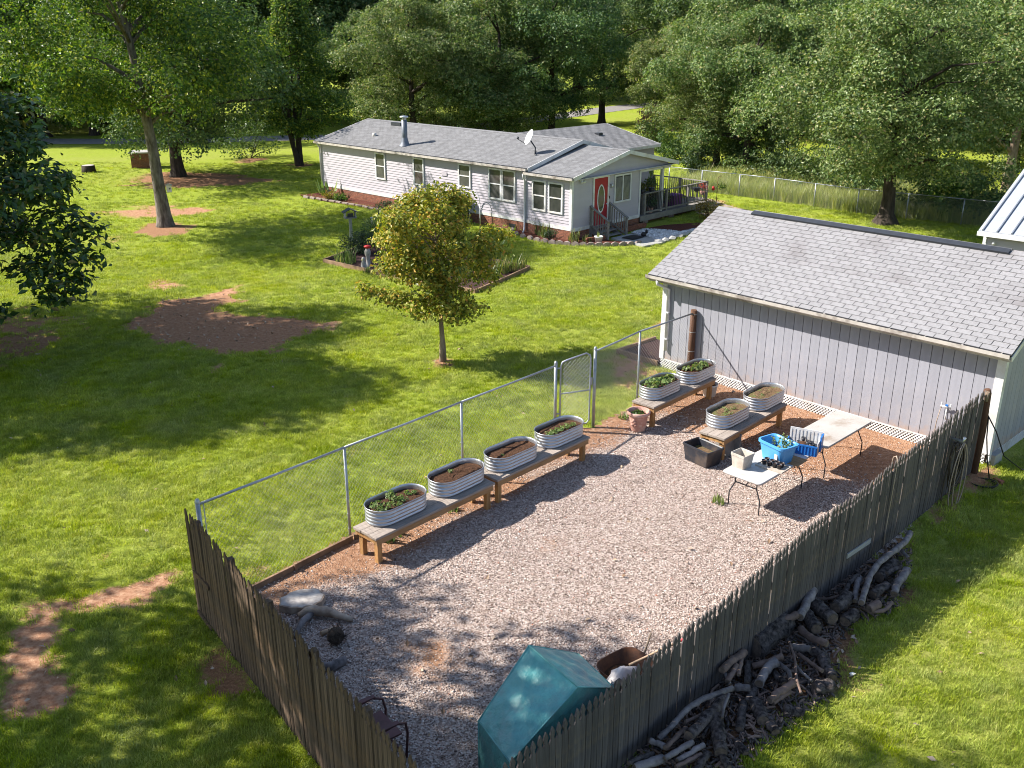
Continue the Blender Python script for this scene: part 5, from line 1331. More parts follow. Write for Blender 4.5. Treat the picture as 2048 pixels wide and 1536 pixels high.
# ---------------------------------------------------------------- green tarp shelter, wheelbarrow, sack, pole, chair frame
ZE = .98
e5 = G(957, 1442, ZE)[:2]; e2 = G(1155, 1307, ZE)[:2]; e3 = G(1228, 1376, ZE)[:2]; eE = G(1020, 1525, ZE)[:2]
df = (e2-e5)/np.linalg.norm(e2-e5); sF, zF = on_line(e5, df, 1058, 1291); dn = (e3-eE)/np.linalg.norm(e3-eE); sN, zN = on_line(eE, dn, 1155, 1374)
ts = thing('tarp_shelter', 'teal green tarp stretched over a small peaked frame at the fence corner', 'tarp shelter', (e5[0], e5[1], .01))
def l3(p, z): return (p[0]-e5[0], p[1]-e5[1], z-.01)
q1 = e5+df*sF; q4 = eE+dn*sN
def sheet(A, B, C, D, name, n=14, amp=.012, seed=0):
    """a creased cloth panel between four corners"""
    A, B, C, D = map(Vector, (A, B, C, D)); b = MB(); vs = []
    nr = ((B-A).cross(D-A)).normalized()
    for i in range(n+1):
        for j in range(n+1):
            u, v = i/n, j/n; p = (A*(1-u)+B*u)*(1-v)+(D*(1-u)+C*u)*v
            w = math.sin(math.pi*u)*math.sin(math.pi*v)
            h = amp*w**.5*(2.0*float(fbm(u*4+seed, v*3+seed*.7, 60))+1.0*abs(math.sin((u*2.3+v*3.1+seed+.4*float(fbm(u*3, v*3, 9)))*3.3))-1.9)
            vs.append(p+nr*h)
    b.add(vs, [(i*(n+1)+j, (i+1)*(n+1)+j, (i+1)*(n+1)+j+1, i*(n+1)+j+1) for i in range(n) for j in range(n)], True)
    return b.build(name, 'tarp', ts)
A5, A2, A3, AE_, A1, A4 = l3(e5, ZE), l3(e2, ZE), l3(e3, ZE), l3(eE, ZE), l3(q1, zF), l3(q4, zN)
sheet(AE_, A5, A1, A4, 'roof_panel', 30, .028, 1); sheet(A2, A3, A4, A1, 'roof_panel', 24, .018, 2)
g0 = lambda p: (p[0], p[1], .0)
sheet(g0(A5), A5, AE_, g0(AE_), 'wall_panel', 10, .02, 3); sheet(g0(A3), A3, A2, g0(A2), 'wall_panel', 10, .02, 4)
sheet(g0(AE_), AE_, A3, g0(A3), 'wall_panel', 10, .01, 5); sheet(g0(A2), A2, A5, g0(A5), 'wall_panel', 10, .01, 6)
b = MB(); b.add([AE_, A3, A4, A5, A2, A1], [(0, 1, 2), (3, 5, 4)]); b.build('gable_panel', 'tarp', ts)
seam = MB()
for p, q in ((A1, A4), (A5, AE_), (A2, A3), (A1, A5), (A1, A2), (A4, AE_), (A4, A3), (A5, g0(A5)), (AE_, g0(AE_))): seam.tube([p, q], .011, 5)
seam.build('seam', 'tarp', ts)

P = G(1246, 1345, .35)[:2]
wb = thing('wheelbarrow', 'rusty brown wheelbarrow tray with soil beside the green tarp', 'wheelbarrow', (P[0], P[1], .01), R(38)); wb.scale = (.8, .8, .85)
def tray_mesh():
    b = MB(); n = 20
    def ring(sx, sy, z, off=0):
        pts = []
        for i in range(n):
            a = 2*math.pi*i/n; c, s = math.cos(a), math.sin(a); e = .55
            pts.append((off+sx*math.copysign(abs(c)**e, c), sy*math.copysign(abs(s)**e, s), z))
        return pts
    rs = [ring(.26, .2, .26, -.02), ring(.34, .26, .36), ring(.44, .33, .54, .04), ring(.455, .345, .545, .04), ring(.43, .32, .53, .04), ring(.33, .25, .37), ring(.25, .19, .28, -.02)]
    vs = sum(rs, []); b.add(vs, [(k*n+j, k*n+(j+1) % n, (k+1)*n+(j+1) % n, (k+1)*n+j) for k in range(6) for j in range(n)], True)
    b.f += [tuple(reversed(range(n))), tuple(range(6*n, 7*n))]; b.sm += [False]*2; return b
tray_mesh().build('tray', 'rust', wb); MB().lathe([(.3, .36), (.18, .41), (.002, .43)], 16).build('soil', 'soil', wb)
for s in (-1, 1):
    MB().tube([(.75, 0, .2), (.2, s*.2, .27), (-.35, s*.27, .32), (-.85, s*.29, .5)], .02, 6).build('handle', 'handle', wb); MB().tube([(-.3, s*.24, .3), (-.4, s*.24, 0)], .016, 6).build('leg', 'metal_dark', wb)
wl = MB().lathe([(.10, -.04), (.17, -.045), (.2, -.02), (.2, .02), (.17, .045), (.10, .04)], 18); wl.v = [(x+.72, z, y+.2) for x, y, z in wl.v]; wl.build('wheel', 'black_rubber', wb)
P = G(1243, 1372, .45)[:2]; sk_ = thing('white_sack', 'crumpled white plastic sack draped beside the tarp at the fence', 'sack', (P[0], P[1], .01), R(40))
b = MB(); rg = np.random.default_rng(3); vs = []
n = 18; prof = [(.16, 0), (.24, .1), (.25, .3), (.22, .48), (.16, .62), (.07, .70), (.002, .72)]
for k, (r_, z) in enumerate(prof):
    for j in range(n): a = 2*math.pi*j/n; q = r_*(1+.20*math.sin(3*a+k*.7)+.12*math.sin(7*a+k*1.9)+rg.normal(0, .07)); vs.append((q*1.25*math.cos(a), q*.7*math.sin(a), z))
b.add(vs, [(k*n+j, k*n+(j+1) % n, (k+1)*n+(j+1) % n, (k+1)*n+j) for k in range(6) for j in range(n)], True); b.build('bag', 'sack', sk_)
A = G(1258, 1330, .80); Bq = G(1362, 1281, 1.0)
pl = thing('long_pole', 'pale wooden pole with red tape resting across the wheelbarrow', 'pole', tuple(A)); v_ = Bq-A
MB().tube([(0, 0, 0), tuple(v_*.5), tuple(v_)], .016, 8).build('shaft', 'handle', pl)
MB().tube([tuple(v_*1.001), tuple(v_*1.16)], .02, 8).build('tape', 'red_tape', pl); MB().tube([tuple(v_*1.161), tuple(v_*1.22)], .016, 8).build('shaft', 'handle', pl)
MB().bar(tuple(v_*.98+np.array([.05, -.06, 0])), tuple(v_*1.08+np.array([.05, -.06, 0])), .03, .03).build('tape', 'red_tape', pl)
A = G(1281, 1305, .3); Bq = G(1302, 1266, .55)
st_ = thing('garden_stake', 'short dark stick leaning out behind the wheelbarrow', 'stick', tuple(A)); MB().tube([(0, 0, -.25), tuple(Bq-A)], .014, 6).build('shaft', 'bark_tan', st_)
# rusty chair frame in the lower left
P = G(745, 1465, .4)[:2]; CA = math.atan2(dL[1], dL[0])
cf_ = thing('metal_chair', 'maroon metal lawn chair frame facing away beside the left fence', 'chair', (P[0], P[1], .01), CA)
# local x along the fence (away from the chain link), local y into the yard
def arm(s):
    return MB().tube([(s*.27, -.22, .40), (s*.29, .0, .60), (s*.29, .17, .62), (s*.27, .30, .56), (s*.26, .33, .40), (s*.26, .30, .05)], .016, 6)
for s in (-1, 1):
    arm(s).build('arm_frame', 'rust_red', cf_)
    MB().tube([(s*.26, -.30, .02), (s*.25, -.22, .40), (s*.24, -.38, .92)], .016, 6).build('back_leg', 'rust_red', cf_)
    MB().box(s*.29-.03, -.06, .625, s*.29+.03, .2, .645).build('armrest', 'rust_red', cf_)
MB().box(-.25, -.2, .40, .25, .26, .425).build('seat', 'rust_red', cf_)
MB().tube([(-.26, .30, .06), (.26, .30, .06)], .014, 6).build('stretcher', 'rust_red', cf_)
MB().box(-.23, -.02, -.25, .23, .0, .26, Matrix.Translation((0, -.30, .68)) @ Matrix.Rotation(R(-17), 4, 'X') if False else Matrix.Translation((0, -.30, .68)) @ Matrix.Rotation(R(17), 4, 'X')).build('backrest', 'rust_red', cf_)

# ---------------------------------------------------------------- wood lying in the gravel
P = G(606, 1205, .05)[:2]
t = thing('wood_slab', 'pale round slab of tree stump lying on the gravel by the left fence', 'stump slab', (P[0], P[1], .02))
b = MB(); rg = np.random.default_rng(9); n = 22; rr_ = [.30*(1+.12*math.sin(2*a+1)+.06*rg.normal()) for a in np.linspace(0, 6.28, n, endpoint=False)]
b.prism([(r_*math.cos(2*math.pi*i/n), r_*math.sin(2*math.pi*i/n)*.95) for i, r_ in enumerate(rr_)], 0, .11); b.build('rim', 'drift', t)
MB().prism([(r_*.93*math.cos(2*math.pi*i/n), r_*.93*math.sin(2*math.pi*i/n)*.95) for i, r_ in enumerate(rr_)], .111, .116).build('cut_face', 'stump_top', t)
def wood(name, label, pts, r, mat, cat='branch', jit=.18, n=10, zr=None, group=None, ends=True):
    """a log or branch along survey points (px, py, height)"""
    W = [G(x, y, z) for x, y, z in pts]; o = W[0]
    t = thing(name, label, cat, tuple(o), 0, group)
    V3 = [Vector(tuple(w-o)) for w in W]
    q = np.array([tuple(v) for v in V3]); sl_ = np.concatenate([[0], np.cumsum(np.linalg.norm(np.diff(q, axis=0), axis=1))]); m = max(7, 3*len(V3))
    us = np.linspace(0, sl_[-1], m); q2 = np.stack([np.interp(us, sl_, q[:, c]) for c in range(3)], 1)
    for _ in range(2): q2[1:-1] = (q2[:-2]+2*q2[1:-1]+q2[2:])/4
    rm = float(np.max(r)); wr = np.random.default_rng(len(label)*7+int(abs(o[0])*50)); q2[1:-1] += wr.normal(0, rm*.09, (m-2, 3)); V3 = [Vector(p) for p in q2]
    k = len(V3); rs = [r*(1+.10*math.sin(i*2.3+len(label)))*(1-.12*i/k) for i in range(k)] if not hasattr(r, '__len__') else list(np.interp(np.linspace(0, 1, k), np.linspace(0, 1, len(r)), r))
    MB().tube(V3, rs, n, jit=jit).build('bark', mat, t)
    if ends:
        for i, j in ((0, 1), (-1, -2)):
            d = (V3[i]-V3[j]).normalized(); MB().tube([V3[i]+d*.001, V3[i]+d*.004], rs[i]*.86, n).build('cut_end', 'cut_end', t)
    return t
wood('driftwood', 'bent tan driftwood log resting on the stump slab', [(598,1232,.06),(622,1218,.14),(655,1222,.12),(685,1236,.08),(706,1238,.05)], [.05,.08,.075,.055,.045], 'drift', jit=.3)
wood('driftwood', 'thin pale curved branch half hidden behind the left fence', [(626,1222,.12),(600,1248,.1),(592,1275,.06)], [.05,.045,.04], 'log_pale', jit=.3)
wood('driftwood', 'short pale log pointing out from the left fence', [(640,1334,.05),(668,1333,.06),(690,1320,.06)], [.07,.075,.06], 'log_pale', jit=.25)
P = G(672, 1275, .1)[:2]; t = thing('root_ball', 'dark round clod of earth and roots on the gravel', 'root ball', (P[0], P[1], .14))
b = pebble(900, .95); b.v = [(x*.36, y*.36, z*.36) for x, y, z in b.v]; o = b.build('clod', 'rock', t); sm = o.modifiers.new('sub', 'SUBSURF'); sm.levels = 2; sm.render_levels = 2
rg = np.random.default_rng(4); b = MB()
for i in range(60):
    d = unit(rg.normal(size=3)); b.tube([tuple(d*.12), tuple(d*.165+rg.normal(0, .02, 3))], .005, 4)
tag(b.build('root', 'rock', t), kind='stuff')
P = G(655, 1266, .02)[:2]; t = thing('wood_chip', 'small tan chunk of wood beside the dark clod', 'wood chunk', (P[0], P[1], .03), .6); MB().tube([(-.1, 0, .02), (.1, .02, .02)], [.04, .03], 7, jit=.3).build('chunk', 'handle', t)

# ---------------------------------------------------------------- hoses and fittings
def hang(px, py, off=.06):
    s, z = on_line(AR, dR, px, py); return s, z
sC, zC = hang(1902, 874)
hg = thing('garden_hose', 'coiled tan and brown garden hose hanging on the picket fence', 'hose', (*(AR+dR*sC), 0), math.atan2(dR[1], dR[0]))
rg = np.random.default_rng(12)
for i in range(9):
    rx = .12+.14*rg.random(); rz = .36+.34*rg.random(); cx = rg.normal(0, .05); y = .05+.02*i
    cz_ = zC-.06-rz
    pts = [(cx+rx*math.sin(a)*(1+.15*math.sin(a/2+i)), y+.03+.30*abs(rx*math.sin(a))*(1 if math.sin(a) < 0 else .1)+.012*math.sin(2*a+i), cz_+rz*math.cos(a)) for a in np.linspace(0, 2*math.pi, 29)]
    MB().tube(pts, .0115, 6, cap=False).build('coil', 'hose_tan' if i in (7, 8) else 'hose_brown', hg)
MB().tube([(0, .0, zC-.02), (0, .22, zC-.02), (0, .24, zC+.06)], .03, 8).build('hanger', 'galv', hg)
P = G(1925, 985)[:2]; t = thing('garden_hose', 'loose tan hose lying along the foot of the picket fence', 'hose', (*(AR+dR*.6), 0), math.atan2(dR[1], dR[0]))
MB().tube([(.5, .12, -.10), (.8, .18, -.12), (1.1, .26, -.12), (1.4, .24, -.11)], .0115, 6).build('line', 'hose_tan', t)
s1_, z1_ = on_line(AR, dR, 1792, 920); t = thing('garden_hose', 'single tan hose looped over the picket tops and hanging straight down', 'hose', (*(AR+dR*s1_), 0), math.atan2(dR[1], dR[0]))
MB().tube([(-.03, -.08, z1_-.25), (-.02, -.05, z1_+.03), (.0, .0, z1_+.07), (.02, .035, z1_+.02), (.03, .03, z1_-.6), (.06, .03, z1_-1.2), (.07, .04, z1_-1.75)], .0125, 6).build('line', 'hose_tan', t)
# black cable from the fence post to the shed
t = thing('black_cable', 'black cable sagging from the fence post along the shed side', 'cable', (FR0[0], FR0[1], 0), SA)
MB().tube([(.02, .02, 1.25), (.25, .0, .95), (.42, .15, .45), (.62, .75, .02), (.85, 1.8, .02), (.75, 2.6, .35), (.66, 3.2, .8), (.62, 3.9, 1.2)], .012, 6).build('line', 'black_rubber', t)
MB().tube([(.05, .02, 1.2), (.10, -.02, .8), (.2, -.05, .35), (.3, .0, -.1)], .012, 6).build('line', 'black_rubber', t)
t = thing('water_spigot', 'white hose bib with a blue tap on the shed wall above the pickets', 'tap', shedp(7.3, -.02, 0), SA)
zz = 1.02
MB().tube([(0, 0, zz-.3), (0, -.06, zz-.25), (0, -.06, zz)], .014, 8).build('pipe', 'white', t); MB().tube([(-.12, -.08, zz), (.08, -.08, zz)], .018, 8).build('manifold', 'white', t)
for x in (-.11, .07): MB().tube([(x, -.08, zz-.05), (x, -.08, zz+.08)], .014, 8).build('valve', 'white', t); 
MB().box(-.02, -.12, zz+.03, .03, -.08, zz+.06).build('tap_handle', 'bluedeep', t); MB().tube([(-.11, -.09, zz-.05), (-.14, -.12, zz-.35), (-.16, -.1, .1)], .009, 6).build('hose', 'hose_tan', t)
P = FR0+U*.28-V*.25; t = thing('rope_coil', 'dark coil of hose lying at the shed corner', 'coil', (P[0], P[1], -.12))
for i in range(4): MB().tube([((.2+.02*i)*math.cos(a), (.15+.015*i)*math.sin(a), .02+.022*i) for a in np.linspace(0, 6.28, 20)], .012, 6, cap=False).build('loop', 'black_rubber', t)
P = FR0+U*.42+V*.12; t = thing('brick_pair', 'loose broken bricks at the foot of the shed corner', 'bricks', (P[0], P[1], -.17), .4)
MB().box(-.12, -.05, 0, .1, .05, .065).build('brick', 'brick', t); MB().box(-.05, -.1, .067, .04, .1, .13).build('brick', 'brick', t)
P = G(1455, 1340)[:2]
# white scrap on the grass by the pile
P = G(1704, 1353)[:2]; t = thing('paper_scrap', 'white scrap of paper on the grass beside the log pile', 'paper', (P[0], P[1], T3(P)+.04), .5)
b = MB(); b.add([(-.04, -.03, 0), (.035, -.03, .015), (.045, .025, .0), (0, .01, .03), (-.035, .03, .008)], [(0, 1, 3), (1, 2, 3), (2, 4, 3), (4, 0, 3)]); b.build('sheet', 'white', t)

# ---------------------------------------------------------------- trees
def crown_clumps(rg, H, z0, rad, nc, shape='round', cr=.17, off=(0, 0)):
    """clump centres and radii filling an uneven crown between z0 and H"""
    out = []
    ph = rg.random(6)*6.28
    for _ in range(nc*4):
        if len(out) >= nc: break
        u = rg.random(); a = rg.random()*6.28
        if shape == 'round': w = math.sqrt(max(0.0, 1-(2*u-1)**2))**.8*(.88+.12*(1-u))
        elif shape == 'oval': w = math.sin(math.pi*min(1, u*.92+.06))**.7
        elif shape == 'cone': w = (1-u)**.75*min(1, .35+u*5)
        elif shape == 'broad': w = min(1, (u*2.4+.35))*(1-u**3.2)**.6
        elif shape == 'vase': w = min(1, .45+u*1.1)*(1-u**4)**.5
        lob = 1+.16*math.sin(2*a+ph[0])+.13*math.sin(3*a+ph[1]+u*4)+.12*math.sin(5*a+ph[2]+u*9)
        f = rg.random()**.42; r = rad*w*f*lob
        c = cr*rad*(.65+.7*rg.random())*(.75+.35*w)
        out.append((off[0]*u+r*math.cos(a), off[1]*u+r*math.sin(a), z0+(H-z0)*u, c))
    return np.array(out)
def clump_leaves(rg, cl, n, size, droop=0.0):
    k = 8; m = n//k; w = cl[:, 3]**2; idx = rg.choice(len(cl), m, p=w/w.sum())     # twigs, each with a spray of leaves
    d = unit(rg.normal(size=(m, 3))); d[:, 2] = np.where((d[:, 2] < -.2) & (rg.random(m) < .6), -d[:, 2], d[:, 2]); rr = cl[idx, 3]*(rg.random(m)**.3)
    tw = cl[idx, :3]+d*rr[:, None]*np.array([1.15, 1.15, .72])
    pos = np.repeat(tw, k, 0)+rg.normal(0, size*.95, (m*k, 3))*np.array([1, 1, .7]); d = np.repeat(d, k, 0)
    nr = d*.75+np.array([0, 0, .45-droop])+rg.normal(0, .45, (m*k, 3))
    return pos, nr
def limbs(mb, rg, trunk_pts, cl, k, r0, top=.9, droop=0):
    T = [Vector(p) for p in trunk_pts]; zs = [p.z for p in T]
    order = rg.permutation(len(cl))[:k]
    for i in order:
        c = Vector(cl[i][:3]); zt = max(zs[0]+(zs[-1]-zs[0])*.25, min(zs[-1], c.z-.25*math.hypot(c.x, c.y)-.3))
        j = max(q for q in range(len(T)) if T[q].z <= zt+1e-6); j = min(j, len(T)-2)
        f = (zt-T[j].z)/max(1e-6, T[j+1].z-T[j].z); s = T[j].lerp(T[j+1], min(1, max(0, f)))
        m = s.lerp(c, .5)+Vector((rg.normal(0, .12), rg.normal(0, .12), .12*(c-s).length+rg.normal(0, .1)))
        q = r0*(.35+.4*rg.random())*(1-.55*(zt-zs[0])/(zs[-1]-zs[0]+.01)); mb.tube([s, s.lerp(m, .5), m, m.lerp(c, .6), c], [q, q*.75, q*.5, q*.33, q*.15], 6)
def make_tree(kind, label, P, H, z0, rad, leaf, nleaf, size, seed, shape='round', bark='bark', tr=.16, lean=(0, 0), nc=150, cr=.17, nl=16, group=None, cat='tree', z=None, stems=1, off=(0, 0), flare=1.35, ext=None):
    rg = np.random.default_rng(seed)
    t = thing(kind, label, cat, (P[0], P[1], T3(P) if z is None else z), 0, group)
    cl = crown_clumps(rg, H, z0, rad, nc, shape, cr, off)
    cl[:, 0] += lean[0]; cl[:, 1] += lean[1]
    if ext is not None: cl = np.vstack([cl, ext])
    b = MB(); zt = z0+(H-z0)*.72
    for s in range(stems):
        sx, sy = (0, 0) if stems == 1 else (rg.normal(0, .22), rg.normal(0, .22)); ex, ey = (0, 0) if stems == 1 else (sx*3.5, sy*3.5)
        pts = [(sx*.3, sy*.3, -.15), (sx*.35, sy*.35, .12), (sx*.5, sy*.5, .5)]
        for f in np.linspace(.15, 1, 7):
            pts.append((sx*.5+ex*f+lean[0]*f**1.3+rg.normal(0, min(.05, tr*.15)), sy*.5+ey*f+lean[1]*f**1.3+rg.normal(0, min(.05, tr*.15)), max(.6, zt*f)))
        r_ = tr if stems == 1 else tr*.55
        rs = [r_*flare*1.25, r_*flare, r_*1.08]+[r_*(1-.72*f) for f in np.linspace(.15, 1, 7)]
        b.tube(pts, rs, 10, jit=.06); limbs(b, rg, pts[2:], cl, nl//stems, r_)
    b.build('trunk', bark, t)
    pos, nr = clump_leaves(rg, cl, nleaf, size)
    leaves('crown', pos, nr, size, leaf, t, .62, rg)
    return t
# --- prototypes and single trees that can be told apart
maple = make_tree('maple_tree', 'young yellow-green maple with slim trunk in the middle of the lawn', G(886, 722)[:2], 4.5, 1.35, 1.45, 'leaf_maple', 18000, .105, 41, 'oval', 'bark_tan', .075, (-.12, 0), 44, .25, 38, flare=1.25, ext=[(-1.95, -.1, 2.0, .2), (-1.75, -.1, 1.85, .26), (-1.45, -.1, 1.75, .28), (-1.15, 0, 1.7, .3), (.75, -.1, 1.45, .35), (.35, -.3, 1.3, .3), (-.35, -.3, 1.35, .3), (-1.2, .2, 3.2, .45), (1.25, .1, 2.9, .45), (1.1, .2, 2.2, .4), (-1.25, 0, 2.5, .42)])
big = make_tree('shade_tree', 'tall grey-trunked shade tree with a pale birdhouse on its trunk', G(331, 452)[:2], 14.0, 5.0, 6.3, 'leaf_lit', 64000, .15, 42, 'broad', 'bark', .30, (-.45, -1.2), 78, .22, 26, flare=1.35)
make_tree('shade_tree', 'dark-trunked low spreading tree standing behind the birdhouse tree', G(357, 353)[:2], 11.5, 2.0, 7.0, 'leaf_dark', 56000, .17, 43, 'broad', 'bark_dark', .38, (0, 0), 120, .21, 22)
make_tree('multi_stem_tree', 'slender multi-stemmed tree with a bright yellow-green top left of the house', G(600, 331)[:2], 10.6, 2.0, 3.5, 'leaf_lit', 40000, .15, 44, 'cone', 'bark_dark', .30, (0, 0), 150, .22, 20, stems=4)
oak = make_tree('oak_tree', 'broad oak with a dark flared trunk behind the shed roof', G(1770, 447)[:2], 10.4, 2.3, 5.9, 'leaf_oak', 80000, .135, 45, 'broad', 'bark_dark', .32, (0, 0), 105, .19, 30, flare=1.8)
behind = make_tree('broadleaf_tree', 'rounded grey-green tree rising directly behind the chimney', (-7.5, 74), 10.6, .8, 5.2, 'leaf_oak', 76000, .15, 46, 'oval', 'bark_dark', .3, (0, 0), 84, .21, 16)
dk_ = make_tree('broadleaf_tree', 'large dark tree behind the satellite dish', (3.2, 80), 14.0, 2.2, 6.4, 'leaf_dark', 70000, .165, 47, 'oval', 'bark_dark', .32, (0, 0), 80, .21, 16)
def again(src, label, P, s, rz, leafmat=None, group=None, zs=1.0):
    c = copy_tree(src, label, (P[0], P[1], T3(P)), rz, (s, s, s*zs), group)
    if group is None and 'group' in c: del c['group']
    if leafmat:
        for ch in c.children:
            if ch.name.startswith('crown'): ch.material_slots[0].link = 'OBJECT'; ch.material_slots[0].material = MT[leafmat]
    return c
again(behind, 'pale green tree right of the chimney tree behind the roof', (-1.0, 77), 1.05, 2.1, None)
again(dk_, 'tall dark tree with a bare straight trunk above the far lawn', G(1203, 247)[:2], 1.05, 1.2, 'leaf_dark', None, 1.0)
again(behind, 'round tree standing alone in the far sunny lawn right of the house', G(1350, 263)[:2], .95, 3.6, 'leaf_oak', None, .95)
again(oak, 'leafy tree overhanging the weeds beyond the porch deck', G(1432, 335)[:2], .78, 2.2, 'leaf_oak', None, 1.0)
again(dk_, 'shadowy tree between the porch tree and the oak', (17.5, 66), .95, 4.1, 'leaf_oak', None, 1.0)
again(behind, 'tree crowding the left shoulder of the oak', (14.5, 60), .9, 5.1, 'leaf_oak', None, 1.0)
pale = make_tree('pale_trunk_tree', 'pale-trunked tree with a dead side branch above the metal roof', G(2010, 392)[:2], 13.5, 4.2, 4.2, 'leaf_oak', 48000, .155, 48, 'broad', 'bark_tan', .27, (0, 0), 150, .2, 14, flare=1.2)
q = MB().tube([(0, 0, 2.3), (-.9, -.3, 2.9), (-1.7, -.6, 3.5), (-2.2, -.7, 4.4)], [.11, .08, .06, .03], 7).tube([(-.9, -.3, 2.9), (-1.0, -.6, 4.2)], [.04, .02], 6).tube([(-1.7, -.6, 3.5), (-2.6, -.8, 3.9)], [.04, .015], 6); q.build('dead_branch', 'bark_tan', pale)
again(pale, 'second pale trunk close behind the one with the dead branch', (28.3, 52.0), .95, 1.9, None)
# birdhouse on the big trunk
t = thing('birdhouse', 'small pale birdhouse fixed to the trunk of the shade tree', 'birdhouse', (0, 0, 0))
Pb = G(331, 452); r = ray(338, 377); k = (np.hypot(*Pb[:2])-.36)/np.hypot(r[0], r[1]); q = np.array([0, 0, CAM_H])+r*k; t.location = tuple(q); t.rotation_euler = (0, 0, R(20))
MB().box(-.11, -.09, -.16, .11, .09, .14).build('box', 'pot_white', t); MB().prism([(-.14, .14), (.14, .14), (.14, .17), (0, .23), (-.14, .17)], -.12, .14, Matrix.Rotation(R(90), 4, 'X')).build('roof', 'beige_bin', t); MB().tube([(.03, -.092, 0), (.03, -.10, 0)], .035, 10).build('entrance', 'shadow_gap', t)
# magnolia at the left edge
def magnolia():
    rg = np.random.default_rng(60); P = (-16.0, 24.2)
    t = thing('magnolia_tree', 'glossy dark magnolia with big leathery leaves at the left edge', 'tree', (P[0], P[1], T3(P)))
    cl = crown_clumps(rg, 8.0, .4, 4.0, 150, 'oval', .19)
    # boughs reaching into view
    ext = [(4.2, .3, 3.4, .75), (4.6, .1, 2.6, .6), (3.6, -.2, 2.2, .7), (4.9, .3, 3.2, .5), (3.9, .5, 4.3, .8), (3.5, 0, 5.4, .8), (3.2, .3, 6.4, .7), (4.1, -.3, 1.6, .45), (4.5, -.1, 2.0, .4), (3.0, .2, 3.0, .9)]
    cl = np.vstack([cl, ext, ext])
    b = MB(); pts = [(0, 0, -.2), (0, 0, .6), (.05, 0, 2), (0, .1, 4), (.1, 0, 6), (0, 0, 8)]; b.tube(pts, [.34, .26, .22, .17, .11, .04], 9); limbs(b, rg, pts, cl, 30, .2); b.build('trunk', 'bark', t)
    pos, nr = clump_leaves(rg, cl, 30000, .16); leaves('crown', pos, nr, .21, 'leaf_mag', t, .5, rg, fold=.12); return t
magnolia()
# trees outside the frame on the left, whose shade falls over the lawn and the yard
make_tree('shade_tree', 'tall tree left of the lawn, its shade falling across the bare patch', (-19.2, 22.9), 12.6, 4.0, 3.9, 'leaf_lit', 19000, .24, 71, 'broad', 'bark', .3, (0, 0), 110, .2, 16)
make_tree('shade_tree', 'tall tree beside the left picket fence, its dapples on the near grass', (-14.6, 9.2), 13.5, 5.0, 5.3, 'leaf_lit', 15000, .24, 72, 'broad', 'bark', .33, (0, 0), 85, .19, 14)
make_tree('shade_tree', 'tallest tree at the left, its shade reaching over the gravel corner', (-12.6, 7.9), 18.0, 8.5, 4.0, 'leaf_lit', 13500, .26, 73, 'broad', 'bark', .33, (0, 0), 80, .19, 14)

make_tree('shade_tree', 'tree half outside the frame beyond the magnolia, shading the bare patch', (-20.3, 28.2), 12.5, 4.4, 3.7, 'leaf_lit', 16000, .22, 74, 'broad', 'bark', .28, (0, 0), 90, .2, 14)
# woods behind: copies of the built kinds, each tree its own
rg = np.random.default_rng(91)
protos = [behind, dk_, oak]
spots = []
def wood_row(xa, xb, ya, yb, n, s, mats):
    for i in range(n):
        f = (i+.5)/n; spots.append((xa+(xb-xa)*f+rg.normal(0, .9), ya+(yb-ya)*f+rg.normal(0, 1.6), s*(.88+.3*rg.random()), mats[int(rg.integers(len(mats)))]))
wood_row(-62, -30, 80, 84, 8, 1.12, ['leaf_dark', 'leaf_lit', 'leaf_oak'])
wood_row(-70, -6, 96, 100, 12, 1.45, ['leaf_dark', 'leaf_dark', 'leaf_oak'])
wood_row(-8, 12, 128, 130, 4, 1.6, ['leaf_dark'])
wood_row(-11, 0, 88, 92, 4, .88, ['leaf_dark', 'leaf_oak'])
wood_row(18, 60, 84, 70, 9, 1.3, ['leaf_oak', 'leaf_dark', 'leaf_lit'])
wood_row(12, 80, 112, 100, 11, 1.75, ['leaf_oak', 'leaf_oak', 'leaf_lit'])
wood_row(30, 50, 60, 52, 4, 1.1, ['leaf_oak'])
wood_row(-70, 90, 140, 146, 15, 2.0, ['leaf_dark', 'leaf_oak'])
zones = ['woodland tree beyond the road behind the left lawn', 'woodland tree in the dark wood behind the house roof', 'woodland tree in the wood behind the oak and shed']
for i, (x, y, s, m) in enumerate(spots):
    if -.10 < x/y < .012 and y > 90: s = .8 if y < 135 else .95
    zn = 0 if x < -25 else (1 if x < 10 else 2)
    again(protos[i % 3], zones[zn], (x, y), s, rg.random()*6.28, m, ['trees beyond the road at the left', 'trees of the wood behind the house', 'trees of the wood behind the oak'][zn], 1.0+.12*rg.random())

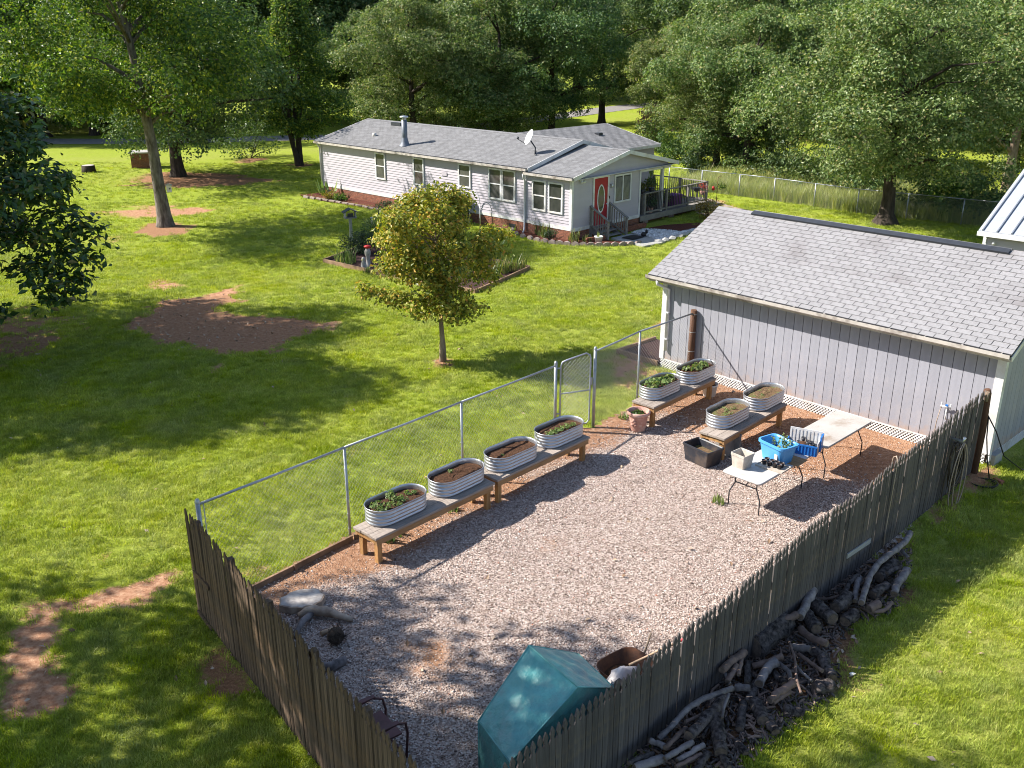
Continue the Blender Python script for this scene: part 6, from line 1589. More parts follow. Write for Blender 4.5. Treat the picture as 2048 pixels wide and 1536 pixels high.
# ---------------------------------------------------------------- shrubs, weeds and garden plants
def shrub(kind, label, P, rad, H, leaf, n, size, seed, shape='round', group=None, z0=.1, cat='shrub', nc=40, cr=.32):
    rg = np.random.default_rng(seed); t = thing(kind, label, cat, (P[0], P[1], T3(P)), 0, group)
    cl = crown_clumps(rg, H, z0, rad, nc, shape, cr); b = MB()
    for i in range(7):
        c = cl[int(rg.integers(len(cl)))]; b.tube([(c[0]*.1, c[1]*.1, -.05), (c[0]*.5, c[1]*.5, c[2]*.6), tuple(c[:3])], [.03, .02, .008], 5)
    b.build('stem', 'bark_dark', t); pos, nr = clump_leaves(rg, cl, n, size); leaves('foliage', pos, nr, size, leaf, t, .6, rg); return t
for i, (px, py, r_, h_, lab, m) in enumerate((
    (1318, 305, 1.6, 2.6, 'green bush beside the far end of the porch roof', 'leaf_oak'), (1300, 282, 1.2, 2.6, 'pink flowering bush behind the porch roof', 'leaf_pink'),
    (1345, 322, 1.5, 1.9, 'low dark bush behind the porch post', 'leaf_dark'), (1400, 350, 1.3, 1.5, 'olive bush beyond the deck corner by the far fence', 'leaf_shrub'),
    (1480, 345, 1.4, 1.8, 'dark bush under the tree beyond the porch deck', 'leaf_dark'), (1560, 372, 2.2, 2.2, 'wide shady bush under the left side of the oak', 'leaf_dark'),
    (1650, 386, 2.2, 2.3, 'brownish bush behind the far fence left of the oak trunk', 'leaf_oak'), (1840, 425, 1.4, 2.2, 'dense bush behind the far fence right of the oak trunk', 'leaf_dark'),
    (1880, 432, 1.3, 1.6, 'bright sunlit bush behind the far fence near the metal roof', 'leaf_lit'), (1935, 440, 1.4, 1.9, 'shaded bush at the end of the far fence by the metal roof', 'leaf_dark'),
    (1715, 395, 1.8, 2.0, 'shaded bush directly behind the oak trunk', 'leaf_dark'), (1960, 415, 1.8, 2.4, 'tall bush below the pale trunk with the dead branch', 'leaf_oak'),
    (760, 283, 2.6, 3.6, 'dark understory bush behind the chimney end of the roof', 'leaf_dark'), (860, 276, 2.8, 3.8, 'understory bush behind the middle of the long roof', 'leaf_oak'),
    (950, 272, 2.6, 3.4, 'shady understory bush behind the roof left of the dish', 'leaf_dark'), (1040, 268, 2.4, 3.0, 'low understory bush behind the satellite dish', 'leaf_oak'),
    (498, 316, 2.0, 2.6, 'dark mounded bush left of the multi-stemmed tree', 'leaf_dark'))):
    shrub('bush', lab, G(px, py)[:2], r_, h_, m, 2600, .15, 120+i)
shrub('yellow_bush', 'yellow-leaved low bush at the corner of the deck', G(1421, 440)[:2], .7, .9, 'leaf_yellow', 1500, .08, 140)
# tall weeds beyond the far fence
weed_src = [hidden_src(tuft(22, .24, .62, .022, 400+i, .6), 'leaf_weed', 'weed_tuft') for i in range(3)]
rg = np.random.default_rng(21); pts = []
fpa = np.array(fp); seg = np.diff(fpa, axis=0); ln = np.linalg.norm(seg, axis=1); cum = np.concatenate([[0], np.cumsum(ln)])
n = 4200; u = rg.random(n)*cum[-1]; k = np.searchsorted(cum, u, 'right')-1; k = np.clip(k, 0, len(seg)-1); f = (u-cum[k])/ln[k]
base = fpa[k]+seg[k]*f[:, None]; nn_ = np.stack([-seg[k][:, 1], seg[k][:, 0]], 1)/ln[k][:, None]
side = np.where((nn_*base).sum(1) > 0, 1, -1)[:, None]
d_ = .15+rg.random(n)**1.2*7.5; base = base+nn_*side*d_[:, None]
scatter('tall_grass', np.stack([base[:, 0], base[:, 1], terrain(base[:, 0], base[:, 1])], 1), np.stack([rg.normal(0, .12, n), rg.normal(0, .12, n), rg.random(n)*6.28], 1), .7+.6*rg.random(n)*(1+.5*fbm(base[:, 0]*.4, base[:, 1]*.4, 2)), weed_src, rg.integers(0, 3, n))

# ---------------------------------------------------------------- the diamond garden bed
def flat_poly(name, P, mat, dz, kind='structure', parent=None, cut=.35):
    c = np.mean(P, 0); b = MB(); vs = []; n = len(P); rings = 6
    for k in range(rings):
        f = 1-k/rings
        for p in P: q = c+(p-c)*f; vs.append((q[0], q[1], float(terrain(*q))+dz+.03*(1-f)))
    vs.append((c[0], c[1], float(terrain(*c))+dz+.03))
    b.add(vs, [(k*n+j, k*n+(j+1) % n, (k+1)*n+(j+1) % n, (k+1)*n+j) for k in range(rings-1) for j in range(n)]+[((rings-1)*n+j, (rings-1)*n+(j+1) % n, rings*n) for j in range(n)], True)
    o = b.build(name, mat, parent)
    return tag(o, kind=kind) if kind else o
def resample(P, step, closed=True):
    out = []; n = len(P)
    for i in range(n if closed else n-1):
        a, b = P[i], P[(i+1) % n]; L = np.linalg.norm(b-a); m = max(1, int(L/step))
        out += [a+(b-a)*k/m for k in range(m)]
    return out
gb = thing('garden_bed', 'diamond garden bed edged with weathered boards behind the maple', 'garden bed', (0, 0, 0))
flat_poly('soil', resample(BED, .6), 'mulch_dark', .03, None, gb)
for i in range(4):
    A, B = BED[i], BED[(i+1) % 4]; m = (A+B)/2
    for p, q in ((A, m), (m, B)):
        d = (q-p)/np.linalg.norm(q-p); p = p+d*.01; q = q-d*.01
        MB().bar((p[0], p[1], T3(p)+.06), (q[0], q[1], T3(q)+.06), .06, .17).build('edge_board', 'edging', gb)
def blades(kind, label, P, n, H, rad, mat, seed, w=.03, group=None, lean=.5, z=0.0, cat='plant', flower=None):
    t = thing(kind, label, cat, (P[0], P[1], T3(P)+z), 0, group)
    mb = tuft(n, rad, H, w, seed, lean)
    mb.build('foliage', mat, t)
    if flower:
        rg = np.random.default_rng(seed); k = 14; pos = np.stack([rg.normal(0, rad*.6, k), rg.normal(0, rad*.6, k), H*(.75+.3*rg.random(k))], 1)
        leaves('flower', pos, rg.normal(0, .5, (k, 3))+[0, 0, .5], .06, flower, t, .9, rg)
    return t
blades('ornamental_grass', 'grey-green grass clump at the left corner of the diamond bed', G(692, 528)[:2], 110, .65, .4, 'leaf_oak', 31, .03, lean=.7)
shrub('shrub', 'dark fine-leaved shrub behind the grass clump in the diamond bed', G(724, 508)[:2], .6, .85, 'leaf_shrub', 2200, .07, 32)
shrub('shrub', 'green leafy shrub beside the maple crown in the diamond bed', G(750, 490)[:2], .6, 1.0, 'leaf_oak', 1600, .08, 33)
blades('yucca', 'dark spiky yucca right of the maple crown', G(985, 522)[:2], 70, 1.2, .22, 'leaf_oak', 34, .06, lean=.85)
for i, (px, py, h_, lab) in enumerate(((1002, 548, .75, 'tallest pale daylily clump beside the maple crown'), (1022, 545, .6, 'daylily clump second from the right corner of the diamond bed'), (985, 562, .65, 'daylily clump lowest along the front board of the diamond bed'), (1040, 538, .5, 'small daylily clump at the right corner of the diamond bed'))):
    blades('daylily', lab, G(px, py)[:2], 60, h_, .28, 'leaf_blade', 35+i, .035, lean=.6)
P = G(703, 482)[:2]; t = thing('bird_feeder', 'grey bird feeder house on a white post in the diamond bed', 'bird feeder', (P[0], P[1], T3(P)), R(20))
MB().box(-.06, -.06, 0, .06, .06, 1.0).build('post', 'concrete', t); MB().box(-.26, -.2, 1.0, .26, .2, 1.04).build('floor', 'deck_wood', t)
for sx in (-1, 1):
    MB().box(sx*.22-.02, -.16, 1.041, sx*.22+.02, .16, 1.26).build('side', 'concrete', t); MB().bar((sx*.32, 0, 1.24), (0, 0, 1.40), .44, .025, up=(0, 0, 1)).build('roof', 'metal_dark', t)
MB().box(-.12, -.1, 1.041, .12, .1, 1.2).build('seed_box', 'glass', t)
P = G(760, 478)[:2]; t = thing('shepherd_hook', 'thin black shepherd hook with small hanging feeders by the maple', 'hook', (P[0], P[1], T3(P)))
MB().tube([(0, 0, 0), (0, 0, 1.25), (.0, 0, 1.4)], .017, 6).build('pole', 'metal_dark', t); MB().tube([(-.32, 0, .95), (-.3, 0, 1.05), (0, 0, 1.1), (.3, 0, 1.05), (.32, 0, .95)], .012, 6).build('arm', 'metal_dark', t)
for s in (-1, 1): MB().tube([(s*.32, 0, .95), (s*.32, 0, .62)], [.05, .06], 8).build('feeder', 'cratelight', t)
P = G(737, 536)[:2]; t = thing('garden_statue', 'small grey stone statue topped with red beside the maple', 'statue', (P[0], P[1], T3(P)+.05))
MB().lathe([(.16, 0), (.15, .06), (.09, .1), (.08, .4), (.11, .46), (.12, .6), (.07, .7), (.002, .72)], 12).build('figure', 'statue', t); MB().lathe([(.002, .70), (.08, .72), (.14, .77), (.14, .80), (.08, .83), (.002, .84)], 12).build('red_bowl', 'redflower', t)
P2_ = G(728, 540)[:2]; t = thing('garden_statue', 'low pale stone figure at the foot of the red-topped statue', 'statue', (P2_[0], P2_[1], T3(P2_)+.05)); MB().lathe([(.12, 0), (.1, .2), (.06, .3), (.08, .36), (.05, .44), (.002, .46)], 10).build('figure', 'statue', t)
blades('weed', 'small green weed in front of the stone figures', G(733, 547)[:2], 40, .25, .14, 'leaf_oak', 44, .03)

# ---------------------------------------------------------------- the flower bed, path and pebbles before the house
edge_px = [(1024,463),(1033,470),(1046,475),(1060,479),(1074,482.5),(1089,485),(1104,487.5),(1119,489),(1134,490.5),(1150,491.5),(1166,492),(1182,492.5),(1198,492.5),(1214,492.5),(1230,492),(1246,491.5),(1262,490.5),(1277,488.5)]
fb = thing('flower_bed', 'red mulched flower bed edged with scalloped blocks below the house corner', 'flower bed', (0, 0, 0))
eg = gpx(edge_px); inner_ = [np.array(hp(-.05, 3.2)[:2]), np.array(hp(-.05, -.05)[:2]), np.array(hp(1.2, -.1)[:2])]
pth = gpx([(1232, 480), (1290, 482)])
mulch_P = eg+[np.array(hp(1.15, -1.3)[:2]), np.array(hp(1.15, -.05)[:2]), np.array(hp(-.03, -.03)[:2]), np.array(hp(-.03, 3.4)[:2])]
ids = list(range(len(mulch_P))); b = MB(); b.add([(p[0], p[1], T3(p)+.05) for p in mulch_P], [tuple(ids)]); b.build('mulch', 'mulch', fb)
for i, P in enumerate(eg):
    d = eg[min(i+1, len(eg)-1)]-eg[max(i-1, 0)]; a = math.atan2(d[1], d[0])
    o = MB().prism([(-.17, -.02), (.17, -.02), (.17, .07), (.13, .12), (.06, .155), (0, .165), (-.06, .155), (-.13, .12), (-.17, .07)], -.05, .05, Matrix.Rotation(R(90), 4, 'X')).build('edging_block', 'concrete_block', fb)
    o.location = (P[0], P[1], T3(P)+.01); o.rotation_euler = (R(random.uniform(-6, 6)), 0, a+R(random.uniform(-8, 8)))
bw = thing('brick_edging', 'low curved wall of loose red bricks in front of the porch steps', 'brick edging', (0, 0, 0))
for (x0, y0, x1, y1, n_) in ((.1, -.75, 1.1, -.95, 5), (2.75, -.55, 4.6, -.55, 9)):
    for k in range(n_):
        for lv in range(3):
            o = MB().box(-.1, -.05, 0, .1, .05, .068).build('brick', 'brick', bw); f = (k+.5+.5*(lv % 2)*.6)/n_
            p = hp(x0+(x1-x0)*f, y0+(y1-y0)*f); o.location = (p[0], p[1], T3(p)+.02+lv*.073); o.rotation_euler = (0, 0, HR+math.atan2(y1-y0, x1-x0)+random.uniform(-.06, .06))
slab = gpx([(1222, 479), (1262, 470), (1300, 478), (1345, 478), (1322, 489), (1288, 495), (1262, 489)])
sb = [np.array(p) for p in slab]; b = MB(); n = len(sb); b.add([(p[0], p[1], T3(p)+.07) for p in sb]+[(p[0], p[1], T3(p)-.1) for p in sb], [tuple(range(n))]+[(i, n+i, n+(i+1) % n, (i+1) % n) for i in range(n)])
tag(b.build('garden_path', 'concrete', None), kind='structure')
wp = gpx([(1262, 468), (1288, 460), (1330, 462), (1362, 466), (1395, 458), (1400, 464), (1345, 476), (1318, 484), (1300, 477)])
wb_ = thing('pebble_bed', 'bed of white pebbles between the concrete path and the deck', 'pebble bed', (0, 0, 0)); b = MB(); b.add([(p[0], p[1], T3(p)+.05) for p in wp], [tuple(range(len(wp)))]); b.build('base', 'white_stone', wb_)
rg = np.random.default_rng(15); b = MB(); xy = rg.uniform(np.min(wp, 0), np.max(wp, 0), (2600, 2)); k = poly_in(xy[:, 0], xy[:, 1], wp)
pb = [pebble(950+i) for i in range(3)]
for p in xy[k]:
    s_ = .06+.06*rg.random(); q = pb[int(rg.integers(3))]; m = Matrix.Translation((p[0], p[1], T3(p)+.07)) @ Matrix.Rotation(rg.random()*6, 4, 'Z') @ Matrix.Scale(s_, 4); b.add([tuple(m @ Vector(v)) for v in q.v], q.f)
tag(b.build('pebble', M('pebbles', (.66, .65, .64), (.45, .44, .43), isl=.25), wb_), kind='stuff')
dm_ = gpx([(1288, 459), (1330, 452), (1400, 447), (1412, 455), (1395, 458), (1362, 466), (1330, 462)]); db = thing('mulch_bed', 'dark mulch bed under the front edge of the deck', 'mulch bed', (0, 0, 0)); b = MB(); b.add([(p[0], p[1], T3(p)+.055) for p in dm_], [tuple(range(len(dm_)))]); b.build('mulch', 'mulch', db)
rkp = gpx([(1318, 486), (1330, 483), (1343, 480), (1356, 476), (1369, 472), (1381, 468), (1392, 464)])
for i, P in enumerate(rkp):
    q = pebble(970+i); b = MB(); b.add([(x*.42, y*.36, z*.36) for x, y, z in q.v], q.f); o = b.build('border_stone', 'concrete', wb_); o.location = (P[0], P[1], T3(P)+.07)
fl_ = [(1040, 462, 'leaf_blade', .5, 'blades', 'straw-tipped iris clump nearest the downspout'), (1060, 462, 'leaf_blade', .45, 'blades', 'yellowing daylily clump below the house windows'), (1078, 470, 'leaf_blade', .7, 'blades', 'tall dry plant below the house windows'),
       (1092, 476, 'leaf_blade', .65, 'blades', 'brown seedy plant in the middle of the flower bed'), (1102, 484, 'leaf_shrub', .45, 'shrub', 'small dark green shrub by the scalloped edging'), (1118, 472, 'leaf_oak', .6, 'shrub', 'leafy plant at the house corner in the flower bed'), (1148, 486, 'leaf_blade', .5, 'blades', 'thin yellow plant right of the house corner'), (1173, 486, 'leaf_blade', .3, 'blades', 'low strappy plant beside the white pot'), (1085, 474, 'leaf_herb', .3, 'blades', 'pale silvery plant low in the flower bed')]
for i, (px, py, m, h_, k, lab) in enumerate(fl_):
    if k == 'blades': blades('flower_plant', lab, G(px, py)[:2], 45, h_*1.1, .22, m, 600+i, .03, z=.05, lean=.6)
    else: shrub('shrub', lab, G(px, py)[:2], .28, h_, m, 420, .06, 600+i, nc=14)
P = G(1197, 489)[:2]; t = thing('plant_pot', 'white pot with a small green sprig among the red mulch', 'pot', (P[0], P[1], T3(P)+.05)); MB().lathe([(.002, 0), (.13, 0), (.17, .26), (.19, .27), (.19, .31), (.165, .31), (.15, .24), (.002, .25)], 18).build('body', 'white', t)
s = thing('sprig', 'small green sprig in the white pot', 'plant', (P[0], P[1], T3(P)+.30)); tuft(14, .08, .3, .02, 8, .4).build('foliage', 'leaf_oak', s)
for px, py, lab in ((1243, 453, 'white goose ornament nearest the steps'), (1259, 452, 'white rabbit ornament on the brick edging right of the goose'), (1166, 466, 'tiny white ornament below the door')):
    P = G(px, py)[:2]; t = thing('garden_ornament', lab, 'ornament', (P[0], P[1], T3(P)+.22))
    MB().lathe([(.002, 0), (.07, .01), (.09, .08), (.07, .15), (.03, .2), (.045, .25), (.03, .3), (.002, .31)], 10).build('figure', 'white', t); MB().tube([(.03, 0, .25), (.09, -.03, .24)], [.015, .006], 5).build('beak', 'handle', t)
P = G(1287, 476)[:2]; t = thing('garden_ornament', 'small black animal ornament on the white pebbles', 'ornament', (P[0], P[1], T3(P)+.07), .4); MB().lathe([(.002, 0), (.1, .02), (.12, .1), (.08, .18), (.002, .2)], 10).build('body', 'black_rubber', t); MB().lathe([(.002, .05), (.06, .1), (.06, .2), (.002, .26)], 8, (.14, 0, .05)).build('head', 'black_rubber', t)
# along the long wall
wbd = thing('wall_bed', 'narrow mulched bed along the foot of the long house wall', 'flower bed', hp(0, 0), HR); b = MB(); zz = T3(hp(-.5, 12))
b.add([(-1.1, 9.5, zz+.04), (-.03, 9.0, zz+.05), (-.03, 18.3, zz+.05), (-1.3, 18.6, zz+.04), (-1.5, 17.0, zz+.04)], [(0, 1, 2, 3, 4)]); b.build('mulch', 'mulch', wbd)
for i in range(16):
    o = MB().box(-.22, -.06, 0, .22, .06, .11).build('edging_block', 'concrete_block', wbd); f = i/15; o.location = (-1.12-.35*f**2, 9.6+8.0*f, zz); o.rotation_euler = (0, 0, R(90+random.uniform(-6, 6)))
t = thing('banana_plant', 'broad-leaved banana-like plant at the far left corner of the house', 'plant', hp(-.7, 16.7, T3(hp(-.7, 16.7))), 0)
rg = np.random.default_rng(18); n = 14; a = rg.random(n)*6.28; el = .5+.7*rg.random(n); axv = np.stack([np.cos(a)*np.cos(el), np.sin(a)*np.cos(el), np.sin(el)], 1); pos = axv*.55+[0, 0, .15]; leaves('leaf', pos, np.cross(axv, np.cross(axv, [0, 0, 1.0])), .85, 'leaf_oak', t, .22, rg, axis=axv)
MB().tube([(0, 0, 0), (0, 0, .3)], .05, 7).build('stem', 'leaf_oak', t)
for i, (y, m, lab) in enumerate(((15.4, 'leaf_lit', 'low bright green plant in the wall bed'), (16.1, 'leaf_yellow', 'yellow-green sprawling plant beside the banana-like plant'), (11.6, 'leaf_shrub', 'weedy plant by the wall bed behind the maple'))): shrub('shrub', lab, np.array(hp(-.9, y)[:2]), .4, .4, m, 500, .08, 700+i, nc=14)

# ---------------------------------------------------------------- pots and flowers on the deck
def potted(label, x, y, z, r_, h_, mat, kind='round', n=260, pot='terra', size=.07):
    P = hp(x, y, z); p = thing('plant_pot', 'pot of the '+label, 'pot', P); MB().lathe([(.002, 0), (r_*.7, 0), (r_, r_*1.3), (r_*.9, r_*1.3), (.002, r_*1.2)], 14).build('body', pot, p)
    s = thing('potted_plant', label, 'plant', (P[0], P[1], P[2]+r_*1.2))
    rg = np.random.default_rng(int(x*100)); 
    if kind == 'blades': tuft(70, r_*.6, h_, .025, int(x*37), 1.0).build('foliage', mat, s)
    else: plant_mesh(int(x*91), n, r_*1.7, h_, size, mat, 'foliage', s); MB().tube([(0, 0, 0), (0, 0, h_*.6)], .012, 5).build('stem', 'bark_dark', s)
potted('spidery pale green plant on the porch shelf', 5.45, .35, DZ+.94, .15, .4, 'leaf_blade', 'blades', pot='black_plastic')
potted('dark leafy plant at the right end of the porch shelf', 6.2, .35, DZ+.94, .15, .5, 'leaf_dark', pot='black_plastic')
potted('bushy dark plant standing under the porch shelf', 5.9, .2, DZ, .2, .6, 'leaf_shrub', n=500)
potted('green plant against the middle railing post of the deck', 7.3, .35, DZ, .18, .8, 'leaf_oak', n=500)
potted('tall yellow-green plant at the back of the deck', 7.9, 1.6, DZ, .22, 1.0, 'leaf_yellow', n=500)
potted('bright green plant by the back railing of the deck', 8.8, 2.4, DZ, .22, .9, 'leaf_lit', n=500)
potted('red flowering plant at the outer corner of the deck', 10.2, .1, DZ+.35, .14, .45, 'redflower', n=120, pot='terra', size=.06)
P = hp(9.5, -.0, DZ+.78); t = thing('hanging_basket', 'dark wire basket hung over the deck railing', 'basket', P); MB().lathe([(.02, -.2), (.12, -.16), (.2, 0), (.21, .02), (.18, .0), (.002, -.08)], 14).build('basket', 'metal_dark', t)
P = hp(6.05, .3, 2.18); t = thing('hanging_plant', 'trailing plant hanging under the porch beam', 'plant', P); MB().tube([(0, 0, 0), (0, 0, -.7)], .006, 4).build('cord', 'metal_dark', t); tuft(40, .12, -.6, .02, 55, .6).build('foliage', 'leaf_herb', t)
P = hp(10.9, -.3, 0); P = (P[0], P[1], T3(P)); t = thing('garden_hook', 'thin pole with red ornament and plant beside the deck corner', 'hook', P); MB().tube([(0, 0, 0), (0, 0, 1.6), (.15, 0, 1.7), (.2, 0, 1.6)], .015, 6).build('pole', 'rust', t); plant_mesh(71, 160, .25, .4, .08, MT['leaf_lit'], 'foliage', t).location = (.2, 0, .95); MB().lathe([(.002, 0), (.08, .05), (.06, .2), (.002, .25)], 8, (-.2, 0, .95)).build('red_ornament', 'redflower', t)

# ---------------------------------------------------------------- far left yard things
P = G(287, 334)[:2]; t = thing('well_house', 'small square brick well house with a pale flat lid', 'well house', (P[0], P[1], T3(P)), .2)
b = MB(); w_, h_ = .62, .95
for s in range(4):
    a = s*math.pi/2; c, s_ = math.cos(a), math.sin(a); rot = lambda x, y: (c*x-s_*y, s_*x+c*y)
    bricks(b, rot(-w_, -w_), rot(w_, -w_), 0, h_, rot(0, -1))
tag(b.build('brick', 'brick', t), kind='stuff'); MB().box(-w_+.005, -w_+.005, -.1, w_-.005, w_-.005, h_).build('core', 'mortar', t); MB().box(-w_-.12, -w_-.12, h_+.001, w_+.12, w_+.12, h_+.08).build('lid', 'concrete', t)
P = G(178, 344)[:2]; t = thing('tree_stump', 'squat dark tree stump on the far left lawn', 'stump', (P[0], P[1], T3(P))); MB().tube([(0, 0, -.1), (0, 0, .15), (0, 0, .42)], [.48, .42, .40], 14, jit=.1).build('bark', 'bark_dark', t); MB().tube([(0, 0, .421), (0, 0, .43)], .36, 14).build('cut_face', 'stump_top', t)

# ---------------------------------------------------------------- log pile along the right fence
def W5(x, y): return 1250+x/3.151, 1050+y/3.151
LOGS = [
 ([(1795,50),(1770,105),(1700,160),(1610,225),(1545,310),(1515,400),(1490,490)], 20, 'log_pale', 'long curved grey branch sweeping from the fence over the far end of the pile', .30),
 ([(1480,330),(1452,400),(1448,480)], 20, 'log_pale', 'short pale log beside the foot of the long curved branch', .16),
 ([(1778,285),(1750,330),(1715,370),(1695,435)], 27, 'log_pale', 'hooked pale branch at the grass side of the far end', .14),
 ([(1735,150),(1785,208)], 12, 'log_pale', 'short pale stick beneath the long curved branch', .12),
 ([(1690,240),(1600,330)], 42, 'log_bark', 'dark mossy log beneath the long curved branch', .12),
 ([(1650,310),(1700,270),(1745,265)], 18, 'log_bark', 'crooked dark branch at the far end', .2),
 ([(1650,380),(1560,440)], 30, 'log_bark', 'rough dark log next to the hooked pale branch', .12),
 ([(1680,490),(1640,540),(1545,548),(1490,520)], 14, 'log_brown', 'bent tan branch lying nearest the grass', .08),
 ([(1600,495),(1535,530)], 30, 'log_brown', 'speckled stub of branch by the bent tan one', .14),
 ([(1470,320),(1410,360),(1385,440)], 16, 'log_bark', 'thin dark branch leaning on the fence at the far end', .22),
 ([(1190,410),(1145,490),(1100,580)], 30, 'log_pale', 'thick pale log leaning against the middle of the fence', .42),
 ([(1200,465),(1285,468),(1380,432)], 11, 'log_brown', 'thin bent stick along the fence foot', .22),
 ([(1180,485),(1310,595)], 48, 'log_bark', 'dark split log with a pale edge beside the leaning pale log', .22),
 ([(1405,450),(1325,525)], 46, 'log_bark', 'stout grey log by the dark split log', .18),
 ([(1440,560),(1385,610)], 42, 'log_bark', 'short dark chunk on the grass side of the stout grey log', .12),
 ([(1140,555),(1205,655)], 46, 'log_bark', 'dark knotty log below the leaning pale log', .2),
 ([(1085,565),(975,615)], 26, 'log_brown', 'pinkish log propped on the fattest log', .42),
 ([(985,610),(800,770)], 92, 'log_bark', 'fattest cracked log in the middle of the pile', .26),
 ([(1105,650),(1170,710),(1275,750)], 26, 'log_brown', 'smooth bent brown branch right of the fattest log', .26),
 ([(1050,768),(1165,782)], 26, 'log_pale', 'smooth grey log below the bent brown branch', .24),
 ([(1165,780),(1262,835)], 36, 'log_bark', 'dark bark log right of the smooth grey log', .16),
 ([(990,830),(900,870),(800,892)], 24, 'log_brown', 'brown log crossing under the fattest log', .24),
 ([(955,862),(890,905),(845,1000)], 32, 'log_pale', 'pale bluish curved log with a clean cut', .34),
 ([(970,872),(1030,915),(1045,975)], 15, 'log_pale', 'forked grey branch beside the bluish curved log', .34),
 ([(1035,735),(1075,850),(1080,980),(1110,1060)], 9, 'log_brown', 'long thin stick running down the middle of the pile', .40),
 ([(1095,815),(1170,870),(1245,922)], 14, 'log_brown', 'slender tan stick toward the grass', .24),
 ([(1075,880),(1110,925),(1180,985)], 10, 'log_pale', 'thin pale twig crossing the slender tan stick', .26),
 ([(1245,830),(1305,965)], 40, 'log_bark', 'dark log with its sawn end facing the grass', .14),
 ([(1085,985),(1000,1030),(910,1105)], 27, 'log_brown', 'smooth red-brown log nearer the camera', .3),
 ([(1035,1050),(930,1122)], 19, 'log_brown', 'thinner red-brown log lying along the smooth red-brown one', .22),
 ([(1300,1010),(1190,1030)], 48, 'log_bark', 'grey weathered stump end at the edge of the grass', .13),
 ([(755,800),(680,850),(610,915)], 28, 'log_brown', 'thick brown branch at the fence left of the fattest log', .4),
 ([(735,840),(715,945)], 15, 'log_brown', 'short brown stick below the thick brown branch at the fence', .34),
 ([(705,885),(645,985)], 20, 'log_brown', 'stubby brown branch leaning at the fence below the thick one', .34),
 ([(615,890),(635,950),(662,1002)], 12, 'log_pale', 'crooked thin branch near the fence', .38),
 ([(770,865),(770,1000)], 26, 'log_bark', 'upright bark-covered log left of the bluish curved log', .28),
 ([(690,1020),(790,1028)], 26, 'log_pale', 'grey knot of branch wood left of the bluish curved log', .3),
 ([(675,1030),(590,1060),(490,1095),(390,1155),(310,1250),(210,1350)], 20, 'log_pale', 'long bowed branch running beside the fence at the near half', .40),
 ([(625,1100),(400,1330)], 38, 'log_bark', 'long rough-barked log beside the bowed branch', .32),
 ([(655,1065),(625,1140),(612,1215)], 11, 'log_pale', 'thin greenish branch on the rough-barked log', .44),
 ([(570,1210),(590,1330),(605,1435)], 50, 'log_bark', 'heavy dark log pointing toward the camera', .26),
 ([(605,1440),(655,1530)], 26, 'log_bark', 'narrow log continuing below the heavy dark log', .16),
 ([(815,1110),(870,1235)], 46, 'log_bark', 'dark log right of the heavy one', .2),
 ([(485,1195),(380,1240)], 13, 'log_brown', 'thin brown stick crossing the rough-barked log', .34),
 ([(385,1280),(250,1405)], 17, 'log_brown', 'straight brown stick in the near bundle by the fence', .32),
 ([(425,1368),(250,1472)], 21, 'log_pale', 'straight pale log in the near bundle', .28),
 ([(498,1385),(330,1482)], 19, 'log_pale', 'straight pale log on the grass side of the near bundle', .26),
 ([(560,1200),(490,1332)], 14, 'log_bark', 'thin dark stick between the rough log and heavy log', .3),
 ([(255,1400),(200,1375),(150,1355)], 22, 'log_pale', 'knobbly forked grey piece against the fence', .38),
 ([(240,1470),(60,1530)], 32, 'log_pale', 'bluish-grey log lowest by the fence', .3),
 ([(180,1440),(20,1500)], 19, 'log_bark', 'dark stick along the foot of the near fence', .28),
 ([(480,1445),(320,1525)], 15, 'log_brown', 'brown stick near the bottom of the pile', .22),
 ([(900,1225),(950,1305)], 34, 'log_bark', 'small dark log at the ragged grass edge', .12),
 ([(1000,1160),(1125,1185)], 36, 'log_bark', 'half-buried dark log toward the grass', .1),
 ([(745,1120),(720,1290)], 30, 'log_bark', 'dark barky log in the shadowed middle', .16),
 ([(820,1010),(780,1120)], 30, 'log_bark', 'dark barky log under the grey knot', .18),
 ([(940,930),(1000,1000)], 24, 'log_bark', 'dark barky log under the long thin stick', .16),
 ([(520,1440),(440,1560)], 26, 'log_bark', 'dark log at the bottom edge of the pile', .2),
 ([(700,1360),(760,1440)], 28, 'log_bark', 'dark log alone on the grass side of the heavy log', .1),
]
for i, (pts, hw, mat, lab, z) in enumerate(LOGS):
    P = [W5(*p) for p in pts]; r_ = hw/3.151/CAM_F*np.linalg.norm(G(*P[0], .2)-np.array([0, 0, CAM_H]))*1.0
    k = len(P); pz = [(p[0], p[1], max(r_*.6, z*(.8+.15*math.sin(i+j)))) for j, p in enumerate(P)]
    r_ *= .88
    wood('log' if hw > 22 else 'branch', lab, pz, r_, mat, 'log' if hw > 22 else 'branch', jit=.30 if mat == 'log_bark' else .14, n=9 if hw < 30 else 13)
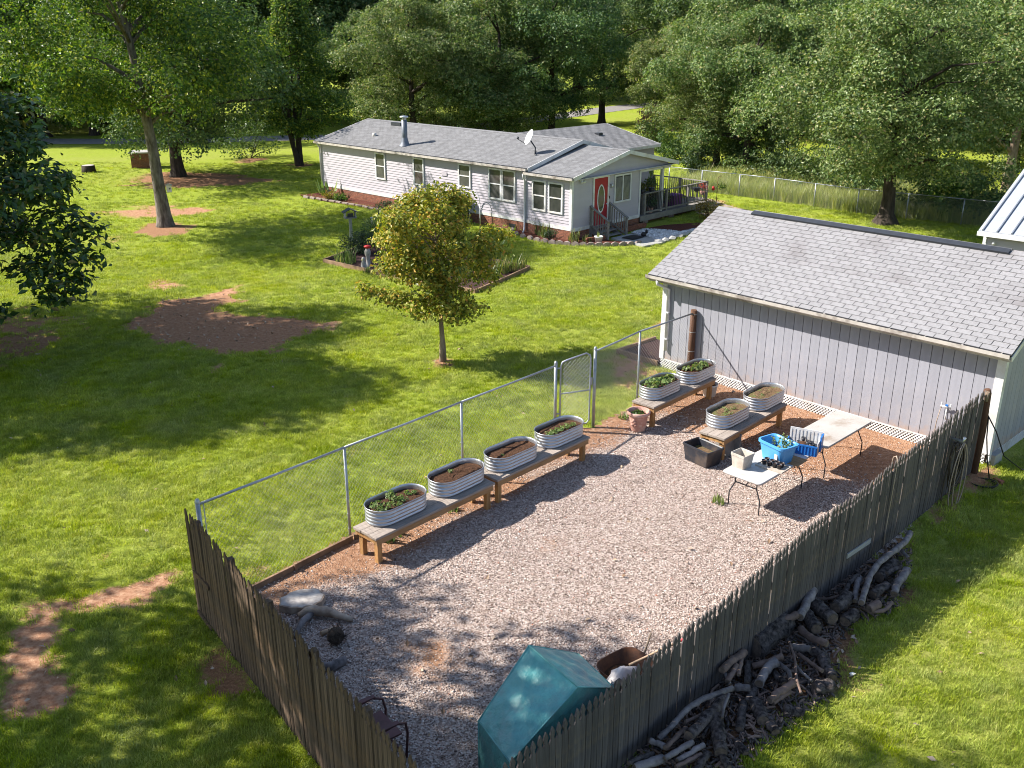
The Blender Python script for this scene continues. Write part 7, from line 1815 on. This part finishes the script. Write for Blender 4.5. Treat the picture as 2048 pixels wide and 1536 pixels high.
# litter of bark and twigs below
rg = np.random.default_rng(33); PILE = gpx([W5(-60,1560), W5(200,1300), W5(560,980), W5(760,740), W5(1100,520), W5(1420,330), W5(1700,120), W5(1800,180), W5(1780,320), W5(1700,560), W5(1400,640), W5(1330,800), W5(1330,1050), W5(1150,1200), W5(950,1340), W5(700,1560)])
chip_src = []
for i in range(4):
    b = MB(); rr_ = np.random.default_rng(i)
    L = .08+.14*rr_.random(); b.tube([(-L/2, 0, .01), (0, rr_.normal(0, .02), .02), (L/2, rr_.normal(0, .03), .01)], [.012, .014, .008], 5); chip_src.append(hidden_src(b, 'log_bark' if i % 2 else 'log_brown', 'bark_chip'))
lo_, hi_ = np.min(PILE, 0), np.max(PILE, 0); xy = rg.uniform(lo_, hi_, (9000, 2)); k = poly_in(xy[:, 0], xy[:, 1], PILE); xy = xy[k]; n = len(xy)
scatter('twigs_and_bark', np.stack([xy[:, 0], xy[:, 1], terrain(xy[:, 0], xy[:, 1])+.015+.08*rg.random(n)*np.clip(poly_sd(xy[:, 0], xy[:, 1], PILE)*4, 0, 1)], 1), np.stack([rg.normal(0, .35, n), rg.normal(0, .35, n), rg.random(n)*6.28], 1), .6+.9*rg.random(n), chip_src, rg.integers(0, 4, n))
# weeds by the bench foot and gate
for i, (px, py, lab) in enumerate(((780, 1083, 'bright weed tuft below the first bench by the fence board'), (795, 1070, 'second weed tuft below the first bench'), (905, 1022, 'sparse weed in the gravel under the middle of the first bench'), (1247, 838, 'small weed beside the pink pot by the gate'), (1437, 1007, 'low weed in the gravel before the folding table'))):
    blades('weed', lab, G(px, py)[:2], 34, .16, .12, 'leaf_herb', 800+i, .03, lean=.9)

# fallen leaves on the bare ground and thinly over the yard
leaf_src = []
for i in range(3):
    b = MB(); rr_ = np.random.default_rng(60+i); b.add([(-.035, 0, .004), (0, .018, .012), (.035, 0, .003), (0, -.018, .010)], [(0, 3, 2, 1)]); leaf_src.append(hidden_src(b, ['edging', 'drift', 'handle'][i], 'fallen_leaf'))
rg = np.random.default_rng(66); xy = np.stack([rg.uniform(-14, 8, 16000), rg.uniform(6, 32, 16000)], 1)
dm_, mm_, _ = lawn_masks(xy[:, 0], xy[:, 1]); iny = poly_in(xy[:, 0], xy[:, 1], YARD)
k = (rg.random(len(xy)) < np.where(iny, .035+.05*(fbm(xy[:, 0]*.8, xy[:, 1]*.8, 90) > .25), .015+dm_*(.10+.5*mm_))) & in_view(xy[:, 0], xy[:, 1]); xy = xy[k]; n = len(xy)
scatter('fallen_leaves', np.stack([xy[:, 0], xy[:, 1], terrain(xy[:, 0], xy[:, 1])+np.where(iny[k], .035, .03)], 1), np.stack([rg.normal(0, .5, n), rg.normal(0, .5, n), rg.random(n)*6.28], 1), .8+1.0*rg.random(n), leaf_src, rg.integers(0, 3, n))
